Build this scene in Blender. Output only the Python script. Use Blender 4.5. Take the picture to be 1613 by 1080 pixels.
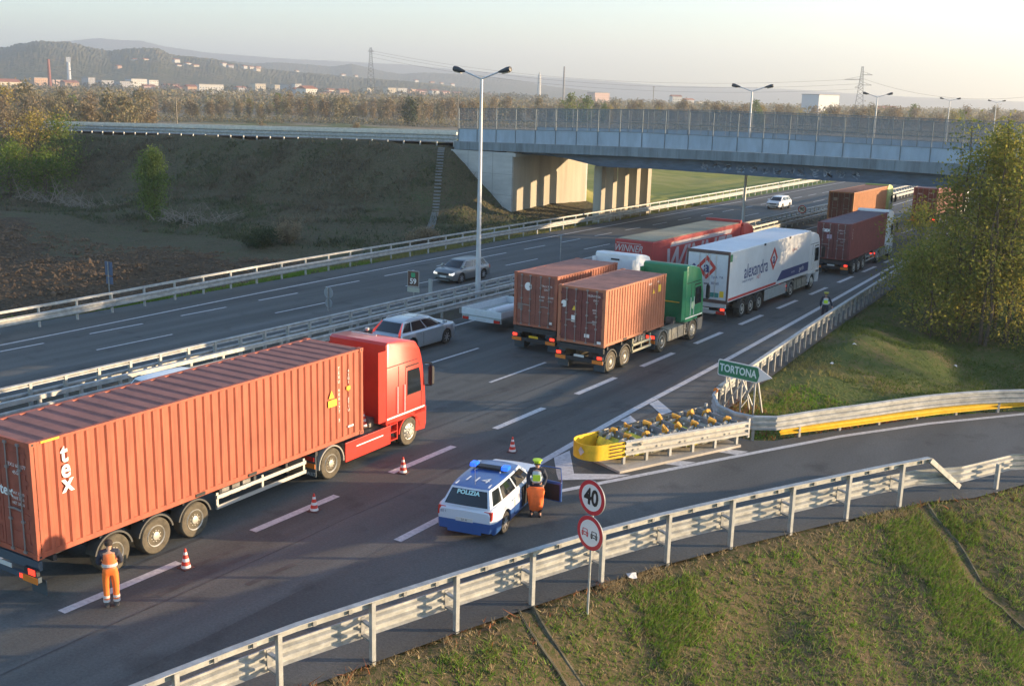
import bpy, math, random
import numpy as np
from mathutils import Vector, Matrix
R = math.radians
random.seed(7); rng = np.random.default_rng(7)
for o in list(bpy.data.objects): bpy.data.objects.remove(o)
scene = bpy.context.scene
col = scene.collection

# ------------------------------------------------------------------ camera, sky, sun
CAM_H = 12.182; FOC = 1703.96; PITCH = R(12.956); ROLL = R(1.459); YAW = R(33.273)
fwd = Vector((-math.sin(YAW)*math.cos(PITCH), math.cos(YAW)*math.cos(PITCH), -math.sin(PITCH)))
rt = Vector((math.cos(YAW), math.sin(YAW), 0)); up = rt.cross(fwd)
r2 = math.cos(ROLL)*rt + math.sin(ROLL)*up; u2 = -math.sin(ROLL)*rt + math.cos(ROLL)*up
cd = bpy.data.cameras.new('camera'); cam = bpy.data.objects.new('camera', cd); col.objects.link(cam)
cam.matrix_world = Matrix(((r2.x, u2.x, -fwd.x, 0), (r2.y, u2.y, -fwd.y, 0), (r2.z, u2.z, -fwd.z, CAM_H), (0, 0, 0, 1)))
cd.sensor_width = 36; cd.lens = FOC/1613*36; cd.clip_start = 0.5; cd.clip_end = 40000
scene.camera = cam
SUN_AZ = R(55); SUN_EL = R(7.2)
sun_dir = Vector((math.sin(SUN_AZ)*math.cos(SUN_EL), math.cos(SUN_AZ)*math.cos(SUN_EL), math.sin(SUN_EL)))
world = bpy.data.worlds.new('World'); scene.world = world; world.use_nodes = True
wn = world.node_tree.nodes; wl = world.node_tree.links
sky = wn.new('ShaderNodeTexSky'); sky.sky_type = 'NISHITA'; sky.sun_disc = False
sky.sun_elevation = SUN_EL; sky.sun_rotation = SUN_AZ; sky.air_density = 1.0; sky.dust_density = 0.3; sky.ozone_density = 2.2
wb = wn.new('ShaderNodeMix'); wb.data_type = 'RGBA'; wb.blend_type = 'MULTIPLY'; wb.inputs[0].default_value = 1; wb.inputs[7].default_value = (0.94, 0.985, 1.07, 1)   # camera white balance
wl.new(sky.outputs[0], wb.inputs[6]); wl.new(wb.outputs[2], wn['Background'].inputs[0]); wn['Background'].inputs[1].default_value = 0.15
sl = bpy.data.lights.new('sun', 'SUN'); sl.energy = 5.0; sl.angle = R(0.5); sl.color = (1.0, 0.73, 0.44)
so = bpy.data.objects.new('sun', sl); col.objects.link(so)
so.rotation_euler = sun_dir.to_track_quat('Z', 'Y').to_euler(); so.location = (60, 40, 60)
scene.view_settings.view_transform = 'Standard'; scene.view_settings.look = 'None'
scene.view_settings.exposure = 1.66; scene.view_settings.gamma = 1
scene.render.resolution_x = 1024; scene.render.resolution_y = 685
scene.cycles.volume_bounces = 0; scene.cycles.max_bounces = 6

def G(u, v, z=0.0):            # pixel of the photo -> point at height z
    d = fwd + ((u-806.5)/FOC)*r2 - ((v-540)/FOC)*u2
    t = (z-CAM_H)/d.z
    return Vector((d.x*t, d.y*t, z))
def atdist(u, v, dist):
    u, v, dist = float(u), float(v), float(dist)
    d = fwd + ((u-806.5)/FOC)*r2 - ((v-540)/FOC)*u2
    t = dist/math.hypot(d.x, d.y)
    return Vector((d.x*t, d.y*t, CAM_H+d.z*t))
def P2(u, v): return G(u, v).to_2d()
KC = -4.87e-5
def cx(x0, y): return x0 + KC*y*y

# ------------------------------------------------------------------ materials
def srgb(h):
    c = [int(h[i:i+2], 16)/255 for i in (0, 2, 4)]
    return tuple(((x+0.055)/1.055)**2.4 if x > 0.04045 else x/12.92 for x in c)
_m = {}
def mat(name, color, rough=0.6, metal=0.0, var=0.0, scale=4.0, bump=0.0, bscale=None, color2=None, emit=None, alpha=None, spec=0.5, coat=0.0, stretch=None):
    if name in _m: return _m[name]
    m = bpy.data.materials.new(name); m.use_nodes = True; _m[name] = m
    nt = m.node_tree; n = nt.nodes; l = nt.links; b = n['Principled BSDF']
    b.inputs['Base Color'].default_value = (*color, 1); b.inputs['Roughness'].default_value = rough
    b.inputs['Metallic'].default_value = metal; b.inputs['Specular IOR Level'].default_value = spec
    b.inputs['Coat Weight'].default_value = coat
    tc = n.new('ShaderNodeTexCoord'); src = tc.outputs['Object']
    if stretch:
        mp = n.new('ShaderNodeMapping'); mp.inputs['Scale'].default_value = stretch; l.new(src, mp.inputs[0]); src = mp.outputs[0]
    if var or color2:
        t = n.new('ShaderNodeTexNoise'); t.inputs['Scale'].default_value = scale; t.inputs['Detail'].default_value = 6
        t.inputs['Roughness'].default_value = 0.65; l.new(src, t.inputs['Vector'])
        mx = n.new('ShaderNodeMix'); mx.data_type = 'RGBA'
        c2 = color2 or tuple(c*(1-var) for c in color); c1 = color if color2 else tuple(min(1, c*(1+var)) for c in color)
        mx.inputs[6].default_value = (*c1, 1); mx.inputs[7].default_value = (*c2, 1)
        rp = n.new('ShaderNodeMapRange'); rp.inputs[1].default_value = 0.35; rp.inputs[2].default_value = 0.65
        l.new(t.outputs[0], rp.inputs[0]); l.new(rp.outputs[0], mx.inputs[0]); l.new(mx.outputs[2], b.inputs['Base Color'])
    if bump:
        t2 = n.new('ShaderNodeTexNoise'); t2.inputs['Scale'].default_value = bscale or scale*4; t2.inputs['Detail'].default_value = 4
        l.new(src, t2.inputs['Vector']); bp = n.new('ShaderNodeBump'); bp.inputs['Strength'].default_value = bump
        bp.inputs['Distance'].default_value = 0.03; l.new(t2.outputs[0], bp.inputs['Height']); l.new(bp.outputs[0], b.inputs['Normal'])
    if emit:
        b.inputs['Emission Color'].default_value = (*emit[0], 1); b.inputs['Emission Strength'].default_value = emit[1]
    if alpha is not None: b.inputs['Alpha'].default_value = alpha
    return m
def ramp_mat(name, stops, scale, detail=8, rough=0.95, scale2=None, amt2=0.5, bump=0.6, bscale=8, dist=0.1, stretch=None, rot=0):
    """several colours blended by layered noise"""
    m = bpy.data.materials.new(name); m.use_nodes = True; nt = m.node_tree; n = nt.nodes; l = nt.links; b = n['Principled BSDF']
    b.inputs['Roughness'].default_value = rough; b.inputs['Specular IOR Level'].default_value = 0.15
    tc = n.new('ShaderNodeTexCoord'); src = tc.outputs['Object']
    if stretch:
        mp = n.new('ShaderNodeMapping'); mp.inputs['Scale'].default_value = stretch; mp.inputs['Rotation'].default_value[2] = rot
        l.new(src, mp.inputs[0]); src = mp.outputs[0]
    a = n.new('ShaderNodeTexNoise'); a.inputs['Scale'].default_value = scale; a.inputs['Detail'].default_value = detail; a.inputs['Roughness'].default_value = 0.7
    l.new(src, a.inputs['Vector']); f = a.outputs[0]
    if scale2:
        c = n.new('ShaderNodeTexNoise'); c.inputs['Scale'].default_value = scale2; c.inputs['Detail'].default_value = 5; l.new(src, c.inputs['Vector'])
        mx = n.new('ShaderNodeMix'); mx.inputs[0].default_value = amt2; l.new(f, mx.inputs[2]); l.new(c.outputs[0], mx.inputs[3]); f = mx.outputs[0]
    r = n.new('ShaderNodeValToRGB'); l.new(f, r.inputs[0])
    while len(r.color_ramp.elements) > 1: r.color_ramp.elements.remove(r.color_ramp.elements[0])
    r.color_ramp.elements[0].position = stops[0][0]; r.color_ramp.elements[0].color = (*stops[0][1], 1)
    for p_, c_ in stops[1:]:
        e = r.color_ramp.elements.new(p_); e.color = (*c_, 1)
    l.new(r.outputs[0], b.inputs['Base Color'])
    t2 = n.new('ShaderNodeTexNoise'); t2.inputs['Scale'].default_value = bscale; t2.inputs['Detail'].default_value = 5; l.new(src, t2.inputs['Vector'])
    bp = n.new('ShaderNodeBump'); bp.inputs['Strength'].default_value = bump; bp.inputs['Distance'].default_value = dist
    l.new(t2.outputs[0], bp.inputs['Height']); l.new(bp.outputs[0], b.inputs['Normal'])
    _m[name] = m
    return m
def leaf_mat(name, cols, trans=0.35, rough=0.7):
    m = bpy.data.materials.new(name); m.use_nodes = True; nt = m.node_tree; n = nt.nodes; l = nt.links
    b = n['Principled BSDF']; b.inputs['Roughness'].default_value = rough; b.inputs['Specular IOR Level'].default_value = 0.2
    g = n.new('ShaderNodeNewGeometry'); oi = n.new('ShaderNodeObjectInfo')
    ad = n.new('ShaderNodeMath'); ad.operation = 'ADD'; l.new(g.outputs['Random Per Island'], ad.inputs[0])
    mu = n.new('ShaderNodeMath'); mu.operation = 'MULTIPLY'; mu.inputs[1].default_value = 0.8; l.new(oi.outputs['Random'], mu.inputs[0]); l.new(mu.outputs[0], ad.inputs[1])
    dv = n.new('ShaderNodeMath'); dv.operation = 'DIVIDE'; dv.inputs[1].default_value = 1.8; l.new(ad.outputs[0], dv.inputs[0])
    r = n.new('ShaderNodeValToRGB'); l.new(dv.outputs[0], r.inputs[0])
    r.color_ramp.elements[0].color = (*cols[0], 1); r.color_ramp.elements[1].color = (*cols[-1], 1)
    for i, c in enumerate(cols[1:-1]):
        e = r.color_ramp.elements.new((i+1)/(len(cols)-1)); e.color = (*c, 1)
    l.new(r.outputs[0], b.inputs['Base Color'])
    t = n.new('ShaderNodeBsdfTranslucent'); l.new(r.outputs[0], t.inputs[0])
    mx = n.new('ShaderNodeMixShader'); mx.inputs[0].default_value = trans
    l.new(b.outputs[0], mx.inputs[1]); l.new(t.outputs[0], mx.inputs[2]); l.new(mx.outputs[0], n['Material Output'].inputs[0])
    _m[name] = m
    return m

galv = mat('galvanised_steel', (0.38, 0.385, 0.37), 0.55, 0.25, var=0.22, scale=3, bump=0.1)
galv_d = mat('weathered_galvanised', (0.30, 0.30, 0.29), 0.6, 0.2, var=0.25, scale=5)
white_paint = mat('white_road_paint', (0.62, 0.61, 0.60), 0.8, var=0.18, scale=7, color2=(0.42, 0.41, 0.41))
concrete = mat('concrete', (0.42, 0.38, 0.32), 0.9, var=0.22, scale=1.2, bump=0.3, bscale=12)
rubber = mat('tyre_rubber', (0.035, 0.032, 0.028), 0.85, var=0.4, scale=6)
tyre_dusty = mat('dusty_tyre', (0.10, 0.085, 0.06), 0.95, var=0.3, scale=5)
rim_m = mat('steel_rim', (0.50, 0.48, 0.42), 0.45, 0.4, var=0.2, scale=9)
black_p = mat('black_plastic', (0.02, 0.02, 0.022), 0.6)
chassis_m = mat('dark_chassis_paint', (0.028, 0.03, 0.034), 0.6, var=0.3, scale=5)
glass_m = mat('dark_glass', (0.012, 0.016, 0.02), 0.08, spec=0.8)
tail_on = mat('tail_lamp_lit', (0.6, 0.02, 0.01), 0.3, emit=((1, 0.04, 0.02), 0.9))
tail_off = mat('red_tail_lamp', (0.5, 0.03, 0.02), 0.25)
orange_refl = mat('orange_reflector', (0.75, 0.22, 0.03), 0.4)
chrome = mat('silver_trim', (0.6, 0.6, 0.6), 0.3, 0.8)
white_s = mat('white_lettering', (0.8, 0.79, 0.76), 0.6)
yellow_s = mat('yellow_sticker', (0.85, 0.55, 0.04), 0.6)
yellow_p = mat('yellow_paint', (0.78, 0.47, 0.02), 0.5, var=0.12, scale=5)

# ------------------------------------------------------------------ mesh helpers
class MB:
    def __init__(s): s.v = []; s.f = []; s.m = []
    def quad(s, a, b, c, d, mi=0):
        i = len(s.v); s.v += [tuple(a), tuple(b), tuple(c), tuple(d)]; s.f.append((i, i+1, i+2, i+3)); s.m.append(mi)
    def ngon(s, pts, mi=0):
        i = len(s.v); s.v += [tuple(p) for p in pts]; s.f.append(tuple(range(i, i+len(pts)))); s.m.append(mi)
    def box(s, x0, x1, y0, y1, z0, z1, mi=0):
        i = len(s.v)
        s.v += [(x0,y0,z0),(x1,y0,z0),(x1,y1,z0),(x0,y1,z0),(x0,y0,z1),(x1,y0,z1),(x1,y1,z1),(x0,y1,z1)]
        for f in ((0,3,2,1),(4,5,6,7),(0,1,5,4),(1,2,6,5),(2,3,7,6),(3,0,4,7)): s.f.append(tuple(i+k for k in f)); s.m.append(mi)
        return s
    def obox(s, c, ax, ay, az, mi=0):      # centre and three half-axis vectors
        c = Vector(c); ax = Vector(ax); ay = Vector(ay); az = Vector(az); i = len(s.v)
        for sz in (-1, 1):
            for sx, sy in ((-1,-1),(1,-1),(1,1),(-1,1)): s.v.append(tuple(c+ax*sx+ay*sy+az*sz))
        for f in ((0,3,2,1),(4,5,6,7),(0,1,5,4),(1,2,6,5),(2,3,7,6),(3,0,4,7)): s.f.append(tuple(i+k for k in f)); s.m.append(mi)
        return s
    def bar(s, a, b, w, h=None, mi=0):
        a = Vector(a); b = Vector(b); d = (b-a); L = d.length; d.normalize(); h = h or w
        t = Vector((0,0,1)) if abs(d.z) < 0.95 else Vector((1,0,0))
        x = d.cross(t).normalized(); z = x.cross(d).normalized()
        return s.obox((a+b)/2, x*w/2, d*L/2, z*h/2, mi)
    def tube(s, pts, r, n=8, mi=0, cap=True):
        rs = r if isinstance(r, (list, tuple)) else [r]*len(pts); pts = [Vector(p) for p in pts]; base = len(s.v); px = None
        for k, p in enumerate(pts):
            d = (pts[min(k+1, len(pts)-1)]-pts[max(k-1, 0)]).normalized()
            t = px if px is not None else (Vector((0,0,1)) if abs(d.z) < 0.9 else Vector((1,0,0)))
            x = (t - d*t.dot(d)).normalized(); px = x; y = d.cross(x)
            for j in range(n):
                a = 2*math.pi*j/n; s.v.append(tuple(p+(x*math.cos(a)+y*math.sin(a))*rs[k]))
        for k in range(len(pts)-1):
            for j in range(n):
                a = base+k*n+j; b = base+k*n+(j+1) % n; s.f.append((a, b, b+n, a+n)); s.m.append(mi)
        if cap:
            s.f.append(tuple(base+j for j in range(n))[::-1]); s.m.append(mi)
            s.f.append(tuple(base+(len(pts)-1)*n+j for j in range(n))); s.m.append(mi)
        return s
    def lathe(s, prof, c, axis='x', n=24, mi=0, sgn=1):   # prof: (along, radius)
        base = len(s.v); c = Vector(c)
        A = {'x': (Vector((sgn,0,0)), Vector((0,1,0)), Vector((0,0,1))), 'z': (Vector((0,0,1)), Vector((1,0,0)), Vector((0,1,0))), 'y': (Vector((0,sgn,0)), Vector((0,0,1)), Vector((1,0,0)))}[axis]
        for (a, r) in prof:
            for j in range(n):
                t = 2*math.pi*j/n; s.v.append(tuple(c+A[0]*a+(A[1]*math.cos(t)+A[2]*math.sin(t))*r))
        for k in range(len(prof)-1):
            for j in range(n):
                a = base+k*n+j; b = base+k*n+(j+1) % n; s.f.append((a, b, b+n, a+n)); s.m.append(mi)
        for k, rev in ((0, True), (len(prof)-1, False)):
            if prof[k][1] > 1e-4:
                r = tuple(base+k*n+j for j in range(n)); s.f.append(r[::-1] if rev else r); s.m.append(mi)
        return s
    def prism(s, prof, x0, x1, bev=0.0, mi=0):   # prof: (y,z) polygon extruded along x, bevelled ends
        cy = sum(p[0] for p in prof)/len(prof); cz = sum(p[1] for p in prof)/len(prof)
        def ring(x, k):
            out = []
            for (y, z) in prof:
                dy = y-cy; dz = z-cz; L = math.hypot(dy, dz) or 1
                out.append((x, y-dy/L*k, z-dz/L*k))
            return out
        rings = [ring(x0, bev), ring(x0+bev*0.35, bev*0.35), ring(x0+bev, 0), ring(x1-bev, 0), ring(x1-bev*0.35, bev*0.35), ring(x1, bev)] if bev else [ring(x0, 0), ring(x1, 0)]
        base = len(s.v); n = len(prof)
        for r in rings: s.v += r
        for k in range(len(rings)-1):
            for j in range(n):
                a = base+k*n+j; b = base+k*n+(j+1) % n; s.f.append((a, a+n, b+n, b)); s.m.append(mi)
        s.f.append(tuple(base+j for j in range(n))); s.m.append(mi)
        s.f.append(tuple(base+(len(rings)-1)*n+j for j in range(n))[::-1]); s.m.append(mi)
        return s
    def sweep(s, path, prof, mi=0, closed=True, up3=None):  # path of (x,y,z), prof of (side offset to the right, dz)
        path = [Vector(p) if len(p) == 3 else Vector((p[0], p[1], 0)) for p in path]; base = len(s.v); n = len(prof)
        for k, p in enumerate(path):
            d = path[min(k+1, len(path)-1)]-path[max(k-1, 0)]; d.z = 0; d.normalize(); side = Vector((d.y, -d.x, 0))
            for (o, z) in prof: s.v.append(tuple(p+side*o+Vector((0, 0, z))))
        for k in range(len(path)-1):
            for j in range(n if closed else n-1):
                a = base+k*n+j; b = base+k*n+(j+1) % n; s.f.append((a, b, b+n, a+n)); s.m.append(mi)
        if closed:
            s.f.append(tuple(base+j for j in range(n))[::-1]); s.m.append(mi)
            s.f.append(tuple(base+(len(path)-1)*n+j for j in range(n))); s.m.append(mi)
        return s
    def build(s, name, mats, parent=None, smooth=False, loc=None, rotz=None, bevel=0):
        me = bpy.data.meshes.new(name); me.from_pydata(s.v, [], s.f)
        mats = mats if isinstance(mats, (list, tuple)) else [mats]
        for m in mats: me.materials.append(m)
        me.polygons.foreach_set('material_index', s.m)
        me.validate(); me.update()
        o = bpy.data.objects.new(name, me); col.objects.link(o)
        if parent is not None: o.parent = parent
        if loc is not None: o.location = loc
        if rotz is not None: o.rotation_euler = (0, 0, rotz)
        if smooth:
            me.shade_smooth() if hasattr(me, 'shade_smooth') else None
            me.set_sharp_from_angle(angle=R(smooth if smooth is not True else 40))
        if bevel:
            b = o.modifiers.new('bevel', 'BEVEL'); b.width = bevel; b.segments = 2; b.limit_method = 'ANGLE'; b.angle_limit = R(40)
        return o
def np_mesh(name, V, n_per, mats, parent=None, mi=None):      # V: (faces, n_per, 3)
    nf = V.shape[0]; me = bpy.data.meshes.new(name)
    me.vertices.add(nf*n_per); me.vertices.foreach_set('co', V.astype(np.float32).ravel())
    me.loops.add(nf*n_per); me.loops.foreach_set('vertex_index', np.arange(nf*n_per, dtype=np.int32))
    me.polygons.add(nf); me.polygons.foreach_set('loop_start', np.arange(0, nf*n_per, n_per, dtype=np.int32))
    me.polygons.foreach_set('loop_total', np.full(nf, n_per, dtype=np.int32))
    for m in (mats if isinstance(mats, (list, tuple)) else [mats]): me.materials.append(m)
    if mi is not None: me.polygons.foreach_set('material_index', mi.astype(np.int32))
    me.update(calc_edges=True)
    o = bpy.data.objects.new(name, me); col.objects.link(o)
    if parent is not None: o.parent = parent
    return o
def thing(name, label, cat, loc=(0, 0, 0), rotz=0, group=None):
    o = bpy.data.objects.new(name, None); col.objects.link(o); o.location = loc; o.rotation_euler = (0, 0, rotz)
    o.empty_display_size = 0.3; o['label'] = label; o['category'] = cat
    if group: o['group'] = group
    return o
def tag(o, label, cat, group=None, kind=None):
    o['label'] = label; o['category'] = cat
    if group: o['group'] = group
    if kind: o['kind'] = kind
    return o
def struct(o): o['kind'] = 'structure'; return o
def stuff(o, label=None, cat=None):
    o['kind'] = 'stuff'
    if label: o['label'] = label
    if cat: o['category'] = cat
    return o
def copy_tree(o, parent=None, loc=None, rotz=None, label=None, group=None, scale=None):
    c = o.copy(); col.objects.link(c); c.parent = parent
    if loc is not None: c.location = loc
    if rotz is not None: c.rotation_euler = (0, 0, rotz)
    if scale is not None: c.scale = scale
    if label: c['label'] = label
    if group: c['group'] = group
    for ch in list(o.children): copy_tree(ch, c)
    return c
def text(s, size, m, origin, xd, ud, parent=None, name='lettering', bold=0.0, shear=0.0, sx=1.0, depth=0.003, align='CENTER', spacing=1.0, sparse=False):
    cu = bpy.data.curves.new('tmp', 'FONT'); cu.body = s; cu.size = size; cu.offset = bold; cu.shear = shear; cu.align_x = align; cu.align_y = 'CENTER'
    cu.space_character = spacing; cu.resolution_u = 3
    t = bpy.data.objects.new('tmp', cu); col.objects.link(t); bpy.context.view_layer.update()
    me = bpy.data.meshes.new_from_object(t.evaluated_get(bpy.context.evaluated_depsgraph_get()))
    bpy.data.objects.remove(t); me.name = name
    X = Vector(xd).normalized(); U = Vector(ud).normalized(); N = X.cross(U); O = Vector(origin)
    for v in me.vertices: v.co = O + X*(v.co.x*sx) + U*v.co.y + N*(depth)
    me.materials.clear(); me.materials.append(m)
    o = bpy.data.objects.new(name, me); col.objects.link(o)
    if parent is not None: o.parent = parent
    return o
def catmull(pts, step=2.0):
    P = [Vector(p) for p in pts]; P = [P[0]*2-P[1]]+P+[P[-1]*2-P[-2]]; out = []
    for i in range(1, len(P)-2):
        n = max(1, int((P[i+1]-P[i]).length/step))
        for k in range(n):
            t = k/n; a, b, c, d = P[i-1:i+3]
            out.append(0.5*((2*b)+(c-a)*t+(2*a-5*b+4*c-d)*t*t+(3*b-a-3*c+d)*t**3))
    out.append(P[-2]); return out
def arclen(path):
    L = [0]
    for a, b in zip(path[:-1], path[1:]): L.append(L[-1]+(b-a).length)
    return L
def point_at(path, L, s):
    for i in range(len(L)-1):
        if L[i+1] >= s:
            t = (s-L[i])/max(1e-6, L[i+1]-L[i]); d = (path[i+1]-path[i]).normalized(); return path[i].lerp(path[i+1], t), d
    return path[-1], (path[-1]-path[-2]).normalized()

# ------------------------------------------------------------------ layout of roads
NR = [(-15.95,39.6),(-16.3,44.3),(-17.3,57),(-18.4,74),(-19.5,88),(-21.0,110),(-23,140),(-28,200),(-38,300),(-60,600)]
b1 = G(1535,738,0.95).to_2d(); b2 = G(1613,719,0.95).to_2d()
OR = [(-18.5,-60),(-17.6,-8),(-16.7,4),(-15.5,11.0),(-14.75,14.72),(-14.1,16.9),(-12.86,20.77),(-11.39,24.72),(-8.73,30.23),(-6.68,34.17),tuple(b1),tuple(b2),(2,42.5),(12,48),(30,53),(80,56)]
IR = [(-15.95,39.6),(-15.62,38.4),(-14.9,37.2),(-14.1,36.7),(-13.4,36.65),(-12.75,37.1),(-11.9,38.7),(-10.8,40.56),(-8.58,44.27),(-5.94,47.24),(-1,51),(8,56),(28,61.5),(80,64.5)]
NRs = catmull([Vector((*p, 0)) for p in NR], 2.5); ORs = catmull([Vector((*p, 0)) for p in OR], 1.5); IRs = catmull([Vector((*p, 0)) for p in IR], 0.8)
def left_edge(y): return cx(-50.9, y)
ramp_poly = [(p.x, p.y) for p in ORs] + [(p.x, p.y) for p in IRs[::-1]] + [(-19, 36), (-19.5, -60)]
hw_poly = [(-17.6, -60), (-17.6, 31), (-16.2, 38.2)] + [(p.x, p.y) for p in NRs] + [(left_edge(600), 600)] + [(left_edge(y), y) for y in range(560, -61, -20)]
def poly_dist(px, py, poly):
    """distance outside the polygon, 0 inside (arrays)"""
    inside = np.zeros(px.shape, bool); dmin = np.full(px.shape, 1e9)
    n = len(poly)
    for i in range(n):
        x1, y1 = poly[i]; x2, y2 = poly[(i+1) % n]
        dx, dy = x2-x1, y2-y1; L2 = dx*dx+dy*dy
        if L2 < 1e-9: continue
        t = np.clip(((px-x1)*dx+(py-y1)*dy)/L2, 0, 1)
        dmin = np.minimum(dmin, np.hypot(px-x1-t*dx, py-y1-t*dy))
        c = ((y1 > py) != (y2 > py))
        if y2 != y1: inside ^= c & (px < (x2-x1)*(py-y1)/(y2-y1)+x1)
    return np.where(inside, 0, dmin)
_w = [(rng.uniform(0.05, 0.5), rng.uniform(0, 6.28), rng.uniform(0, 6.28)) for _ in range(14)] + [(rng.uniform(0.6, 2.6), rng.uniform(0, 6.28), rng.uniform(0, 6.28)) for _ in range(22)]
def bumps(x, y):
    s = np.zeros_like(x)
    for k, a, p in _w: s += np.sin(k*(x*math.cos(a)+y*math.sin(a))+p+1.5*np.sin(0.37*k*(y*math.cos(a)-x*math.sin(a))))*(0.06/(0.3+k))
    return s
def top_z(x): return np.interp(x, [-420, -250, -133, -98, -69], [-0.5, 3.2, 5.6, 6.32, 6.93])
def hterrain(x, y):
    x = np.asarray(x, float); y = np.asarray(y, float)
    d = np.minimum(poly_dist(x, y, hw_poly), poly_dist(x, y, ramp_poly))
    inside = d <= 0
    left = x < -45
    island = (~left) & (poly_dist(x, y, [(p.x, p.y) for p in NRs]+[(400, 600), (400, 66)]+[(p.x, p.y) for p in IRs[::-1]]) <= 0)
    z = np.where(left, -0.06-np.clip((d-0.7)*0.45, 0, 0.95), np.where(island, -0.06-np.clip((d-0.5)*0.28, 0, 1.9), -0.03-np.clip((d-0.2)*0.55, 0, 5.6)))
    z = z + bumps(x, y)*np.clip(d*0.7-0.4, 0, 1)*0.8
    z = np.where(inside, -0.15, z)
    far = np.hypot(x, y) > 900
    z = np.where(far, -1.0, z)
    # approach embankments of the overpass, left and right
    def emb(xx, tz, xe):
        dy = np.maximum(np.maximum(91.9-y, y-np.where(xx < -76, 100.6, 107.4)), 0)
        ex = np.maximum(xx-xe, 0)*1.25
        dd = np.hypot(dy, ex)
        f = np.where(dd < 9.2, dd*0.66, 6.07+(dd-9.2)*0.10)
        return tz-f
    zl = emb(x, top_z(x), -68.9); zr = emb(-x, np.interp(x, [-8, 20, 300], [6.9, 6.6, 1.0]), 7.5)
    zl = np.where(x < -40, zl+bumps(x, y)*0.6, -99); zr = np.where(x > -20, zr, -99)
    z = np.where(inside & ~((x < -62) | (x > -12)), z, np.maximum(z, np.maximum(zl, zr)))
    return z
def ground(x, y): return float(hterrain(np.array([x]), np.array([y]))[0])
def ray_ground(u, v):
    d = fwd + ((u-806.5)/FOC)*r2 - ((v-540)/FOC)*u2
    o = Vector((0, 0, CAM_H)); t = 5.0
    ts = np.arange(5, 400, 0.15); X = d.x*ts; Y = d.y*ts; Z = CAM_H+d.z*ts
    h = hterrain(X, Y); k = int(np.argmax(Z < h)) if (Z < h).any() else len(ts)-1
    return Vector((X[k], Y[k], float(h[k])))

def axis(segs):
    out = []
    for a, b, s in segs: out += list(np.arange(a, b, s))
    return out
geo = [400*1.35**k for k in range(1, 11)]
xs = np.array([-g for g in geo[::-1]] + axis([(-400, -150, 12), (-150, -46, 1.6), (-46, -20, 4), (-20, 12, 0.55), (12, 70, 2.5), (70, 400, 15)]) + [400] + geo)
ys = np.array([-g for g in geo[::-1]] + axis([(-400, -60, 30), (-60, 6, 4), (6, 46, 0.55), (46, 140, 1.5), (140, 400, 8)]) + [400] + geo)
XX, YY = np.meshgrid(xs, ys, indexing='ij'); ZZ = hterrain(XX.ravel(), YY.ravel()).reshape(XX.shape)
nx, ny = XX.shape
me = bpy.data.meshes.new('ground')
V = np.stack([XX, YY, ZZ], -1).reshape(-1, 3)
ii, jj = np.meshgrid(np.arange(nx-1), np.arange(ny-1), indexing='ij')
q = np.stack([ii*ny+jj, (ii+1)*ny+jj, (ii+1)*ny+jj+1, ii*ny+jj+1], -1).reshape(-1, 4)
me.vertices.add(len(V)); me.vertices.foreach_set('co', V.astype(np.float32).ravel())
me.loops.add(q.size); me.loops.foreach_set('vertex_index', q.astype(np.int32).ravel())
me.polygons.add(len(q)); me.polygons.foreach_set('loop_start', np.arange(0, q.size, 4, dtype=np.int32)); me.polygons.foreach_set('loop_total', np.full(len(q), 4, dtype=np.int32))
gm = [ramp_mat('dry_grass_slope', [(0.34, (0.05,0.075,0.018)), (0.43, (0.09,0.078,0.034)), (0.48, (0.145,0.105,0.06)), (0.53, (0.055,0.07,0.02)), (0.58, (0.12,0.085,0.048)), (0.66, (0.17,0.125,0.075))], 0.8, scale2=5, amt2=0.5, bump=0.5, bscale=30, dist=0.04),
      ramp_mat('green_grass', [(0.3, (0.05,0.08,0.022)), (0.48, (0.08,0.105,0.028)), (0.58, (0.13,0.11,0.05)), (0.70, (0.18,0.135,0.08))], 0.35, scale2=6, amt2=0.35, bump=0.9, bscale=8, dist=0.1),
      ramp_mat('verge_grass', [(0.3, (0.06,0.08,0.02)), (0.55, (0.10,0.09,0.035)), (0.7, (0.16,0.13,0.08))], 1.2, bump=0.8, bscale=8),
      ramp_mat('ploughed_soil', [(0.3, (0.04,0.028,0.018)), (0.5, (0.085,0.06,0.036)), (0.7, (0.16,0.105,0.055))], 1.1, scale2=5, amt2=0.6, bump=1.0, bscale=2.6, dist=0.5),
      ramp_mat('scrub_slope', [(0.32, (0.04,0.04,0.024)), (0.44, (0.075,0.07,0.035)), (0.52, (0.12,0.095,0.06)), (0.58, (0.06,0.08,0.03)), (0.7, (0.19,0.15,0.10))], 0.35, scale2=5, amt2=0.5, bump=1.0, bscale=3, dist=0.3),
      ramp_mat('meadow', [(0.35, (0.16,0.19,0.04)), (0.5, (0.27,0.26,0.06)), (0.62, (0.36,0.30,0.10))], 0.02, scale2=0.15, amt2=0.4, bump=0.5, bscale=2, stretch=(1, 2.5, 1)),
      ramp_mat('far_fields', [(0.36, (0.13,0.10,0.06)), (0.46, (0.24,0.18,0.11)), (0.54, (0.30,0.23,0.15)), (0.60, (0.11,0.13,0.04)), (0.68, (0.20,0.15,0.09))], 0.004, scale2=0.03, amt2=0.25, bump=0.3, bscale=1.5, stretch=(1, 2.2, 1), rot=0.5)]
for m in gm: me.materials.append(m)
fx = V[q[:, :2], 0].mean(1); fy = V[q[:, 1:3], 1].mean(1); fz = V[q, 2].mean(1)
nz = bumps(fx*1.0, fy*1.0)*14
mi = np.full(len(q), 6)
mi = np.where((fx > -20) & (fx < 120) & (fy < 90) & (fy > -80), 0, mi)
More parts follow.
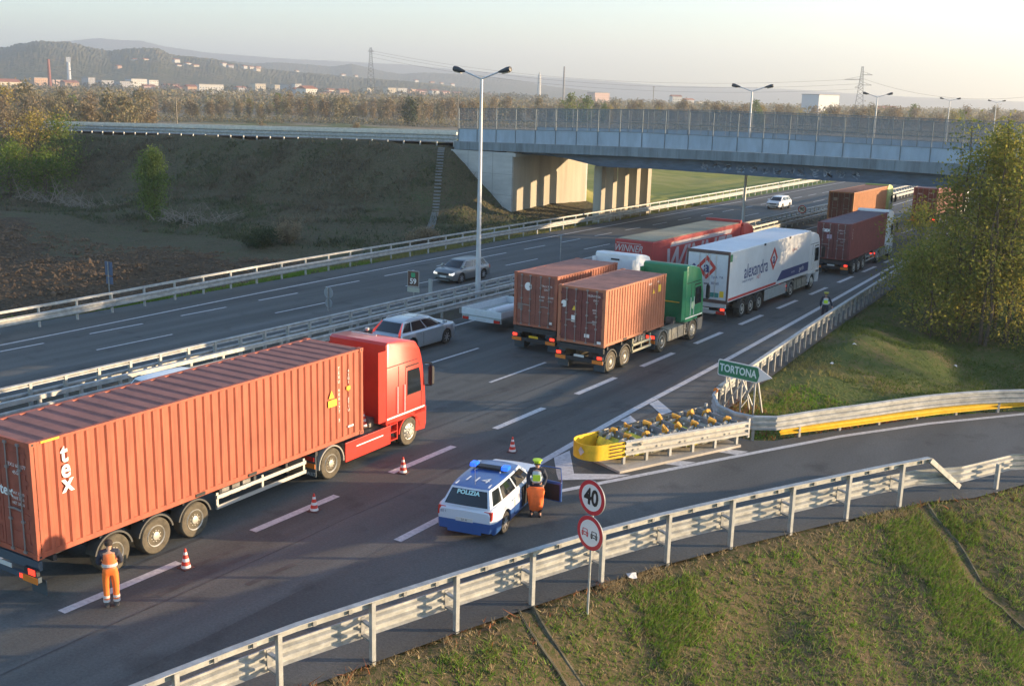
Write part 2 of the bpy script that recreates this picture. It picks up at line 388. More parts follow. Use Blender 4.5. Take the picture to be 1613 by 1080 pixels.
isl = poly_dist(fx, fy, [(p.x, p.y) for p in NRs]+[(400, 600), (400, 66)]+[(p.x, p.y) for p in IRs[::-1]]) <= 0.3
mi = np.where(isl & (fy < 400) & (fx < 200), 1, mi)
mi = np.where((fx < -45) & (fy < 110) & (fx > -260), 4, mi)
mi = np.where((fx < -54) & (fy < 60+nz+(fx+80)*0.02) & (fx > -400), 3, mi)
mi = np.where((fx > -54.5) & (fx < -45), 2, mi)
mi = np.where((fx < -45) & (fy > 107.6) & (fy < 300) & (fx > -260), 5, mi)
me.polygons.foreach_set('material_index', mi.astype(np.int32)); me.update(calc_edges=True); me.shade_smooth()
gr = bpy.data.objects.new('ground', me); col.objects.link(gr); struct(gr)

# ------------------------------------------------------------------ asphalt
def asphalt(name, base, stretch, sc=0.25):
    m = bpy.data.materials.new(name); m.use_nodes = True; nt = m.node_tree; n = nt.nodes; l = nt.links; b = n['Principled BSDF']
    b.inputs['Roughness'].default_value = 0.85; b.inputs['Specular IOR Level'].default_value = 0.25
    tc = n.new('ShaderNodeTexCoord'); mp = n.new('ShaderNodeMapping'); mp.inputs['Scale'].default_value = stretch; l.new(tc.outputs['Object'], mp.inputs[0])
    a = n.new('ShaderNodeTexNoise'); a.inputs['Scale'].default_value = sc; a.inputs['Detail'].default_value = 4; l.new(mp.outputs[0], a.inputs['Vector'])
    g = n.new('ShaderNodeTexNoise'); g.inputs['Scale'].default_value = 14; g.inputs['Detail'].default_value = 8; g.inputs['Roughness'].default_value = 0.8; l.new(tc.outputs['Object'], g.inputs['Vector'])
    st = n.new('ShaderNodeTexNoise'); st.inputs['Scale'].default_value = 0.7; st.inputs['Detail'].default_value = 6; l.new(tc.outputs['Object'], st.inputs['Vector'])
    r1 = n.new('ShaderNodeMapRange'); r1.inputs[1].default_value = 0.3; r1.inputs[2].default_value = 0.7; r1.inputs[3].default_value = 0.66; r1.inputs[4].default_value = 1.3; l.new(a.outputs[0], r1.inputs[0])
    r2_ = n.new('ShaderNodeMapRange'); r2_.inputs[1].default_value = 0.25; r2_.inputs[2].default_value = 0.75; r2_.inputs[3].default_value = 0.6; r2_.inputs[4].default_value = 1.4; l.new(g.outputs[0], r2_.inputs[0])
    r3 = n.new('ShaderNodeMapRange'); r3.inputs[1].default_value = 0.28; r3.inputs[2].default_value = 0.42; r3.inputs[3].default_value = 0.68; r3.inputs[4].default_value = 1.0; l.new(st.outputs[0], r3.inputs[0])
    m1 = n.new('ShaderNodeMath'); m1.operation = 'MULTIPLY'; l.new(r1.outputs[0], m1.inputs[0]); l.new(r2_.outputs[0], m1.inputs[1])
    m2 = n.new('ShaderNodeMath'); m2.operation = 'MULTIPLY'; l.new(m1.outputs[0], m2.inputs[0]); l.new(r3.outputs[0], m2.inputs[1])
    vm = n.new('ShaderNodeVectorMath'); vm.operation = 'SCALE'; vm.inputs[0].default_value = base; l.new(m2.outputs[0], vm.inputs['Scale'])
    l.new(vm.outputs[0], b.inputs['Base Color'])
    bp = n.new('ShaderNodeBump'); bp.inputs['Strength'].default_value = 0.6; bp.inputs['Distance'].default_value = 0.02; l.new(g.outputs[0], bp.inputs['Height']); l.new(bp.outputs[0], b.inputs['Normal'])
    _m[name] = m; return m
asph_hw = asphalt('highway_asphalt', (0.104, 0.106, 0.100), (3.2, 0.12, 1)); asph_rp = asphalt('ramp_asphalt', (0.108, 0.107, 0.100), (1.2, 0.3, 1))
import mathutils
def sheet(name, poly, z, m, cuts=None):
    tri = mathutils.geometry.tessellate_polygon([[Vector((x, y, 0)) for x, y in poly]])
    me = bpy.data.meshes.new(name); me.from_pydata([(x, y, z) for x, y in poly], [], [tuple(t) for t in tri]); me.materials.append(m); me.update()
    for p in me.polygons:
        if p.normal.z < 0: me.flip_normals(); break
    o = bpy.data.objects.new(name, me); col.objects.link(o); return struct(o)
hwm = MB()
yy_ = list(range(-60, 38, 7))+[38.2]+[p.y for p in NRs if p.y > 39.4]
def right_edge(y):
    if y <= 31: return -17.6
    if y <= 38.3: return -17.6+(y-31)/7.2*1.4
    for a, b in zip(NRs[:-1], NRs[1:]):
        if a.y <= y <= b.y: return a.x+(b.x-a.x)*(y-a.y)/(b.y-a.y)+0.25
    return NRs[-1].x
for y0, y1 in zip(yy_[:-1], yy_[1:]):
    hwm.quad((left_edge(y0), y0, 0), (right_edge(y0), y0, 0), (right_edge(y1), y1, 0), (left_edge(y1), y1, 0))
struct(hwm.build('highway_road', asph_hw))
rp = [(p.x+0.10*0.9, p.y-0.10*0.4) for p in ORs] + [(p.x, p.y) for p in IRs[::-1]] + [(-17.9, 38.3), (-18.2, 31), (-17.9, 20), (-18.8, -60)]
sheet('exit_ramp_road', rp, 0.004, asph_rp)
# dirt strip between the two carriageways
ms = MB()
for y0 in range(-60, 600, 10):
    ms.quad((cx(-39.2, y0), y0, 0.012), (cx(-34.6, y0), y0, 0.012), (cx(-34.6, y0+10), y0+10, 0.012), (cx(-39.2, y0+10), y0+10, 0.012))
struct(ms.build('central_reservation', ramp_mat('median_dirt', [(0.35, (0.05,0.045,0.04)), (0.5, (0.09,0.08,0.065)), (0.65, (0.07,0.08,0.04))], 0.8, scale2=7, amt2=0.5, bump=0.7)))
# markings
mk = MB()
def stripe(pts, w, z=0.009):
    pts = [Vector((p[0], p[1], z)) for p in pts]
    for a, b in zip(pts[:-1], pts[1:]):
        d = (b-a).normalized(); s_ = Vector((d.y, -d.x, 0))*w/2
        mk.quad(a-s_, a+s_, b+s_, b-s_)
def smooth_stripe(pts, w): stripe(catmull([Vector((*p[:2], 0)) for p in pts], 3), w)
smooth_stripe([(-47.2, 10), (-47.5, 28.2), (-48.4, 45.2), (-48.95, 59), (-49.2, 69.5), (-49.9, 106), (-50.2, 133), (-51.0, 173), (-53, 250), (-66, 590)], 0.17)
for k in range(-4, 45): y = 26.6+5.78*k; x = -46.35-min(0.5, max(0, (y-27)*0.02)); stripe([(x, y), (x, y+3.2)], 0.15)
for k in range(-4, 25): y = 30.5+11.45*k; stripe([(-43.3, y), (-43.3, y+4.4)], 0.13)
stripe([(cx(-39.9, y), y) for y in range(-20, 400, 10)], 0.17)
for k in range(-5, 60): y = 13.83+6.05*k; stripe([(cx(-21.6, y), y), (cx(-21.6, y+3.46), y+3.46)], 0.27)
for k in range(-4, 30): y = 37.3+11.75*k; stripe([(cx(-25.5, y), y), (cx(-25.5, y+4.6), y+4.6)], 0.15)
for k in range(-4, 30): y = 38.05+11.75*k; stripe([(cx(-29.6, y), y), (cx(-29.6, y+4.2), y+4.2)], 0.15)
stripe([(cx(-33.6, y), y) for y in range(-20, 400, 10)], 0.17)
smooth_stripe([(-17.95, 21.8), (-18.0, 25.5), (-18.35, 31), (-18.7, 37.5), (-19.2, 50.6), (-21.1, 88.3), (-23.2, 125), (-26, 170), (-36, 300)], 0.27)
smooth_stripe([G(u, v) for u, v in [(868, 776), (1000, 750), (1083, 733.5), (1185, 713.5), (1324, 687), (1463, 667), (1613, 652), (1700, 646.5), (1850, 642)]], 0.22)
def mquad(ps): mk.ngon([G(u, v, 0.010) for u, v in ps][::-1])
mquad([(872.5, 720), (897.5, 709), (904, 745), (877, 747)])
mquad([(877, 747), (904, 745.2), (994, 747), (958, 754), (880, 755.5)])
mquad([(977, 661.7), (993, 654), (1003, 663), (989, 666.8)])
mquad([(1022.7, 635.6), (1036.3, 629.4), (1059, 648), (1042.5, 653)])
mquad([(1019, 727.4), (1038.8, 722.5), (1095.9, 727.4), (1072.3, 733)])
mquad([(1122, 710), (1140.5, 706.3), (1179, 710.8), (1160.4, 715.8)])
struct(mk.build('road_markings', white_paint))
tj = MB()     # bitumen joints and tyre marks on the asphalt
def tstripe(pts, w, z=0.0065):
    pts = [Vector((p[0], p[1], z)) for p in pts]
    for a, b in zip(pts[:-1], pts[1:]):
        d = (b-a).normalized(); s_ = Vector((d.y, -d.x, 0))*w/2; tj.quad(a-s_, a+s_, b+s_, b-s_)
rj = random.Random(3)
for x0 in (-23.4, -27.45, -31.4, -41.4, -44.9, -20.1): tstripe([(cx(x0, y)+rj.uniform(-.05, .05), y) for y in range(0, 240, 2)], .05)
for i_ in range(16):
    x0 = rj.uniform(-32, -18.8); y0 = rj.uniform(12, 60); L_ = rj.uniform(1.5, 6); c_ = rj.uniform(-.03, .03)
    for dx in (0, 1.9): tstripe([(x0+dx+c_*(k*L_/8)**2, y0+k*L_/8) for k in range(9)], rj.uniform(.12, .18), .0046+i_*.0001+dx*.00003)
for _ in range(7):
    y0 = rj.uniform(14, 90); x0 = rj.uniform(-33, -24); tstripe([(x0+k*.5, y0+rj.uniform(-.06, .06)) for k in range(rj.randint(5, 14))], .04, .0075)
struct(tj.build('asphalt_joints_and_tyre_marks', mat('bitumen', (.070, .069, .067), .8, var=.3, scale=2)))

# ------------------------------------------------------------------ guard rails
def W2(z0, z1, o):      # double wave section, closed thin plate
    h = z1-z0; p = [(0, 0), (0.08, .12), (0.08, .3), (0, .42), (0, .58), (0.08, .7), (0.08, .88), (0, 1)]
    f = [(o+a, z0+b*h) for a, b in p]; return f + [(o+a+0.006-0.018, z0+b*h) for a, b in p[::-1]]
def W3(z0, z1, o, sg=1):
    h = z1-z0; p = [(0, 0), (0.085, .07), (0.085, .2), (0, .28), (0, .38), (0.085, .45), (0.085, .56), (0, .63), (0, .73), (0.085, .8), (0.085, .93), (0, 1)]
    f = [(o+sg*a, z0+b*h) for a, b in p]; return f + [(o+sg*(a-0.014), z0+b*h) for a, b in p[::-1]]
def rect(x0, x1, z0, z1): return [(x0, z0), (x1, z0), (x1, z1), (x0, z1)]
def post_mesh(w, d, z0, z1, m):
    b = MB(); t = 0.012   # C section, open along the road
    b.box(-w/2, w/2, -d/2, -d/2+t, z0, z1); b.box(-w/2, -w/2+t, -d/2+t+0.001, d/2, z0, z1); b.box(w/2-t, w/2, -d/2+t+0.001, d/2, z0, z1)
    o = b.build('post', m); return o
def put_posts(parent, path, spacing, start, proto, nmax=95, off=0.0, s_end=None, name='post', zfun=None):
    L = arclen(path); s = start; k = 0; first = True; rest = []; end = s_end or L[-1]
    while s < end:
        p, d = point_at(path, L, s); side = Vector((d.y, -d.x, 0)); loc = p+side*off; rz = math.atan2(-d.x, d.y)
        if zfun: loc.z += zfun(loc)
        if k < nmax:
            if first: o = proto; first = False
            else: o = proto.copy(); col.objects.link(o)
            o.name = name; o.parent = parent; o.location = loc; o.rotation_euler = (0, 0, rz)
        else: rest.append((loc, rz))
        s += spacing; k += 1
    if rest:
        mb = MB()
        for loc, rz in rest: mb.obox(loc+Vector((0, 0, 0.5)), Vector((math.cos(rz), math.sin(rz), 0))*0.05, Vector((-math.sin(rz), math.cos(rz), 0))*0.05, (0, 0, 0.6))
        o = mb.build('distant_posts', galv, parent); o['kind'] = 'stuff'
# foreground ramp barrier
t = thing('guard_rail', 'galvanised high crash barrier along the near edge of the exit ramp', 'guard rail', (0, 0, 0), 0, 'crash barriers')
FRs = [p for p in ORs if p.y > -30 and p.y < 34.2]; e0 = Vector((-6.68, 34.17, 0)); FRs = [p for p in FRs if (p-e0).length > 0.3]+[e0]
mb = MB(); mb.sweep(FRs, [(-0.10, 1.24), (-0.10, 1.28), (-0.13, 1.31), (-0.13, 1.36), (-0.10, 1.40), (-0.10, 1.44), (0.07, 1.44), (0.07, 1.42), (-0.07, 1.42), (-0.07, 1.24)])
mb.build('handrail', galv, t)
mb = MB(); mb.sweep(ORs[:-6], W3(0.36, 0.90, -0.42, -1)); mb.build('wave_beam', galv, t)
Lf = arclen(FRs)
# phase so that a post stands at each measured spot
tgt = Vector((-12.74, 20.52, 0)); k0 = min(range(len(FRs)), key=lambda i: (FRs[i]-tgt).length); ph = Lf[k0] % 2.27
pp = post_mesh(0.12, 0.10, -0.45, 1.40, galv); put_posts(t, FRs, 2.27, ph, pp, 60)
L = arclen(FRs); s = ph
while s < L[-1]:
    p, d = point_at(FRs, L, s); side = Vector((d.y, -d.x, 0)); a = p-side*0.06; b = p-side*0.39; bk = MB()
    for z in (0.45, 0.8): bk.bar(a+Vector((0,0,z)), b+Vector((0,0,z)), 0.09, 0.05)
    bk.obox(p-side*0.39+Vector((0,0,0.63)), d*0.05, side*0.012, (0,0,0.25)); bk.build('bracket', galv_d, t)
    for kk in (0.38, 0.76):
        q2, d2 = point_at(FRs, L, min(L[-1], s+2.27*kk)); s2 = Vector((d2.y, -d2.x, 0)); bk = MB(); bk.obox(q2-s2*0.05+Vector((0,0,1.34)), d2*0.04, s2*0.05, (0,0,0.07)); bk.build('rail_clip', galv_d, t)
    s += 2.27
dg = MB(); q3 = G(1510, 768, 0.1); dg.bar((-6.68, 34.17, 1.36), (q3.x, q3.y, 0.15), 0.12, 0.16); dg.build('end_terminal', galv, t)
TL = [p for p in ORs if p.x > -6.2][:-6]
put_posts(t, TL, 2.27, 1.4, post_mesh(0.12, 0.10, -0.5, 0.86, galv), 30, off=-0.1)
# outer barrier of the far carriageway
t = thing('guard_rail', 'long galvanised barrier beside the ploughed field on the far side of the highway', 'guard rail', (0, 0, 0), 0, 'crash barriers')
FP = catmull([Vector((x, y, 0)) for x, y in [(-48.2, -20), (-48.7, 10), (-49.0, 22), (-49.4, 33), (-50.6, 47.7), (-51.1, 65), (-51.3, 85), (-51.5, 105), (-52.2, 140), (-53.5, 180), (-57, 250), (-72, 500)]], 4)
FP = [p-Vector((0.35, 0, 0)) for p in FP]
mb = MB(); mb.sweep(FP, rect(-0.06, 0.06, 1.02, 1.14)); mb.build('handrail', galv, t)
mb = MB(); mb.sweep(FP, W2(0.36, 0.80, 0.2)); mb.build('wave_beam', galv, t)
put_posts(t, FP, 2.3, 38.0, post_mesh(0.1, 0.1, -0.5, 1.02, galv), 99)
# two median barriers
for xo, zt, sgn, lab in ((-36.7, 1.16, -1, 'median barrier nearer the far carriageway, behind its twin'), (-35.35, 1.02, 1, 'median barrier nearer the queue of lorries, in front of its twin')):
    t = thing('guard_rail', lab, 'guard rail', (0, 0, 0), 0, 'crash barriers')
    pth = [Vector((cx(xo, y), y, 0)) for y in range(6, 420, 4)]
    mb = MB(); mb.sweep(pth, rect(-0.09, 0.09, zt-0.16, zt) if sgn > 0 else [(-0.05, zt-.2), (0.05, zt-.17), (0.05, zt-.13), (0.0, zt-.1), (0.05, zt-.07), (0.05, zt-.03), (-0.05, zt)]); mb.build('handrail', galv, t)
    mb = MB(); mb.sweep(pth, W2(0.40, 0.74, sgn*0.22)); mb.build('wave_beam', galv, t)
    put_posts(t, pth, 1.5 if sgn < 0 else 1.75, 9.4, post_mesh(0.14 if sgn < 0 else 0.1, 0.12, 0, zt-0.05, galv), 97)
# barrier right of the queue, runs to the gore
t = thing('guard_rail', 'tall barrier on the right edge of the highway between TORTONA sign and bridge', 'guard rail', (0, 0, 0), 0, 'crash barriers')
NP = [p for p in NRs if p.y < 420]
mb = MB(); mb.sweep(NP, rect(-0.10, 0.08, 0.93, 1.03)); mb.build('handrail', galv, t)
mb = MB(); mb.sweep(NP, W2(0.42, 0.80, -0.2)); mb.build('wave_beam', galv, t)
put_posts(t, NP, 1.12, 2.0, post_mesh(0.11, 0.1, -0.55, 0.95, galv_d), 97, off=0.05)
# gore barrier round the island
t = thing('guard_rail', 'wave barrier curving round the grass island above a yellow lower rail', 'guard rail', (0, 0, 0), 0, 'crash barriers')
IP = [p for p in IRs if p.x < 40]
mb = MB(); mb.sweep(IP, W3(0.42, 0.98, 0.08)); mb.build('wave_beam', galv, t)
put_posts(t, IP, 2.0, 0.3, post_mesh(0.1, 0.1, -0.3, 0.93, galv_d), 60)
YP = catmull([Vector((*G(u, v, 0.36).to_2d(), 0)) for u, v in [(1228, 676), (1290, 669), (1350, 661), (1480, 644), (1613, 632), (1750, 622)]], 1.5)
mb = MB(); mb.sweep(YP, W2(0.14, 0.40, 0.0)); mb.sweep(YP, rect(-0.3, -0.02, 0.36, 0.40)); mb.build('lower_rail', yellow_p, t)

# ------------------------------------------------------------------ overpass
steel_b = mat('blue_grey_steel', (0.085, 0.13, 0.20), 0.55, var=0.25, scale=0.6, stretch=(1, 1, 4))
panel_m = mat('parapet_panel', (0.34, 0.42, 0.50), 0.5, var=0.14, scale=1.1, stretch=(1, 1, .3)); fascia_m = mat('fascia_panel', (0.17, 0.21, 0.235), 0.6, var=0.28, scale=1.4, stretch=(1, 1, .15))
conc_ab = mat('abutment_concrete', (0.46, 0.42, 0.34), 0.9, var=0.16, scale=0.5, color2=(0.33, 0.30, 0.245), bump=0.25, bscale=5, stretch=(1.0, 1.0, 0.12))
conc_wg = mat('wing_wall_concrete', (0.44, 0.44, 0.42), 0.9, var=0.12, scale=0.7, bump=0.2, bscale=5, stretch=(0.5, 1, 2.0))
br = thing('road_bridge', 'grey blue steel road bridge with mesh fence crossing the highway', 'bridge')
def zb(x): return float(np.interp(x, [-68.6, -57.7, -47, -34, -26, -20, 30], [6.40, 6.56, 6.72, 6.86, 6.83, 6.74, 6.3]))
def zp(x): return float(np.interp(x, [-68.6, -57.7, -47, -34, -26, -20, 30], [7.22, 7.41, 7.60, 7.68, 7.67, 7.66, 7.3]))
def zt(x): return zp(x)+float(np.interp(x, [-68.6, -47, -20], [1.27, 1.34, 1.10]))
XS = [-68.2+i*2.0 for i in range(0, 47)]
yn, yf = 92.0, 107.4
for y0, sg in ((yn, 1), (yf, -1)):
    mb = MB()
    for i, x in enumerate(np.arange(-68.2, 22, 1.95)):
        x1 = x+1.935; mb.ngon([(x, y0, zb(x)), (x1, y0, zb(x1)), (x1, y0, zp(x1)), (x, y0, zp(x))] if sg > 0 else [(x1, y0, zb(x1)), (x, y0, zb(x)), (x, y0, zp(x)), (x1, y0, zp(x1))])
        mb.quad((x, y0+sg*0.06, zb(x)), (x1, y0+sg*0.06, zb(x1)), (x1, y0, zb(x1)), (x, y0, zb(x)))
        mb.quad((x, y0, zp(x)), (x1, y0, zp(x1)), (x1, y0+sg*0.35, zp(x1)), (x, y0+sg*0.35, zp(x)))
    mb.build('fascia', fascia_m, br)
mb = MB()
for x in XS[:-2]:
    x1 = x+2; mb.ngon([(x, yn+.07, zb(x)+.03), (x1, yn+.07, zb(x1)+.03), (x1, yf-.07, zb(x1)+.03), (x, yf-.07, zb(x)+.03)]); mb.ngon([(x, yn+.36, zp(x)-.05), (x1, yn+.36, zp(x1)-.05), (x1, yf-.36, zp(x1)-.05), (x, yf-.36, zp(x)-.05)])
    mb.quad((x, yn+.07, zb(x)+.03), (x1, yn+.07, zb(x1)+.03), (x1, yn+.07, zp(x1)-.02), (x, yn+.07, zp(x)-.02)); mb.quad((x, yf-.07, zb(x)+.03), (x1, yf-.07, zb(x1)+.03), (x1, yf-.07, zp(x1)-.02), (x, yf-.07, zp(x)-.02))
mb.build('deck', mat('dark_deck', (0.10, 0.10, 0.10), 0.9, var=0.2, scale=1), br)
for y0 in (yn+0.10, yf-0.10):
    mb = MB(); mp_ = MB()
    for x in np.arange(-67.7, 20, 2.35):
        x1 = x+2.35; h = 0.012
        mb.ngon([(x+h, y0, zp(x)+.02), (x1-h, y0, zp(x1)+.02), (x1-h, y0, zt(x1)), (x+h, y0, zt(x))]); mb.ngon([(x1-h, y0+.02, zp(x1)+.02), (x+h, y0+.02, zp(x)+.02), (x+h, y0+.02, zt(x)), (x1-h, y0+.02, zt(x1))])
    mb.build('parapet', panel_m, br); mat('fence_steel', (0.17, 0.20, 0.22), 0.55, 0.3)
    mp_.box(-.035, .035, -.05, .05, 0, 3.42); p0_ = mp_.build('fence_post', _m['fence_steel'], br)
    for k_, x in enumerate(np.arange(-67.7, 20, 2.35)):
        p_ = p0_ if k_ == 0 else p0_.copy()
        if k_: col.objects.link(p_)
        p_.name = 'fence_post'; p_.location = (x, y0, zp(x)); p_.scale = (1, 1, (zt(x)+2.1-zp(x))/3.42)
    mr = MB()
    for x in np.arange(-67.7, 20, 2.35):
        for dz in (0.03, 0.9, 2.08): mr.bar((x, y0-.02, zt(x)+dz), (x+2.35, y0-.02, zt(x+2.35)+dz), 0.045)
        mr.bar((x+1.17, y0-.02, zt(x)), (x+1.17, y0-.02, zt(x)+2.08), 0.025)
    mr.build('fence_rail', _m['fence_steel'], br)
    wm = bpy.data.materials.get('wire_mesh')
    if not wm:
        wm = mat('wire_mesh', (0.20, 0.23, 0.25), 0.6, 0.2, alpha=0.46)
    ms_ = MB()
    for x in np.arange(-67.7, 20, 2.35): ms_.ngon([(x, y0, zt(x)+.03), (x+2.35, y0, zt(x+2.35)+.03), (x+2.35, y0, zt(x+2.35)+2.08), (x, y0, zt(x)+2.08)])
    ms_.build('wire_mesh_panel', wm, br)
def gb(x): return float(np.interp(x, [-60.9, -58, -55.5, -53.5, -51.8, -50.2, -46, -34, -22, -10], [6.30, 6.30, 6.18, 5.86, 5.60, 5.55, 5.66, 5.60, 5.65, 5.75]))
for y0 in (93.2, 99.2, 105.2):
    mb = MB(); X = [-60.9, -58, -56.5, -55.5, -54.5, -53.5, -52.6, -51.8, -50.2, -46, -40, -34, -28, -22, -16, -8]
    for a, b in zip(X[:-1], X[1:]):
        for yy, fl in ((y0, 1), (y0+1.3, 0)):
            f = [(a, yy, gb(a)), (b, yy, gb(b)), (b, yy, zb(b)+.02), (a, yy, zb(a)+.02)]; mb.ngon(f if fl else f[::-1])
        mb.ngon([(a, y0-.1, gb(a)-.03), (a, y0+1.4, gb(a)-.03), (b, y0+1.4, gb(b)-.03), (b, y0-.1, gb(b)-.03)]); mb.ngon([(a, y0-.1, gb(a)), (b, y0-.1, gb(b)), (b, y0-.1, gb(b)-.03), (a, y0-.1, gb(a)-.03)])
    mb.build('girder', steel_b, br)
gf = MB()     # faded spray paint on the girder
for k in range(13):
    x0 = -41+k*1.15+rng.uniform(-.2, .2)
    if x0 > -26.5: break
    for j in range(3):
        pts = [(x0+rng.uniform(0, .9), 93.185, gb(x0)+.2+rng.uniform(0, .65)) for _ in range(4)]
        for a, b in zip(pts[:-1], pts[1:]): gf.bar(a, b, 0.004, 0.09)
gf.build('graffiti', mat('faded_graffiti', (0.25, 0.30, 0.38), 0.8, var=0.5, scale=3), br)
# abutment
for x0, x1, face in ((-68.6, -60.9, 1), (-7.6, 4, -1)):
    mb = MB(); fx0 = x1-0.9 if face > 0 else x0
    mb.box(fx0, fx0+.9, yn+.3, yf-.3, -1.6, zb(fx0)-.02); mb.build('abutment_wall', conc_ab, br)
    wxs = (x0, x1) if face > 0 else (x0, x1)
    for yw in (yn+.02, yf-.30):
        mb = MB(); mb.box(wxs[0], wxs[1], yw, yw+.28, -1.6, 6.38 if face > 0 else 6.5); mb.build('wing_wall', conc_wg, br)
    if face > 0:
        j = MB()
        for x in (-66.4, -63.3): j.box(x-.015, x+.015, yn+.012, yn+.02, -1, 6.37)
        for z in (2.1, 4.2): j.box(x0+.01, x1-.01, yn+.011, yn+.019, z-.012, z+.012)
        j.build('wall_joint', mat('dark_joint', (0.16, 0.16, 0.15), 0.9), br)
        cp = MB(); cp.box(x1-.02, x1+.35, yn+.05, yf-.05, 6.0, 6.35); cp.build('bearing_shelf', conc_wg, br)
for y in (95.6, 98.0, 100.6, 103.2, 105.8):
    mb = MB(); mb.prism([(y-.42, -.4), (y+.42, -.4), (y+.42, 5.4), (y-.42, 5.4)], -53.20, -52.30, 0.08); mb.build('pier_column', conc_ab, br)
    b2_ = MB(); b2_.box(-53.05, -52.45, y-.3, y+.3, 5.4, gb(-52)-.04); b2_.build('bearing', chassis_m, br)
for y in (94.7, 97.2, 99.9, 102.6, 105.2):
    mb = MB(); mb.prism([(y-.42, -.6), (y+.42, -.6), (y+.42, 5.5), (y-.42, 5.5)], -17.8, -16.9, 0.08); mb.build('pier_column', conc_ab, br)
# approach road on top of the embankment and its rails
ar = MB(); axs = list(np.arange(-420, -68, 8.0))+[-68.0]
for a, b in zip(axs[:-1], axs[1:]):
    za = float(top_z(a))+.10; zb_ = float(top_z(b))+.10
    ar.quad((a, 93.0, za), (b, 93.0, zb_), (b, 99.6, zb_), (a, 99.6, za))
struct(ar.build('bridge_approach_road', asph_hw))
for y0, lab in ((92.5, 'barrier along the near edge of the bridge approach road on top of the embankment'), (100.0, 'barrier on the far edge of the bridge approach road')):
    t = thing('guard_rail', lab, 'guard rail', (0, 0, 0), 0, 'crash barriers')
    pth = [Vector((x, y0, float(top_z(x)))) for x in np.arange(-68.2, -230, -4.0)]
    mb = MB(); mb.sweep(pth, rect(-0.14, 0.10, 0.94, 1.20)); mb.build('handrail', mat('sunlit_cream_rail', (.62, .58, .50), .55, .1, var=.12, scale=2), t)  # sunlit cream of the handrail is put into its base colour
    mb = MB(); mb.sweep(pth, W2(0.22, 0.90, 0.12 if y0 > 99 else -0.12)); mb.build('wave_beam', galv, t)
    put_posts(t, pth, 2.25, 0.4, post_mesh(0.12, 0.12, -0.3, 1.02, galv), 70)

# ------------------------------------------------------------------ vehicles: shared parts
_wc = {}
def wheel(parent, x, y, r=0.50, w=0.30, side=1, kind='steel', tyre=None, nut=True):
    """side=+1: outer face towards +x"""
    key = (round(r, 3), round(w, 3), side, kind, (tyre or rubber).name)
    if key not in _wc:
        mb = MB(); R_ = r
        mb.lathe([(-w/2, R_*0.60), (-w/2, R_*0.93), (-w/2+0.03, R_*0.985), (-w/2+0.06, R_), (w/2-0.06, R_), (w/2-0.03, R_*0.985), (w/2, R_*0.93), (w/2+.004, R_*0.78), (w/2-.006, R_*0.62), (w/2-.02, R_*0.56)], (0, 0, 0), 'x', 32, 0, side)
        ty = mb.build('wheel', tyre or rubber, smooth=35); rm = MB()
        if kind == 'steel':      # truck rim: deep dish with hub and hand holes
            rm.lathe([(w/2-.03, R_*.62), (w/2+.008, R_*.575), (w/2-.01, R_*.53), (w/2-.10, R_*.48), (w/2-.05, R_*.36), (w/2-.045, R_*.24), (w/2+.005, R_*.22), (w/2+.02, R_*.12), (w/2+.02, 0.001)], (0, 0, 0), 'x', 28, 0, side)
            for k in range(10):
                a = k*math.pi/5; c = Vector((side*(w/2-.066), math.cos(a)*R_*.425, math.sin(a)*R_*.425)); rm.lathe([(0, .034), (.012, .03), (.0125, .001)], c, 'x', 8, 1, side)
                c = Vector((side*(w/2-.04), math.cos(a+.3)*R_*.30, math.sin(a+.3)*R_*.30)); rm.lathe([(0, .018), (.03, .016), (.031, .001)], c, 'x', 6, 0, side)
        elif kind == 'front':
            rm.lathe([(w/2-.03, R_*.62), (w/2+.01, R_*.575), (w/2+.0, R_*.53), (w/2+.02, R_*.40), (w/2+.05, R_*.34), (w/2+.055, R_*.24), (w/2+.09, R_*.2), (w/2+.095, .001)], (0, 0, 0), 'x', 28, 0, side)
            for k in range(10):
                a = k*math.pi/5; c = Vector((side*(w/2+.012), math.cos(a)*R_*.455, math.sin(a)*R_*.455)); rm.lathe([(0, .036), (.006, .034), (.007, .001)], c, 'x', 8, 1, side)
                c = Vector((side*(w/2+.05), math.cos(a+.3)*R_*.29, math.sin(a+.3)*R_*.29)); rm.lathe([(0, .018), (.03, .016), (.031, .001)], c, 'x', 6, 0, side)
        else:                    # car alloy
            rm.lathe([(w/2-.03, R_*.66), (w/2+.004, R_*.63), (w/2-.01, R_*.60), (w/2-.05, R_*.57), (w/2-.055, .001)], (0, 0, 0), 'x', 24, 1, side)
            for k in range(7):
                a = k*2*math.pi/7; d = Vector((0, math.cos(a), math.sin(a))); tn = Vector((0, -d.z, d.y)); o_ = Vector((side*(w/2-.02), 0, 0))
                rm.obox(o_+d*R_*.34, d*R_*.28, tn*.022, (.018, 0, 0), 0)
            rm.lathe([(w/2-.03, R_*.18), (w/2+.002, R_*.16), (w/2+.003, .001)], (0, 0, 0), 'x', 14, 0, side)
        ri = rm.build('rim', [rim_m if kind != 'car' else mat('alloy_rim', (0.42, 0.42, 0.43), 0.4, 0.6), black_p], ty, smooth=30)
        _wc[key] = ty; o = ty
    else:
        s0 = _wc[key]; o = s0.copy(); col.objects.link(o)
        for ch in s0.children: c = ch.copy(); col.objects.link(c); c.parent = o
    o.parent = parent; o.location = (x, y, r); return o
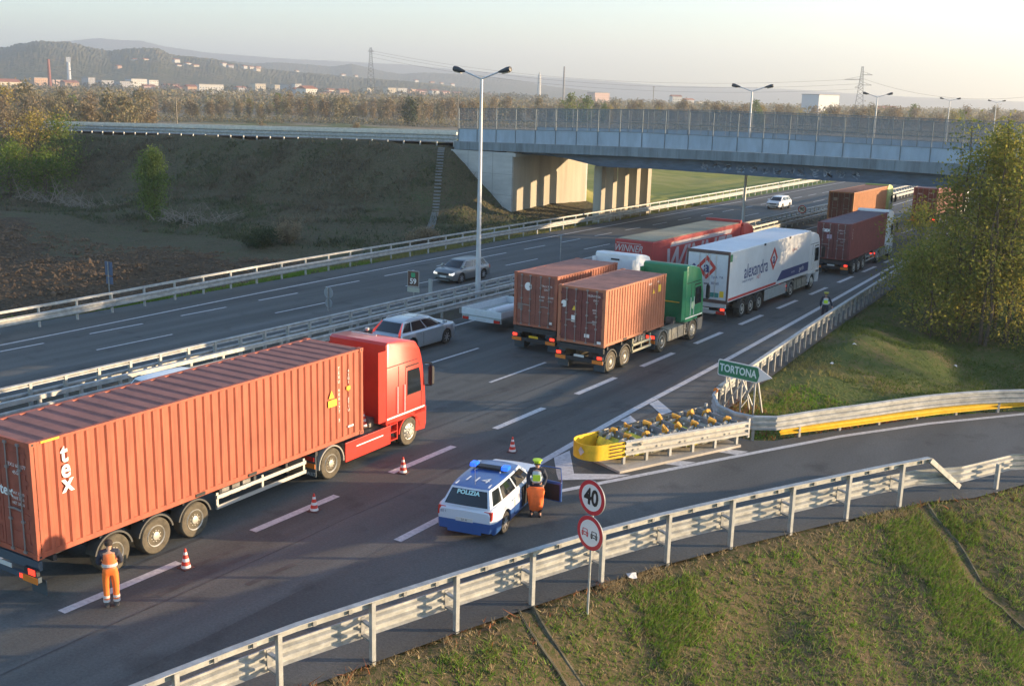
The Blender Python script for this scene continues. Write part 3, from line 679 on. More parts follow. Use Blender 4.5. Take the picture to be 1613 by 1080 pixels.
def arc_fender(parent, x0, x1, y, r, m, a0=20, a1=160, zc=0.5, t=0.03):
    mb = MB(); n = 14; pts = [(y+math.cos(R(a0+(a1-a0)*k/n))*r, zc+math.sin(R(a0+(a1-a0)*k/n))*r) for k in range(n+1)]
    for (ya, za), (yb, zb2) in zip(pts[:-1], pts[1:]):
        mb.quad((x0, ya, za), (x1, ya, za), (x1, yb, zb2), (x0, yb, zb2))
        for xx, fl in ((x0, 0), (x1, 1)):
            oy = (ya-y)*(1-t*1.6/r)+y; oz = (za-zc)*(1-t*1.6/r)+zc; oyb = (yb-y)*(1-t*1.6/r)+y; ozb = (zb2-zc)*(1-t*1.6/r)+zc
            mb.quad((xx, ya, za), (xx, yb, zb2), (xx, oyb, ozb), (xx, oy, oz))
        mb.quad((x0, (ya-y)*(1-t/r)+y, (za-zc)*(1-t/r)+zc), (x0, (yb-y)*(1-t/r)+y, (zb2-zc)*(1-t/r)+zc), (x1, (yb-y)*(1-t/r)+y, (zb2-zc)*(1-t/r)+zc), (x1, (ya-y)*(1-t/r)+y, (za-zc)*(1-t/r)+zc))
    return mb.build('mudguard', m, parent)

# ------------------------------------------------------------------ container
def container(label, loc, rotz, L, H, body, roofc, doorc, marks=None, simple=False, roof_ribs=0.5, rd_=.034, group='shipping containers on the lorries', side_pitch=0.29, logo=None):
    t = thing('shipping_container', label, 'container', loc, rotz, group); W = 2.44; hw = W/2; d = 0.040
    fr = MB()
    for sx in (-1, 1):
        x = sx*(hw-.08)
        fr.box(x-.08, x+.08, -.0, .10, 0, H); fr.box(x-.08, x+.08, L-.10, L, 0, H)
        fr.box(x-.08+.02*(sx < 0), x+.08-.02*(sx > 0), .10, L-.10, 0.0, 0.14); fr.box(x-.06, x+.06, .10, L-.10, H-.075, H-.012)
        for y in (-.012, L-.165):
            for z in (-.008, H-.11): fr.box(sx*(hw-.085)-.092, sx*(hw-.085)+.092, y, y+.178, z, z+.118)
    fr.box(-hw+.16, hw-.16, 0.01, .09, H-.13, H-.012); fr.box(-hw+.16, hw-.16, 0.01, .09, 0, .13); fr.box(-hw+.16, hw-.16, L-.09, L-.01, H-.10, H-.012)
    fr.build('frame', body, t)
    holes = MB()
    for sx in (-1, 1):
        for y in (.075, L-.075):
            for z in (.05, H-.05): holes.obox((sx*(hw+.008), y, z), (.003, 0, 0), (0, .032, 0), (0, 0, .024))
        for y in (L/2-1.0, L/2+1.0): holes.obox((sx*(hw+.001), y, .07), (.003, 0, 0), (0, .17, 0), (0, 0, .045))
    holes.build('casting_hole', black_p, t)
    for sx in (-1, 1):       # corrugated side walls
        mb = MB(); n = int((L-.24)/side_pitch); p = (L-.24)/n; ys = []
        for k in range(n):
            y = .12+k*p; ys += [(y, 0), (y+p*.26, 0), (y+p*.42, d), (y+p*.80, d), (y+p*.96, 0)]
        ys.append((L-.12, 0))
        for (a, da), (b, db) in zip(ys[:-1], ys[1:]):
            xa = sx*(hw-.004-da); xb = sx*(hw-.004-db)
            f = [(xa, a, .13), (xb, b, .13), (xb, b, H-.07), (xa, a, H-.07)]; mb.ngon(f if sx > 0 else f[::-1])
        mb.build('side_wall', body, t)
    mb = MB(); n = int((L-.3)/roof_ribs); p = (L-.3)/n   # roof: pressed grooves across
    ys = [(0.09, 0)]
    for k in range(n):
        y = .15+k*p; ys += [(y+p*.30, 0), (y+p*.40, rd_), (y+p*.62, rd_), (y+p*.72, 0)]
    ys.append((L-.09, 0))
    for (a, da), (b, db) in zip(ys[:-1], ys[1:]): mb.quad((-hw+.14, a, H-.014-da), (hw-.14, a, H-.014-da), (hw-.14, b, H-.014-db), (-hw+.14, b, H-.014-db))
    for (a, da), (b, db) in zip(ys[:-1], ys[1:]):
        for sx in (-1, 1): mb.quad((sx*(hw-.14), a, H-.014-da), (sx*(hw-.14), b, H-.014-db), (sx*(hw-.05), b, H-.016), (sx*(hw-.05), a, H-.016))
    mb.build('roof', roofc, t)
    fw_ = MB(); n = 10
    for k in range(n):
        x = -hw+.16+k*(W-.32)/n; w_ = (W-.32)/n; fw_.quad((x+w_, L-.05-(.03 if k % 2 else 0), .1), (x, L-.05-(.03 if k % 2 else 0), .1), (x, L-.05-(.03 if k % 2 else 0), H-.1), (x+w_, L-.05-(.03 if k % 2 else 0), H-.1))
    fw_.build('front_wall', body, t)
    for sx in (-1, 1):       # doors
        mb = MB(); xa, xb = sorted((sx*.012, sx*(hw-.165))); mb.box(xa, xb, .03, .07, .14, H-.14)
        hh = (H-.4)/5
        for k in range(5): mb.box(xa+.10, xb-.10, .018, .031, .22+k*hh, .22+k*hh+hh*.72)
        dr = mb.build('door', doorc, t)
        for f in (.27, .73):
            x = xa+(xb-xa)*f; lb = MB(); lb.tube([(x, -.012, .09), (x, -.012, H-.09)], .019, 6)
            for z in (.10, H*.3, H*.52, H*.75, H-.11): lb.box(x-.055, x+.055, -.03, .02, z-.03, z+.03)
            lb.bar((x, -.03, H*.40), (x+(.30 if f < .5 else -.30), -.035, H*.41), .03, .04); lb.build('locking_bar', mat('locking_bar_steel', (0.30, 0.27, 0.26), 0.5, 0.4), dr)
        hg = MB()
        for z in (.3, H*.35, H*.65, H-.35): hg.box(sx*(hw-.19)-.06, sx*(hw-.19)+.06, .0, .03, z-.05, z+.05)
        hg.build('hinge', doorc, dr)
    for args in (marks or []):
        s, size, where, a, z, m = args[:6]; kw = args[6] if len(args) > 6 else {}
        if where == 'side': text(s, size, m, (hw+.001, a, z), (0, 1, 0), (0, 0, 1), t, **kw)
        elif where == 'rear': text(s, size, m, (a, .016, z), (1, 0, 0), (0, 0, 1), t, **kw)
        elif where == 'sidev':  # vertical stack of characters
            for k, ch in enumerate(s):
                if ch != ' ': text(ch, size, m, (hw+.001, a, z-k*size*.95), (0, 1, 0), (0, 0, 1), t, **kw)
        elif where == 'patch_s': b = MB(); w_, h_ = size; b.box(hw+.0005, hw+.004, a-w_/2, a+w_/2, z-h_/2, z+h_/2); b.build('label_plate', m, t)
        elif where == 'patch_r': b = MB(); w_, h_ = size; b.box(a-w_/2, a+w_/2, .008, .017, z-h_/2, z+h_/2); b.build('label_plate', m, t)
        elif where == 'tri_s': b = MB(); b.ngon([(hw+.004, a-size*.5, z-size*.5), (hw+.004, a+size*.5, z-size*.5), (hw+.004, a, z+size*.5)]); b.build('warning_triangle', m, t)
        elif where == 'tri_r': b = MB(); b.ngon([(a-size*.5, .010, z-size*.5), (a+size*.5, .010, z-size*.5), (a, .010, z+size*.5)]); b.build('warning_triangle', m, t)
        elif where == 'disc_r': b = MB(); b.lathe([(0, size), (.004, size), (.005, .001)], (a, .016, z), 'y', 18, 0, -1); b.build('round_sticker', m, t)
    return t

# ------------------------------------------------------------------ lorry
def cab_profile(y0, Lc, zr, zf):
    """side outline (y,z), counter-clockwise seen from +x; roof fairing rises to zr at the rear"""
    return [(y0, 1.05), (y0+Lc*.30, 1.0), (y0+Lc-.02, 1.0), (y0+Lc, 1.25), (y0+Lc-.03, 2.0), (y0+Lc-.16, 2.75), (y0+Lc-.26, 3.12), (y0+Lc-.38, 3.12+.45*(zf-3.12)), (y0+Lc-.62, zf-.10), (y0+Lc-.95, zf), (y0+Lc*.35, (zf+zr)/2+.03), (y0+.10, zr), (y0, zr-.08)]
def lorry(label, loc, rotz, y_ax, tractor, cabc, chassis_len, wheels='steel', opts=None):
    """y_ax: trailer axle positions; tractor: dict(rear,front axles, y0 cab rear, L cab, zr, zf)"""
    o = opts or {}; t = thing('lorry', label, 'lorry', loc, rotz, 'lorries queuing on the highway')
    tyre = o.get('tyre', rubber); T = tractor; ch = MB(); zc = o.get('zc', 1.05)
    for sx in (-1, 1):
        ch.box(sx*.42-.06, sx*.42+.06, .35, chassis_len, zc-.38, zc-.02)
        ch.box(sx*.42-.05, sx*.42+.05, chassis_len-.9, T['front']+.7, .72, .98)
    for y in [.5+k*1.35 for k in range(int(chassis_len/1.35))]: ch.box(-1.15, 1.15, y-.05, y+.05, zc-.20, zc-.045)
    ch.box(-.5, .5, T['rear']-.5, T['rear']+.45, .98, min(1.16, zc-.06)); ch.build('chassis', chassis_m, t)
    bp = MB(); bp.box(-1.2, 1.2, .02, .12, zc-.30, zc-.06); bp.box(-1.22, 1.22, -.04, .06, .52, .66); bp.box(-.5, .5, .05, .25, .45, .55); bp.build('rear_bumper', o.get('bumper', chassis_m), t)
    for sx in (-1, 1):
        lm = MB(); lm.box(sx*.98-.24, sx*.98+.24, -.07, .02, .70, .86); lm.build('tail_light', black_p, t)
        l2 = MB(); l2.box(sx*1.06-.12, sx*1.06+.12, -.078, -.068, .72, .85); l2.build('lamp_lens', tail_on if o.get('brake', True) else tail_off, t)
        rf = MB(); rf.box(sx*.96-.27, sx*.96+.27, -.085, -.06, .50, .66); rf.build('reflector', orange_refl if o.get('orange', True) else tail_off, t)
        mf = MB(); mf.box(sx*.95-.28, sx*.95+.28, .16, .18, .12, .52); mf.build('mudflap', mat('mudflap_rubber', (0.06, 0.075, 0.085), 0.8), t)
    pl = MB(); pl.box(-.26, .26, -.075, -.058, .70, .81); pl.build('number_plate', mat('plate_white', (0.6, 0.6, 0.56), 0.5) if not o.get('yplate') else yellow_p, t)
    for y in y_ax:
        for sx in (-1, 1):
            wheel(t, sx*1.05, y, .50, .36, sx, wheels, tyre)
            arc_fender(t, sx*1.05-.19, sx*1.05+.19, y, .60, mat('dark_fender', (0.07, 0.07, 0.065), 0.6), 12, 168, .5)
        ax = MB(); ax.tube([(-1, y, .5), (1, y, .5)], .07, 8); ax.build('axle', chassis_m, t)
    lg = MB()          # landing legs, tool boxes
    yl = o.get('legs', T['rear']-1.75)
    for sx in (-1, 1): lg.box(sx*.75-.06, sx*.75+.06, yl-.06, yl+.06, .42, zc-.1); lg.box(sx*.75-.13, sx*.75+.13, yl-.12, yl+.12, .38, .42)
    lg.bar((-.75, yl, .7), (.75, yl, .7), .05); lg.build('landing_gear', chassis_m, t)
    if o.get('guard', True):
        ga, gb_ = y_ax[-1]+.85, T['rear']-1.15
        for sx in (-1, 1):
            sg = MB()
            for z in (.58, .88): sg.box(sx*1.19-.02, sx*1.19+.02, ga, gb_, z-.055, z+.055)
            for y in (ga+.05, (ga+gb_)/2, gb_-.05): sg.box(sx*1.15-.03, sx*1.15+.015, y-.04, y+.04, .50, zc-.1)
            sg.build('side_guard', o.get('guardm', mat('alloy_guard', (0.55, 0.54, 0.50), 0.45, 0.5)), t)
        tb = MB()
        for k in range(3): tb.box(.85, 1.12, ga+.25+k*.42, ga+.55+k*.42, zc-.34, zc-.06)
        tb.build('valve_box', mat('grimy_grey', (0.2, 0.19, 0.17), 0.7, var=0.3), t)
    # tractor unit
    y0, Lc, zr, zf = T['y0'], T['L'], T['zr'], T['zf']; hw = 1.245
    for y, kd in ((T['rear'], wheels), (T['front'], 'front')):
        for sx in (-1, 1): wheel(t, sx*(1.06 if kd != 'front' else 1.07), y, .51, .34 if kd != 'front' else .30, sx, kd, o.get('tyre2', tyre))
    for sx in (-1, 1):
        arc_fender(t, sx*1.04-.26, sx*1.04+.22, T['rear'], .62, o.get('fender', mat('grey_fender', (0.28, 0.27, 0.24), 0.6)), -5, 185, .5)
        fm = MB(); fm.box(sx*.92-.29, sx*.92+.29, T['rear']-.72, T['rear']-.68, .25, .95); fm.build('mudflap', _m['mudflap_rubber'], t)
        tl = MB(); tl.box(sx*.95-.22, sx*.95+.22, T['rear']-.76, T['rear']-.725, .76, .90); tl.build('tail_light', tail_on if o.get('brake', True) else tail_off, t)
        orr = MB(); orr.box(sx*.95-.25, sx*.95+.25, T['rear']-.75, T['rear']-.722, .52, .68); orr.build('reflector', orange_refl, t)
    cb = MB(); cb.prism(cab_profile(y0, Lc, zr, zf), -hw, hw, .07); cab = cb.build('cab', cabc, t, smooth=30)
    for sx in (-1, 1):
        xs_ = sx*hw; e = .006*sx
        def panel(nm, pts, m, off=e, th=0):
            b = MB(); p3 = [(xs_+off, y, z) for y, z in pts]; b.ngon(p3 if sx < 0 else p3[::-1]); return b.build(nm, m, cab)
        yf = y0+Lc
        b = MB(); b.prism([(yf-1.12, 1.88), (yf-.30, 1.88), (yf-.36, 2.45), (yf-.44, 2.74), (yf-1.12, 2.74)][::1], xs_-.005 if sx > 0 else xs_-.012, xs_+.012 if sx > 0 else xs_+.005); b.build('side_window', glass_m, cab)
        # door gap, rear panel gap and grab rails
        for (ya, za, yb, zb2) in ((yf-1.22, 1.15, yf-1.22, 2.86), (yf-1.22, 2.86, yf-.45, 2.92), (yf-1.62, 1.3, yf-1.62, 3.0), (y0+.06, 3.06, yf-.5, 3.06), (yf-.28, 1.3, yf-.28, 1.85), (yf-1.22, 1.86, yf-.30, 1.86)):
            g = MB(); g.obox((xs_+e*.3, (ya+yb)/2, (za+zb2)/2), (.004, 0, 0), (0, max(.016, abs(yb-ya)/2), 0), (0, 0, max(.016, abs(zb2-za)/2))); g.build('panel_gap', mat('gap_dark', (0.03, 0.01, 0.01), 0.7), cab)
        gr_ = MB(); gr_.tube([(xs_+sx*.05, yf-1.32, 1.35), (xs_+sx*.05, yf-1.32, 2.3)], .018, 6); gr_.tube([(xs_+sx*.05, yf-1.72, 1.35), (xs_+sx*.05, yf-1.72, 2.3)], .018, 6); gr_.build('grab_rail', white_s, cab)
        mm = MB(); mm.prism([(yf-.02, 2.05), (yf+.10, 2.02), (yf+.14, 2.35), (yf+.12, 2.68), (yf+.04, 2.76), (yf-.02, 2.70)], *sorted((xs_+sx*.10, xs_+sx*.28)), .04); mm.bar((xs_, yf-.12, 2.82), (xs_+sx*.2, yf+.08, 2.80), .05); mm.bar((xs_, yf-.05, 2.0), (xs_+sx*.2, yf+.08, 2.0), .05)
        mm.build('mirror', o.get('mirror', black_p), cab)
        # side deflector behind the cab
        sd = MB(); sd.box(*sorted((xs_-sx*.02, xs_-sx*.06)), y0-.38, y0+.02, 1.2, zr-.25); sd.build('air_deflector', cabc, t)
        # lower body: bumper with arch, steps, tank
        lb = MB(); lb.prism([(yf-.62, .42), (yf-.05, .38), (yf+.03, .60), (yf+.03, 1.22), (yf-.75, 1.22), (yf-.66, 1.02), (yf-.60, .75)], *sorted((xs_, xs_-sx*.42)), .03); lb.build('bumper', o.get('lower', cabc), t, smooth=30)
        st = MB(); ys0, ys1 = y0+.10, T['front']-.66
        st.box(*sorted((xs_-sx*.01, xs_-sx*.04)), ys0, ys1, 1.08, 1.24); 
        for z in (.42, .70, .98): st.box(*sorted((xs_-sx*.01, xs_-sx*.35)), ys1-.40, ys1-.03, z, z+.035)
        st.box(*sorted((xs_-sx*.02, xs_-sx*.05)), ys1-.04, ys1, .40, 1.1); st.box(*sorted((xs_-sx*.02, xs_-sx*.05)), ys1-.44, ys1-.40, .40, 1.1); st.box(*sorted((xs_-sx*.36, xs_-sx*.38)), ys1-.40, ys1-.04, .40, 1.1)
        st.build('step', o.get('lower', cabc), t)
        af = arc_fender(t, *sorted((xs_, xs_-sx*.36)), T['front'], .62, o.get('lower', cabc), 5, 175, .5)
        stp = MB(); stp.box(*sorted((xs_+sx*.003, xs_+sx*.008)), y0+.05, yf-.1, 1.22, 1.28); stp.build('trim_stripe', white_s, cab)
        if o.get('skirt'):
            sk = MB(); sk.box(*sorted((xs_-sx*.0, xs_-sx*.05)), T['rear']+.70, T['front']-1.08, .34, 1.00); sk.build('side_skirt', cabc, t, bevel=.015)
            s2 = MB(); s2.box(*sorted((xs_+sx*.002, xs_+sx*.006)), T['rear']+1.25, T['front']-1.5, .74, .78); s2.build('trim_stripe', white_s, t)
            tk = MB(); tk.box(*sorted((xs_-sx*.08, xs_-sx*.62)), T['rear']+.72, T['front']-1.1, .45, .96); tk.build('catwalk', mat('catwalk_alloy', (0.16, 0.16, 0.16), 0.5, 0.5, var=0.3), t)
        else:
            tk = MB(); ya, yb = T['rear']+.78, T['front']-.78
            tk.prism([(0, 0)]*0 or [(ya, .38), (yb, .38), (yb, 1.0), (ya, 1.0)], *sorted((xs_-sx*.03, xs_-sx*.60)), .08); tk.build('fuel_tank', o.get('tank', mat('alloy_tank', (0.38, 0.36, 0.30), 0.5, 0.5, var=0.3)), t, smooth=30)
            for yb_ in (ya+.3, (ya+yb)/2, yb-.3):
                sp_ = MB(); sp_.box(*sorted((xs_-sx*.02, xs_-sx*.05)), yb_-.03, yb_+.03, .37, 1.01); sp_.build('tank_strap', chassis_m, t)
    ws = MB(); yf = y0+Lc; ws.ngon([(-1.12, yf+.0, 2.02), (-1.08, yf-.16, 2.88), (1.08, yf-.16, 2.88), (1.12, yf+.0, 2.02)][::-1]); ws.build('windscreen', glass_m, cab)
    gl = MB(); gl.box(-.9, .9, yf+.0, yf+.02, 1.3, 1.85); gl.build('grille', black_p, cab)
    fbm = MB(); fbm.box(-.85, .85, yf-.2, yf+.02, .42, 1.15); fbm.build('front_bumper', o.get('lower', cabc), t)
    rl = MB()
    for k in range(4): rl.lathe([(0, .02), (.05, .05), (.1, .05), (.101, .001)], (-.9+k*.6, yf-.72, zf+.01), 'z', 10)
    ex = MB(); ex.tube([(.0, y0-.25, 1.05), (.0, y0-.25, 1.7)], .11, 10); ex.box(-.85, -.3, y0-.35, y0-.08, 1.0, 1.6); ex.box(.35, .8, y0-.35, y0-.1, 1.0, 1.3); ex.build('air_tank', mat('grimy_alloy', (0.22, 0.21, 0.2), 0.5, 0.4, var=.3), t)
    hs = MB()
    for dx in (-.15, 0, .15): hs.tube([(dx, y0-.2, 1.9), (dx*2, y0-.5, 1.35), (dx*2.4, y0-.75, 1.3), (dx, y0-1.0, 1.5)], .014, 5)
    hs.build('air_hose', mat('hose', (0.3, 0.05, 0.03), 0.5), t)
    return t, cab

red_cont = mat('brick_red_container', (0.37, 0.090, 0.046), 0.6, var=0.22, scale=1.8, bump=0.18, bscale=2.2, stretch=(1, 1.6, .35))
red_roof = mat('faded_container_roof', (0.27, 0.11, 0.085), 0.7, var=0.15, scale=1.5)
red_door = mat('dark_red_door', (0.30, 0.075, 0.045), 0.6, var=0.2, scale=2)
red_cab = mat('red_cab_paint', (0.58, 0.045, 0.03), 0.32, coat=0.3, var=0.06, scale=2)
# 1 the long red container lorry, nearest
l1, cab1 = lorry('red articulated lorry nearest the camera, carrying the longest container', (-23.61, 13.78, 0), 0.04, [2.15, 3.50, 4.85],
      dict(rear=10.55, front=14.72, y0=13.38, L=2.32, zr=3.92, zf=3.80), red_cab, 11.9, opts=dict(skirt=True, zc=1.10, tyre=tyre_dusty, brake=False, legs=9.0, yplate=False, bumper=mat('blue_grey_bumper', (0.05, 0.075, 0.10), 0.6)))
rb = MB(); rb.box(.55, 1.2, -.068, -.063, .53, .64); rb.box(.92, 1.18, -.082, -.079, .71, .86); rb.build('lamp_lens', tail_on, l1)
text('RENAULT', .16, white_s, (.92, 10.55-.725, .33), (1, 0, 0), (0, 0, 1), l1, sx=.8)
ab = MB(); ab.lathe([(0, .03), (.05, .08), (.12, .08), (.13, .001)], (-.85, 15.0, 3.80), 'z', 12); ab.box(-1.0, .1, 14.3, 14.34, 3.86, 3.90); ab.build('roof_bar', chrome, l1)
container('longest brick red container, with three white letters one above another near its rear', (-23.61+.0, 13.78, 1.10), 0.04, 12.19, 2.90, red_cont, red_roof, red_door, [
    ('t', .66, 'side', .90, 2.42, white_s, dict(bold=.016, sx=.85)), ('e', .66, 'side', .92, 2.03, white_s, dict(bold=.016, sx=.85)), ('x', .66, 'side', .95, 1.66, white_s, dict(bold=.016, sx=.9)),
    ('TEXU 600177', .13, 'rear', .62, 2.25, white_s), ('45G1', .13, 'rear', .62, 2.07, white_s), ('MAX 32500', .10, 'rear', .62, 1.55, white_s), ('TARE 3900', .10, 'rear', .62, 1.42, white_s), ('NET 28600', .10, 'rear', .62, 1.29, white_s), ('tex', .38, 'rear', .18, 1.55, white_s, dict(bold=.01)),
    ('TEXU 600177 5', .15, 'sidev', 10.98, 2.45, white_s), ('45G1', .13, 'sidev', 11.45, 2.28, white_s), ('3', .2, 'side', 11.45, 1.68, yellow_s), ('ETIU', .13, 'sidev', 11.45, 1.35, white_s),
    ((.26, .24), 0, 0, 0, 0, 0)][:-1] + [(None, (.40, .22), 'patch_s', 10.66, 1.38, yellow_s), (None, .26, 'tri_s', 10.62, 1.68, yellow_s), (None, (.18, .12), 'patch_s', 11.45, 1.72, yellow_s), (None, (.28, .06), 'patch_s', 11.55, .42, white_s),
    (None, (.5, .05), 'patch_s', .55, 2.86, yellow_s)], roof_ribs=.50)
cone_on_truck = None

# 2 green lorry with short container
org_cont = mat('orange_brown_container', (0.42, 0.155, 0.082), 0.6, var=0.10, scale=1.6, bump=0.08, bscale=5)
org_roof = mat('dusty_red_roof', (0.25, 0.115, 0.09), 0.75, var=0.25, scale=1.2)
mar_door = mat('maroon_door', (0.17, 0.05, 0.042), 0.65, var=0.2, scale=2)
green_cab = mat('green_cab_paint', (0.025, 0.22, 0.10), 0.35, coat=0.2, var=0.08, scale=2)
l2, cab2 = lorry('green cabbed lorry carrying a short orange brown container', (-23.51, 41.41, 0), 0.0, [.70, 2.05],
      dict(rear=5.95, front=9.55, y0=8.45, L=2.25, zr=3.98, zf=3.80), green_cab, 7.1, opts=dict(zc=1.28, tyre=tyre_dusty, wheels='steel', legs=4.3, lower=mat('grey_bumper_plastic', (0.16, 0.155, 0.14), 0.6), guardm=mat('yellow_grey_guard', (0.55, 0.5, 0.33), 0.5)))
bd = MB(); bd.box(-.9, .9, 8.40, 8.445, 2.05, 2.09); bd.build('trim_stripe', yellow_s, l2)
em = MB(); em.lathe([(0, .20), (.01, .2), (.011, .001)], (1.25, 9.35, 1.85), 'x', 20); em.build('round_badge', mat('pale_green', (0.45, 0.6, 0.4), 0.5), l2)
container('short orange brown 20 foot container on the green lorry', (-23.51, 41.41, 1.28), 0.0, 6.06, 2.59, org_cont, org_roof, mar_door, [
    (None, .16, 'disc_r', -.92, 1.75, white_s), (None, .22, 'tri_r', -.38, 1.62, yellow_s), (None, (.22, .30), 'patch_r', -.40, 1.12, white_s), ('GLDU 0526', .13, 'rear', .62, 2.25, white_s), ('22G1', .12, 'rear', .72, 2.06, white_s),
    ('30480', .10, 'rear', .68, 1.62, white_s), ('2220', .10, 'rear', .68, 1.50, white_s), ('28260', .10, 'rear', .68, 1.1, white_s), ('33.2', .10, 'rear', .68, .98, white_s), (None, (.26, .16), 'patch_r', .32, .42, white_s), (None, (.2, .12), 'patch_r', .95, .18, white_s),
    (None, .24, 'tri_s', 4.75, 1.92, yellow_s), (None, (.28, .34), 'patch_s', 5.38, 1.98, yellow_s), ('GLDU', .13, 'side', 4.35, 2.3, white_s), ('052', .13, 'side', 5.2, 2.32, white_s)], roof_ribs=.6, rd_=.006, side_pitch=.25)
# 3 brown container, white cab
l3, cab3 = lorry('white cabbed lorry carrying a brown container, left of the green lorry', (-27.12, 43.26, 0), 0.0, [.75, 2.1],
      dict(rear=6.0, front=9.9, y0=8.0, L=2.25, zr=4.0, zf=3.85), mat('white_cab_paint', (0.72, 0.74, 0.76), 0.35, coat=0.2, var=0.05, scale=2), 7.2, opts=dict(zc=1.24, yplate=True, legs=4.3, orange=True))
vt = MB(); vt.box(-.25, .25, 7.95, 7.99, 3.62, 3.70); vt.build('roof_vent', black_p, l3)
rus_cont = mat('brown_container', (0.36, 0.115, 0.065), 0.6, var=0.15, scale=1.6); 
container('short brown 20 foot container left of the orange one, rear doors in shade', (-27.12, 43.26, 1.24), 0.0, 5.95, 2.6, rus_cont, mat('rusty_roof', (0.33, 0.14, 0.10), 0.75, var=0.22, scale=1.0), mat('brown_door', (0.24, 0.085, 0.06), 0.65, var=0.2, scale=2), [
    (None, .20, 'disc_r', -.42, 1.95, white_s), ('TRLU 9170', .13, 'rear', .62, 2.05, white_s), ('22G1', .12, 'rear', .6, 1.88, white_s), ('30480', .13, 'rear', .35, 1.52, white_s), ('2200', .13, 'rear', .35, 1.35, white_s), ('28280', .13, 'rear', .85, 1.52, white_s), ('33.1', .13, 'rear', .85, 1.35, white_s), (None, (.3, .3), 'patch_r', -.85, .95, mat('grey_plate', (.22, .16, .14), .6)), (None, (.16, .12), 'patch_r', .9, .3, white_s)], roof_ribs=.9, rd_=.008, side_pitch=.25)
# 4 maroon 40 ft, white cab
mar_cont = mat('maroon_container', (0.21, 0.052, 0.046), 0.6, var=0.12, scale=1.6); mar_roof = mat('grey_maroon_roof', (0.15, 0.11, 0.12), 0.7, var=0.15, scale=1.2)
l4, cab4 = lorry('white cabbed lorry carrying a long maroon container, ahead of the white trailer', (-23.35, 77.2, 0), 0.03, [1.6, 2.9, 4.2],
      dict(rear=8.6, front=12.6, y0=11.0, L=2.25, zr=3.95, zf=3.8), mat('white_cab_paint_b', (0.70, 0.72, 0.73), 0.35, var=.05, scale=2), 9.5, opts=dict(zc=1.13, legs=7.0))
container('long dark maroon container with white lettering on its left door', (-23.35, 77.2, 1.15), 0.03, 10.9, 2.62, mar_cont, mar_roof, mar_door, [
    ('tex', .42, 'rear', -.55, 2.08, white_s, dict(bold=.02)), (None, (.35, .3), 'patch_r', -.3, 1.62, mat('lilac_sticker', (.5, .38, .45), .6)), ('TEXU 43', .13, 'rear', .55, 2.1, white_s), ('42G1', .12, 'rear', .55, 1.9, white_s), ('MAX 30480', .1, 'rear', .6, 1.5, white_s), ('2.22', .1, 'rear', .6, 1.3, white_s), ('TEXU', .20, 'sidev', .45, 2.15, white_s)], roof_ribs=.6)
# 5 sunlit orange container further ahead in the next lane
l5, cab5 = lorry('lorry with pale green cab under the bridge, carrying a sunlit orange container', (-31.15, 104.3, 0), 0.0, [1.6, 2.9, 4.2],
      dict(rear=9.0, front=13.6, y0=12.1, L=2.25, zr=3.95, zf=3.8), mat('yellow_green_cab', (0.38, 0.45, 0.12), 0.4, var=.05, scale=2), 9.9, opts=dict(zc=1.15))
container('sunlit orange container under the bridge in the left lane', (-31.15, 104.3, 1.17), 0.0, 11.9, 2.65, mat('ochre_container', (0.44, 0.19, 0.085), 0.6, var=.1, scale=1.6), mat('orange_roof', (0.30, 0.13, 0.08), 0.7, var=.15), mar_door, [(None, (.35, .3), 'patch_r', -.55, 1.95, mat('grey_plate2', (.4, .3, .28), .6)), ('CAXU', .13, 'rear', .55, 2.1, white_s)], roof_ribs=.6)
# 6 the container lorry half hidden by the trees
l6, cab6 = lorry('lorry half hidden by the roadside trees under the right end of the bridge', (-26.0, 115.7, 0), -0.02, [1.6, 2.9, 4.2],
      dict(rear=9.0, front=13.6, y0=12.5, L=2.25, zr=3.95, zf=3.8), mat('white_cab_paint_c', (0.66, 0.66, 0.66), 0.4), 9.9, opts=dict(zc=1.25))
container('dark maroon container beside the roadside trees, furthest right', (-26.0, 115.7, 1.3), -0.02, 12.19, 2.6, mat('rose_container', (0.30, 0.10, 0.09), 0.6, var=.1, scale=1.6), mar_roof, mar_door, [('HLXU 44', .13, 'rear', .55, 2.1, white_s), ('MAX 30480', .13, 'rear', .6, 1.5, white_s), ('tex', .3, 'rear', -.6, 2.0, white_s)])

# ---- white reefer trailer
navy = mat('navy_print', (0.03, 0.045, 0.16), 0.5); red_print = mat('red_print', (0.50, 0.045, 0.035), 0.5); white_body = mat('white_trailer_panel', (0.66, 0.67, 0.68), 0.45, var=0.06, scale=0.8)
l7, cab7 = lorry('white lorry with refrigerated trailer bearing a red diamond emblem', (-23.73, 55.8, 0), 0.0, [2.45, 3.78, 5.1],
      dict(rear=10.6, front=14.6, y0=13.72, L=2.2, zr=3.85, zf=3.7), mat('white_cab_paint_d', (0.68, 0.68, 0.67), 0.35, var=.05), 12.5, opts=dict(zc=1.15, guard=False, legs=8.6, bumper=mat('grey_bumper', (0.5, 0.5, 0.5), 0.5), orange=False))
mb = MB(); mb.box(-1.275, 1.275, 0.06, 13.6, 1.18, 4.0); bx7 = mb.build('trailer_body', white_body, l7, bevel=.05)
fr = MB(); fr.box(-1.285, 1.285, 0, .07, 3.84, 4.02); fr.box(-1.285, -1.19, 0, .07, 1.1, 3.84); fr.box(1.19, 1.285, 0, .07, 1.1, 3.84); fr.box(-1.19, 1.19, 0, .07, 1.1, 1.28); fr.build('door_frame', mat('dark_door_frame', (0.10, 0.06, 0.055), 0.6), l7)
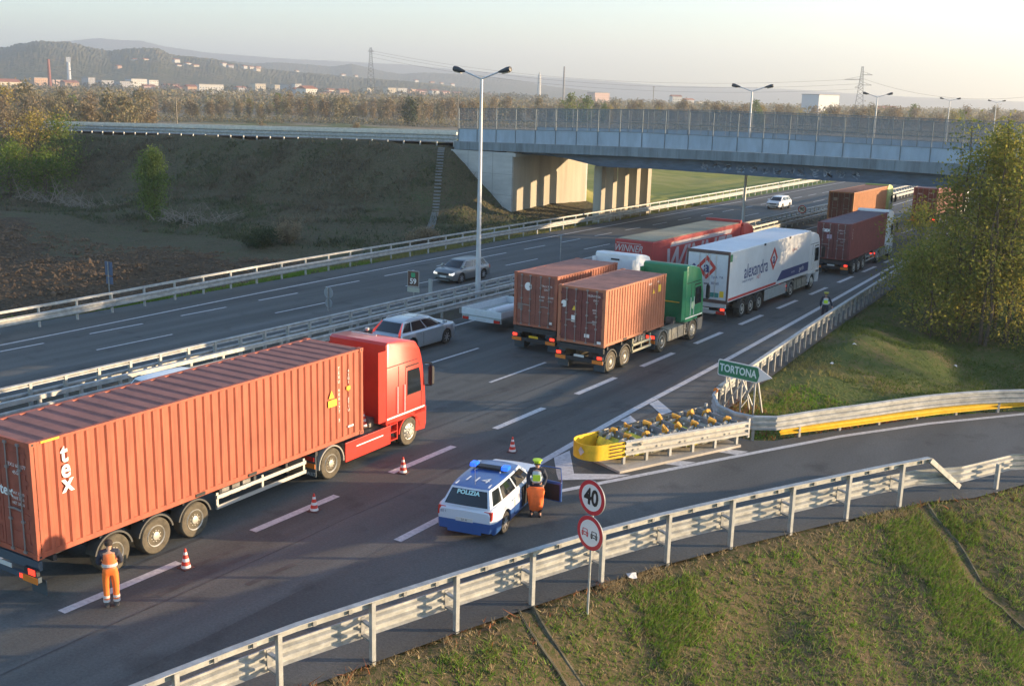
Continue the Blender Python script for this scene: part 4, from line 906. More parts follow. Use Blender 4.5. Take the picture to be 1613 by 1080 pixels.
for sx in (-1, 1):
    d_ = MB(); d_.box(*sorted((sx*.01, sx*1.18)), .0, .05, 1.3, 3.82); dr = d_.build('door', mat('reefer_door', (0.58, 0.60, 0.62), 0.5, var=.05), l7)
    for f in (.12, .5): x = sx*f; q = MB(); q.tube([(x, -.02, 1.32), (x, -.02, 3.8)], .018, 6); q.build('locking_bar', chrome, dr)
def diamond(parent, O, X, U, s, n=(0, 0, 0)):
    O = Vector(O); X = Vector(X); U = Vector(U); N = X.cross(U)
    b = MB(); hw_ = s*.5; ins = s*.30
    o1 = [O-U*hw_, O+X*hw_*.9, O+U*hw_, O-X*hw_*.9]; i1 = [O-U*ins, O+X*ins*.9, O+U*ins, O-X*ins*.9]
    for k in range(4): b.quad(o1[k]+N*.004, o1[(k+1) % 4]+N*.004, i1[(k+1) % 4]+N*.004, i1[k]+N*.004)
    b.build('logo', red_print, parent)
    text('a', s*.62, navy, O+N*.006, X, U, parent, 'logo', bold=.02)
SX = 1.277
diamond(l7, (-.05, -.004, 3.05), (1, 0, 0), (0, 0, 1), 1.35); sq = MB(); sq.ngon([(-.82, -.006, 2.98), (-.70, -.006, 3.1), (-.82, -.006, 3.22), (-.94, -.006, 3.1)][::-1]); sq.build('logo', navy, l7)
text('alexandra', 1.15, navy, (SX, 4.15, 2.62), (0, 1, 0), (0, 0, 1), l7, bold=.012, sx=.84)
diamond(l7, (SX, 6.95, 2.9), (0, 1, 0), (0, 0, 1), 1.45)
text('NET', .34, red_print, (SX, 4.6, 2.1), (0, 1, 0), (0, 0, 1), l7); text('trasporti refrigerati', .22, navy, (SX, 2.9, 2.12), (0, 1, 0), (0, 0, 1), l7)
text('logistica', .30, mat('pale_red_print', (0.6, 0.3, 0.28), 0.5), (SX, 10.6, 3.1), (0, 1, 0), (0, 0, 1), l7)
nb = MB(); nb.ngon([(SX+.003, 7.7, 1.40), (SX+.003, 13.5, 1.40), (SX+.003, 13.5, 1.98), (SX+.003, 8.5, 1.98)]); nb.build('printed_band', navy, l7)
text('www', .30, mat('grey_print', (.4, .42, .5), .5), (SX+.002, 10.6, 1.68), (0, 1, 0), (0, 0, 1), l7); text('gerfri', .42, white_s, (SX+.002, 12.2, 1.70), (0, 1, 0), (0, 0, 1), l7)
rb_ = MB(); rb_.box(SX, SX+.003, .15, 7.6, 1.26, 1.40); rb_.build('printed_band', red_print, l7)
gp = MB(); gp.box(SX, SX+.003, .10, .42, 3.45, 3.85); gp.build('label_plate', mat('green_patch', (0.05, 0.22, 0.10), .5), l7)
st7 = MB(); st7.box(.1, .75, -.006, -.003, 1.42, 1.68); st7.build('label_plate', mat('teal_patch', (0.05, 0.25, 0.22), .5), l7); st8 = MB(); st8.box(.8, 1.05, -.006, -.003, 1.45, 1.8); st8.build('label_plate', yellow_s, l7)
text('S.p.A. TIR', .18, navy, (.62, -.004, 2.55), (1, 0, 0), (0, 0, 1), l7); text('80 60', .2, navy, (.5, -.004, 2.2), (1, 0, 0), (0, 0, 1), l7)
for sx in (-1, 1):
    sk = MB(); sk.box(*sorted((sx*1.22, sx*1.25)), 5.9, 9.6, .45, 1.12); sk.build('side_skirt', mat('trailer_skirt', (0.32, 0.34, 0.33), .6, var=.1), l7)
for y in (5.3, 9.6): vb = MB(); vb.box(1.1, 1.30, y-.12, y+.12, 3.86, 3.98); vb.build('marker_lamp', black_p, l7)

# ---- red curtain trailer
red_tarp = mat('red_tarpaulin', (0.36, 0.035, 0.032), 0.55, var=0.12, scale=0.7, bump=0.25, bscale=1.2); grey_pr = mat('grey_tarp_print', (0.42, 0.36, 0.36), 0.6, var=.08)
l8, cab8 = lorry('red lorry with red tarpaulin trailer and a tan roof', (-28.92, 56.81, 0), 0.0, [2.45, 3.78, 5.1],
      dict(rear=10.6, front=14.9, y0=14.05, L=2.25, zr=3.95, zf=3.75), mat('red_cab_paint_b', (0.50, 0.05, 0.035), 0.35, coat=.2), 12.5, opts=dict(zc=1.15))
mb = MB(); mb.box(-1.25, 1.25, .03, 13.6, 1.2, 3.96); mb.build('tarpaulin', red_tarp, l8, bevel=.05)
rf = MB(); rf.box(-1.18, 1.18, .25, 13.3, 3.955, 4.0); rf.build('roof_cover', mat('tan_roof_cover', (0.28, 0.25, 0.17), 0.9, var=.2, scale=.6), l8, bevel=.03)
vl = MB(); vl.box(-1.27, 1.27, 13.35, 13.62, 3.95, 4.16); vl.build('front_ridge', red_tarp, l8)
text('WINNER', .58, mat('winner_rear_print', (.42, .38, .38), .6), (-.35, .026, 3.45), (1, 0, 0), (0, 0, 1), l8, sx=.82, bold=.008, shear=.3)
ou = MB()
for z in (3.12, 3.76): ou.box(-1.12, .5, .015, .022, z-.02, z+.02)
ou.build('printed_band', grey_pr, l8)
text('WINNER', 2.3, grey_pr, (1.252, 6.7, 2.45), (0, 1, 0), (0, 0, 1), l8, sx=1.15, bold=.05, shear=.35)
b = MB(); b.ngon([(1.254, 2.4, 3.45), (1.254, 11.8, 3.45), (1.254, 12.0, 3.72), (1.254, 2.6, 3.72)]); b.build('printed_band', grey_pr, l8)
for sx in (-1, 1):
    st = MB()
    for y in [k*.9+.5 for k in range(15)]: st.box(*sorted((sx*1.252, sx*1.262)), y-.02, y+.02, 1.2, 1.55)
    st.build('strap', black_p, l8)

# ------------------------------------------------------------------ cars
def car(label, loc, rotz, L, W, top, belt, gh, paint, lower_paint=None, roof_paint=None, lights=True, wr=.32, ax=(.85, None), front_lights=False, window_frame=True, group=None, hood=None, hatch_tilt=.0, wheelkind='car', side_band=None):
    """gh = (rear base y, rear top y, front top y, front base y) of the glasshouse; y measured from the rear bumper"""
    t = thing('car' if not label.startswith('blue and white police') else 'police_car', label, 'car', loc, rotz, group)
    yr, yf = ax[0], ax[1] or L-.9; hw = W/2; N = 64; ys = [L*k/N for k in range(N+1)]
    hoodz = hood or belt-.06
    def zt(y):
        if y < gh[0]+.02: return belt-.02-.10*max(0, 1-y/.15)**2
        if y < gh[3]: return belt-.0
        u = (y-gh[3])/(L-gh[3]); return belt-(belt-hoodz)*u-.16*max(0, (u-.72)/.28)**2
    def w(y):
        e = .0
        if y < .35: e = (1-y/.35)**2*.14
        if y > L-.6: e = ((y-L+.6)/.6)**2*.20
        return hw*(1-e)
    def za(y, base=.22):
        z = base
        for c in (yr, yf):
            q = (wr+.055)**2-(y-c)**2
            if q > 0: z = max(z, wr+math.sqrt(q))
        return z
    mb = MB(); rings = []
    for y in ys:
        ww = w(y); a = za(y); ztp = zt(y); fe = 0
        if y < .10 or y > L-.12: a = max(a, .30)
        mid = max(.58, a+.03); zz = max(ztp-.07, mid+.02)
        rings.append([(0, .22), (ww*.66, .22), (ww*.66, a), (ww*.955, a), (ww*.995, min(a+.08, mid)), (ww, mid), (ww*.965, zz), (ww*.89, max(ztp, zz+.02)), (0, max(ztp, zz+.02)+.02)])
    nP = len(rings[0])
    full = []
    for k, r in enumerate(rings):
        full.append([(x, ys[k], z) for x, z in r]+[(-x, ys[k], z) for x, z in r[-2:0:-1]])
    n2 = len(full[0]); 
    for r in full: mb.v += r
    split = lower_paint is not None
    for k in range(N):
        for j in range(n2):
            a = k*n2+j; b_ = k*n2+(j+1) % n2; f = (a, a+n2, b_+n2, b_); m_i = 0
            jj = j if j < nP-1 else n2-1-j
            if jj in (0, 1, 2): m_i = 1
            elif split and jj in (3, 4): m_i = 2
            elif split and jj == 5 and False: m_i = 2
            mb.f.append(f[::-1]); mb.m.append(m_i)
    zc = .5
    for k, rev in ((0, False), (N, True)):
        idx = [k*n2+j for j in range(n2)]
        # end caps split into lower and upper halves
        lo = [k*n2+j for j in (0, 1, 2, 3, 4, 5)]+[k*n2+n2-j for j in (5, 4, 3, 2, 1)]
        hi = [k*n2+j for j in (5, 6, 7, 8)]+[k*n2+n2-j for j in (7, 6, 5)]
        mb.f.append(tuple(lo if not rev else lo[::-1])); mb.m.append(2 if split else 0)
        mb.f.append(tuple(hi if not rev else hi[::-1])); mb.m.append(0)
    body = mb.build('body', [paint, black_p, lower_paint or paint], t, smooth=38)
    # glasshouse: bottom ring at the belt, top ring at the roof
    hb, ht = hw*.90, hw*.70
    def P(s, tt, side):
        yb = gh[0]+(gh[3]-gh[0])*s; yt = gh[1]+(gh[2]-gh[1])*s; y = yb+(yt-yb)*tt
        ce = 1-.10*abs(2*s-1)**3
        x = (hb+(ht-hb)*tt)*(ce if True else 1); z = belt-.02+(top-.07-belt)*tt+.02*math.sin(math.pi*s)*tt
        return Vector((side*x, y, z))
    def Q(u, tt, front):   # windscreen / rear window surface: u -1..1
        s = 1 if front else 0; p = P(s, tt, 1); bow = (.10 if front else .05)*(1-u*u)
        return Vector((p.x*u, p.y+(bow if front else -bow), p.z+.012*(1-u*u)))
    g = MB(); NS = 16; NU = 8; NT = 4
    for side in (-1, 1):
        for i in range(NS):
            for j in range(NT):
                q4 = [P(i/NS, j/NT, side), P((i+1)/NS, j/NT, side), P((i+1)/NS, (j+1)/NT, side), P(i/NS, (j+1)/NT, side)]
                g.quad(*(q4 if side > 0 else q4[::-1]))
    for fr in (False, True):
        for i in range(NU):
            for j in range(NT):
                u0, u1 = -1+2*i/NU, -1+2*(i+1)/NU; q4 = [Q(u0, j/NT, fr), Q(u1, j/NT, fr), Q(u1, (j+1)/NT, fr), Q(u0, (j+1)/NT, fr)]
                g.quad(*(q4[::-1] if fr else q4))
    gho = g.build('glasshouse', paint, t, smooth=50)
    rm_ = MB()          # roof skin, crowned
    NX = 10
    def Rf(s, u):
        a = P(s, 1, 1); y0 = a.y
        if s in (0, 1) or True: y0 += (.10 if s > .5 else -.05)*(1-u*u)*abs(2*s-1)**2
        return Vector((a.x*u, y0, a.z+.055*(1-u**4)*(1-abs(2*s-1)**4*.8)))
    for i in range(NS):
        for j in range(NX):
            u0, u1 = -1+2*j/NX, -1+2*(j+1)/NX
            rm_.quad(Rf(i/NS, u0), Rf(i/NS, u1), Rf((i+1)/NS, u1), Rf((i+1)/NS, u0))
    rm_.build('roof', roof_paint or paint, t, smooth=50)
    def side_win(s0, s1, t0=.10, t1=.86, name='side_window'):
        for side in (-1, 1):
            b = MB(); n = 5
            for i in range(n):
                a = s0+(s1-s0)*i/n; c = s0+(s1-s0)*(i+1)/n; off = Vector((side*.006, 0, .002))
                q4 = [P(a, t0, side)+off, P(c, t0, side)+off, P(c, t1, side)+off, P(a, t1, side)+off]; b.quad(*(q4 if side > 0 else q4[::-1]))
            b.build(name, glass_m, t)
    side_win(.05, .22); side_win(.25, .55); side_win(.58, .93)
    for fr, nm in ((False, 'rear_window'), (True, 'windscreen')):
        b = MB(); n = 8
        for i in range(n):
            u0, u1 = -.90+1.8*i/n, -.90+1.8*(i+1)/n; off = Vector((0, .007 if fr else -.007, .003))
            q4 = [Q(u0, .06, fr)+off, Q(u1, .06, fr)+off, Q(u1, .90, fr)+off, Q(u0, .90, fr)+off]; b.quad(*(q4[::-1] if fr else q4))
        b.build(nm, glass_m, t)
    for y in (yr, yf):
        for side in (-1, 1): wheel(t, side*(hw-.12), y, wr, .21, side, wheelkind)
    for side in (-1, 1):
        m_ = MB(); c = P(.96, .12, side); m_.prism([(c.y-.02, c.z+.0), (c.y+.14, c.z+.02), (c.y+.12, c.z+.15), (c.y, c.z+.15)], *sorted((c.x+side*.05, c.x+side*.24)), .02); m_.build('mirror', paint, t, smooth=30)
        tl = MB()
        ww = w(.05)
        tl.prism([(-.0, belt-.30), (.26, belt-.28), (.26, belt-.08), (.04, belt-.06)], *sorted((side*(ww*.70), side*(ww*.99+.015))), .02); tl.build('tail_light', tail_off, t, smooth=30)
        hl = MB(); w2 = w(L-.15); hl.prism([(L-.45, belt-.26), (L+.0, belt-.36), (L+.0, belt-.24), (L-.28, belt-.14)], *sorted((side*w2*.58, side*(w2*1.0))), .02)
        hl.build('headlight', mat('headlight_lit', (.8, .8, .8), .2, emit=((1, .95, .85), .35)) if front_lights else mat('headlight_glass', (.5, .52, .55), .15), t, smooth=30)
        for yy in ((gh[0]+gh[3])/2-.15, gh[3]-.12): 
            dgp = MB(); dgp.box(*sorted((side*(hw*1.0-.002), side*(hw*1.0+.002))), yy-.008, yy+.008, .34, belt-.12); dgp.build('door_gap', black_p, t)
        hd = MB()
        for yy in ((gh[0]+gh[3])/2-.38, gh[3]-.42): hd.box(*sorted((side*hw*.985, side*(hw*1.0+.03))), yy, yy+.16, belt-.17, belt-.14)
        hd.build('door_handle', paint, t)
    rp_ = MB(); rp_.box(-.26, .26, -.012, .004, belt-.42, belt-.31); rp_.build('number_plate', mat('plate_white2', (.6, .6, .58), .5), t)
    fp = MB(); fp.box(-.26, .26, L-.0, L+.012, .42, .53); fp.build('number_plate', _m['plate_white2'], t)
    gr2 = MB(); gr2.box(-.42, .42, L-.03, L+.008, belt-.38, belt-.24); gr2.box(-.6, .6, L-.03, L+.006, .28, .40); gr2.build('grille', black_p, t)
    t['_P'] = 0
    del t['_P']
    return t, P, Q, Rf, body

silver = mat('silver_car_paint', (0.42, 0.46, 0.50), 0.3, 0.55, coat=.4, var=.03)
suv, P_, Q_, Rf_, b_ = car('silver estate car with tall red tail lights beside the median barrier', (-32.35, 38.35, 0), 0.02, 4.65, 1.9, 1.62, 1.04, (.12, .62, 2.65, 3.75), silver, wr=.36, ax=(.95, 3.72), hood=.98)
for side in (-1, 1):
    tl = MB(); tl.tube([P_(0, .02, side)+Vector((side*.015, -.02, -.22)), P_(0, .1, side)+Vector((side*.02, -.03, 0)), P_(0, .5, side)+Vector((side*.01, -.03, 0)), P_(0, .92, side)+Vector((0, -.02, 0))], [.075, .06, .028, .014], 8); tl.build('tail_light', mat('bright_red_lens', (.75, .05, .03), .3, emit=((1, .06, .03), .12)), suv, smooth=60)
ra = MB()
for side in (-1, 1): ra.tube([P_(.1, 1, side)+Vector((-side*.04, 0, .03)), P_(.2, 1, side)+Vector((-side*.04, 0, .08)), P_(.85, 1, side)+Vector((-side*.04, 0, .08)), P_(.95, 1, side)+Vector((-side*.04, 0, .03))], .018, 6)
ra.build('roof_rail', chrome, suv)
sr = MB(); sr.ngon([Rf_(.52, -.6)+Vector((0,0,.008)), Rf_(.52, .6)+Vector((0,0,.008)), Rf_(.80, .6)+Vector((0,0,.008)), Rf_(.80, -.6)+Vector((0,0,.008))]); sr.build('sunroof', glass_m, suv)
grey_car = mat('grey_car_paint', (0.19, 0.20, 0.205), 0.35, 0.5, coat=.3, var=.03)
car('dark grey hatchback driving towards the camera on the far carriageway', (-42.1, 60.0, 0), math.pi, 4.25, 1.78, 1.48, .95, (.15, .55, 2.6, 3.3), grey_car, front_lights=True)
white_car = mat('white_car_paint', (0.75, 0.76, 0.77), 0.3, coat=.3)
car('small white car driving towards the camera near the bridge', (-43.7, 124.4, 0), math.pi, 4.1, 1.75, 1.46, .93, (.12, .5, 2.6, 3.35), white_car, group=None)
car('white car mostly hidden behind the long red container, only its roof showing', (-32.9, 24.6, 0), 0, 4.2, 1.75, 1.50, .93, (.15, .55, 2.7, 3.3), white_car)
pz = float(top_z(-20)) if False else 7.6
car('white car crossing the road bridge at the right edge of the photo', (-15.0, 96.2, 7.63), -math.pi/2, 4.2, 1.75, 1.5, .95, (.12, .5, 2.6, 3.35), white_car)

# police estate
blue_p = mat('police_blue', (0.035, 0.10, 0.30), 0.32, coat=.4, var=.04); white_pp = mat('police_white', (0.56, 0.62, 0.70), 0.32, coat=.4)
pc, PP, PQ, PR, pb = car('blue and white police estate car with light bar, stopped on the white line', (-16.50, 22.95, 0), R(13), 4.55, 1.80, 1.50, .98, (.10, .42, 2.75, 3.45), white_pp, lower_paint=blue_p, roof_paint=blue_p, ax=(.95, 3.65), wr=.32)
text('POLIZIA', .17, mat('pale_cyan_print', (0.35, 0.6, 0.62), .4, emit=((.3, .6, .6), .05)), PQ(0, .74, False)+Vector((0, -.012, .004)), (1, 0, 0), (PQ(0, 1, False)-PQ(0, .4, False)), pc, bold=.006, sx=1.1)
c0 = PR(.22, 0); text('114', .52, white_s, c0+Vector((0, 0, .010)), (1, 0, 0), (0, 1, 0), pc, sx=1.05)
for sd_ in (-1, 1):
    b = MB(); b.bar(PR(.05, .86*sd_)+Vector((0,0,.009)), PR(.72, .52*sd_)+Vector((0,0,.012)), .05, .008); b.build('roof_stripe', white_s, pc)
lb_ = MB(); q = PR(.62, 0)
lb_.box(-.58, .58, q.y-.10, q.y+.16, q.z+.03, q.z+.09); lb_.box(-.45, -.40, q.y-.05, q.y+.1, q.z-.03, q.z+.03); lb_.box(.40, .45, q.y-.05, q.y+.1, q.z-.03, q.z+.03); lbo = lb_.build('light_bar', black_p, pc, bevel=.01)
for sd_ in (-1, 1):
    b = MB(); b.prism([(q.y-.12, q.z+.05), (q.y+.18, q.z+.05), (q.y+.16, q.z+.15), (q.y-.10, q.z+.15)], *sorted((sd_*.38, sd_*.60)), .03)
    b.build('beacon', mat('blue_beacon', (.02, .15, .7), .15, emit=((.01, .12, 1), .35)), lbo, smooth=30)
an = MB(); an.tube([PR(.10, .1), PR(.10, .1)+Vector((0, -.05, .62))], .007, 5); an.build('antenna', chrome, pc)
text('B5 1', .10, navy, (-.62, -.035, .80), (1, 0, 0), (0, 0, 1), pc); text('ZA 40', .07, black_p, (0, -.016, .615), (1, 0, 0), (0, 0, 1), pc)
text('113', .16, navy, (.905, .80, .80), (0, 1, 0), (0, 0, 1), pc); text('POLIZIA', .20, navy, (.908, 2.3, .76), (0, 1, 0), (0, 0, 1), pc)
# rear quarter: dark opening where the front right door stands open, and the door itself
op = MB(); op.box(.880, .912, 2.22, 3.12, .34, .95); op.build('door_opening', black_p, pc)
dr = MB()
hg_ = Vector((.90, 3.15, 0)); ang = R(-8); dx = Vector((math.cos(ang), math.sin(ang), 0)); ny_ = Vector((-dx.y, dx.x, 0))
dr.obox(hg_+dx*.50+Vector((0, 0, .66)), dx*.48, ny_*.035, (0, 0, .31)); door = dr.build('open_door', blue_p, pc, bevel=.02)
d2 = MB(); d2.obox(hg_+dx*.50+ny_*-.042+Vector((0, 0, .64)), dx*.42, ny_*.006, (0, 0, .25)); d2.build('door_trim', black_p, door)
d3 = MB(); f0 = hg_+Vector((0, 0, .97))
d3.tube([f0+dx*.03, f0+dx*.28+Vector((0, 0, .40)), f0+dx*.93+Vector((0, 0, .43)), f0+dx*.97], .022, 6, cap=True); d3.build('window_frame', blue_p, door)
d4 = MB(); d4.ngon([f0+dx*.05, f0+dx*.95, f0+dx*.92+Vector((0, 0, .42)), f0+dx*.29+Vector((0, 0, .39))]); d4.build('door_window', mat('thin_glass', (.05, .07, .08), .1, alpha=.45), door)

# flat white trailer with rolls
t = thing('trailer', 'low white drop side trailer carrying white rolls, left of the brown container', 'trailer', (-31.9, 45.6, 0), 0)
mb = MB(); mb.box(-1.25, 1.25, 0, 4.3, .72, .78); mb.box(-1.25, 1.25, .02, .1, .5, .72); mb.box(-1.0, 1.0, .1, 4.2, .6, .72); mb.build('bed', mat('trailer_floor', (.35, .38, .36), .7, var=.1), t)
tw = mat('trailer_white', (.62, .66, .68), .45, var=.06)
mb = MB()
for x0, x1, y0, y1 in ((-1.27, -1.23, 0, 4.3), (1.23, 1.27, 0, 4.3), (-1.23, 1.23, 0, .04), (-1.23, 1.23, 4.26, 4.3)):
    mb.box(x0, x1, y0, y1, .78, 1.12); 
mb.build('drop_side', tw, t)
rib = MB()
for z in (.86, .95, 1.04): rib.box(-1.2, 1.2, -.012, .0, z-.012, z+.012); rib.box(1.27, 1.28, .1, 4.2, z-.012, z+.012)
rib.build('panel_rib', tw, t)
for sx in (-1, 1):
    b = MB(); b.box(sx*1.0-.18, sx*1.0+.18, -.03, .02, .52, .66); b.build('tail_light', tail_off, t); wheel(t, sx*1.0, 2.4, .30, .2, sx, 'car')
b = MB(); b.box(-.3, .3, -.04, .0, .54, .66); b.build('number_plate', _m['plate_white2'], t); b = MB(); b.box(-.78, .78, -.02, .02, .50, .70); b.build('rear_bar', tw, t)
b = MB(); b.bar((0, 4.3, .6), (0, 5.4, .55), .08); b.build('drawbar', chassis_m, t)
for k, (x, z, rr, ln) in enumerate([(.35, .98, .17, 2.6), (-.05, .92, .12, 2.0)]):
    p0 = Vector((-31.9+x, 46.2+k*.1, z)); mb = MB(); mb.lathe([(0, rr*.45), (0, rr*.95), (.02, rr), (ln, rr), (ln+.02, rr*.9), (ln+.02, .001)], (0, 0, 0), 'y', 20); mb.lathe([(.03, rr*.45), (.04, .001)], (0, 0, 0), 'y', 16, 1)
    o = mb.build('plastic_roll', [mat('white_plastic', (.72, .74, .76), .4), black_p], loc=p0, smooth=35); tag(o, ['thick white roll lying on the low trailer', 'thinner white roll lying beside the thick one on the trailer'][k], 'roll')
mb = MB(); mb.prism([(0, 0), (.9, 0), (.9, .45), (.3, .5), (0, .3)], -.4, .5, .08); o = mb.build('tarpaulin_bundle', mat('blue_tarp', (.06, .13, .32), .6, var=.2), loc=(-31.0, 48.3, .79)); tag(o, 'folded blue tarpaulin at the front of the low white trailer', 'tarpaulin')

# ------------------------------------------------------------------ people
skin_m = mat('skin', (0.50, 0.28, 0.19), 0.6); hair_m = mat('dark_hair', (0.03, 0.02, 0.015), 0.8)
def skinned(name, verts, edges, radii, m, parent, root=0, lev=2):
    me = bpy.data.meshes.new(name); me.from_pydata([tuple(v) for v in verts], edges, []); me.materials.append(m)
    o = bpy.data.objects.new(name, me); col.objects.link(o); o.parent = parent
    sk = o.modifiers.new('skin', 'SKIN'); sk.use_smooth_shade = True
    if not me.skin_vertices: me.attributes.new if False else None
    if len(me.skin_vertices) == 0:
        bpy.context.view_layer.objects.active = o
    sv = me.skin_vertices[0].data
    for i, r_ in enumerate(radii):
        rr = r_ if isinstance(r_, tuple) else (r_, r_); sv[i].radius = rr
    sv[root].use_root = True
    s_ = o.modifiers.new('sub', 'SUBSURF'); s_.levels = lev; s_.render_levels = lev
    return o
def person(label, loc, rotz, J, cloth, hat=None):
    """J: joint positions (facing +y): head,neck,chest,waist,pelvis, sh/el/wr/hand L,R, hip/knee/ank/toe L,R"""
    t = thing('person', label, 'person', loc, rotz); V = lambda k: Vector(J[k])
    names = ['pelvis', 'waist', 'chest', 'neck', 'head0', 'head', 'headtop', 'shL', 'elL', 'wrL', 'shR', 'elR', 'wrR', 'hipL', 'knL', 'anL', 'toL', 'hipR', 'knR', 'anR', 'toR']
    vs = [V(n) for n in names]; ix = {n: i for i, n in enumerate(names)}
    ed = [('pelvis', 'waist'), ('waist', 'chest'), ('chest', 'neck'), ('neck', 'head0'), ('head0', 'head'), ('head', 'headtop'), ('chest', 'shL'), ('shL', 'elL'), ('elL', 'wrL'), ('chest', 'shR'), ('shR', 'elR'), ('elR', 'wrR'), ('pelvis', 'hipL'), ('hipL', 'knL'), ('knL', 'anL'), ('anL', 'toL'), ('pelvis', 'hipR'), ('hipR', 'knR'), ('knR', 'anR'), ('anR', 'toR')]
    rd = dict(pelvis=(.15, .11), waist=(.135, .10), chest=(.16, .115), neck=(.055, .055), head0=(.07, .075), head=(.078, .095), headtop=(.055, .065), shL=.062, elL=.042, wrL=.028, shR=.062, elR=.042, wrR=.028, hipL=.09, knL=.058, anL=.04, toL=.035, hipR=.09, knR=.058, anR=.04, toR=.035)
    radii = [rd[n] for n in names]; edges = [(ix[a], ix[b]) for a, b in ed]
    for s in ('L', 'R'):      # hands: palm and five bent digits
        wr = V('wr'+s); d = (wr-V('el'+s)).normalized(); sd = d.cross(Vector((0, 1, 0))) if abs(d.y) < .8 else d.cross(Vector((0, 0, 1))); sd.normalize(); inn = d.cross(sd).normalized()
        pi_ = len(vs); vs.append(wr+d*.05); radii.append((.032, .016)); edges.append((ix['wr'+s], pi_))
        for k, ln in enumerate((.070, .080, .074, .058)):
            off = sd*(k-1.5)*.018; a = len(vs); vs += [wr+d*.09+off, wr+d*(.09+ln*.5)+off+inn*.012, wr+d*(.09+ln*.85)+off+inn*.035]; radii += [.0095, .0085, .0075]
            edges += [(pi_, a), (a, a+1), (a+1, a+2)]
        a = len(vs); vs += [wr+d*.055-sd*.042+inn*.01, wr+d*.095-sd*.055+inn*.025]; radii += [.011, .009]; edges += [(pi_, a), (a, a+1)]
    skinned('body', vs, edges, radii, skin_m, t)
    # face
    hd = V('head'); fdir = Vector(J.get('face', (0, 1, 0))).normalized(); rr = fdir.cross(Vector((0, 0, 1))).normalized()
    nz_ = MB(); nz_.tube([hd+fdir*.088+Vector((0, 0, .02)), hd+fdir*.112+Vector((0, 0, -.02)), hd+fdir*.09+Vector((0, 0, -.03))], [.008, .015, .008], 6); nz_.build('nose', skin_m, t, smooth=60)
    ey = MB(); 
    for s in (-1, 1): ey.obox(hd+fdir*.088+rr*s*.032+Vector((0, 0, .022)), rr*.013, fdir*.006, (0, 0, .006))
    ey.obox(hd+fdir*.092+Vector((0, 0, -.055)), rr*.022, fdir*.004, (0, 0, .004)); ey.build('eyes_and_mouth', black_p, t)
    er = MB()
    for s in (-1, 1): er.obox(hd+rr*s*.085, rr*.008, fdir*.016, (0, 0, .030))
    er.build('ear', skin_m, t)
    hr = MB(); hr.lathe([(-.03, .088), (.02, .098), (.07, .088), (.10, .05), (.112, .001)], hd-fdir*.018+Vector((0, 0, .0)), 'z', 16); hr.build('hair', hair_m, t, smooth=60)
    def sub(nm, keys, add, m, ext=None, rdo=None):
        k2 = {n: i for i, n in enumerate(keys)}; v2 = [V(n) for n in keys]; r2_ = []
        for n in keys:
            r_ = (rdo or {}).get(n, rd[n]); r2_.append(tuple(q_+add for q_ in (r_ if isinstance(r_, tuple) else (r_, r_))))
        e2 = [(k2[a], k2[b]) for a, b in ed if a in k2 and b in k2]
        return skinned(nm, v2, e2, r2_, m, t)
    sub('trousers', ['pelvis', 'waist', 'hipL', 'knL', 'anL', 'hipR', 'knR', 'anR'], .022, cloth['trousers'], rdo=dict(waist=(.12, .09), anL=.05, anR=.05))
    sub('jacket', ['waist', 'chest', 'neck', 'shL', 'elL', 'wrL', 'shR', 'elR', 'wrR'], .020, cloth['jacket'], rdo=dict(neck=(.05, .05)))
    J['vneck'] = tuple(V('chest').lerp(V('neck'), .55)); J['pel2'] = tuple(V('pelvis').lerp(V('waist'), .45))
    for n in ('sh2L', 'sh2R'): J[n] = tuple(V('chest').lerp(V('sh'+n[-1]), .72))
    k2 = ['pel2', 'waist', 'chest', 'vneck']; v2 = [V(n) for n in k2]; v2[3] = v2[3]+Vector((0, 0, .015))
    skinned('vest', v2, [(0, 1), (1, 2), (2, 3)], [(.168, .135), (.170, .132), (.205, .150), (.175, .125)], cloth['vest'], t)
    if cloth.get('band'):
        bd_ = MB(); w_ = V('waist'); bd_.lathe([(-.035, .172), (.035, .172)], (0, 0, 0), 'z', 20)
        o = bd_.build('reflective_band', cloth['band'], t); o.location = w_+Vector((0, 0, .02)); o.scale = (1.04, .84, 1)
        if cloth.get('panel'):
            pn = MB(); c_ = V('waist').lerp(V('chest'), .55); pn.box(-.11, .11, .158, .172, -.10, .09); o = pn.build('vest_panel', cloth['panel'], t); o.location = c_
    for s in ('L', 'R'):
        a_ = V('an'+s); to = V('to'+s); b = MB(); b.tube([a_+Vector((0, 0, .10)), a_, a_+Vector((0, 0, -.03))], [.062, .062, .058], 10); b.tube([a_+(a_-to).normalized()*.04+Vector((0, 0, -.035)), a_.lerp(to, .5)+Vector((0, 0, -.03)), to+(to-a_).normalized()*.03+Vector((0, 0, -.01))], [.045, .05, .032], 10)
        b.build('boot', cloth['boots'], t, smooth=60)
    if hat: hat(t, V('headtop'), fdir)
    return t
def base_pose(**k):
    J = dict(pelvis=(0, 0, .95), waist=(0, 0, 1.10), chest=(0, .0, 1.34), neck=(0, -.005, 1.50), head0=(0, .01, 1.56), head=(0, .02, 1.63), headtop=(0, .015, 1.70),
             shL=(-.185, 0, 1.42), elL=(-.23, -.02, 1.14), wrL=(-.23, .06, .90), shR=(.185, 0, 1.42), elR=(.23, -.02, 1.14), wrR=(.23, .06, .90),
             hipL=(-.095, 0, .90), knL=(-.11, .02, .50), anL=(-.12, 0, .10), toL=(-.13, .16, .05), hipR=(.095, 0, .90), knR=(.11, .02, .50), anR=(.12, 0, .10), toR=(.13, .16, .05))
    J.update(k); return J
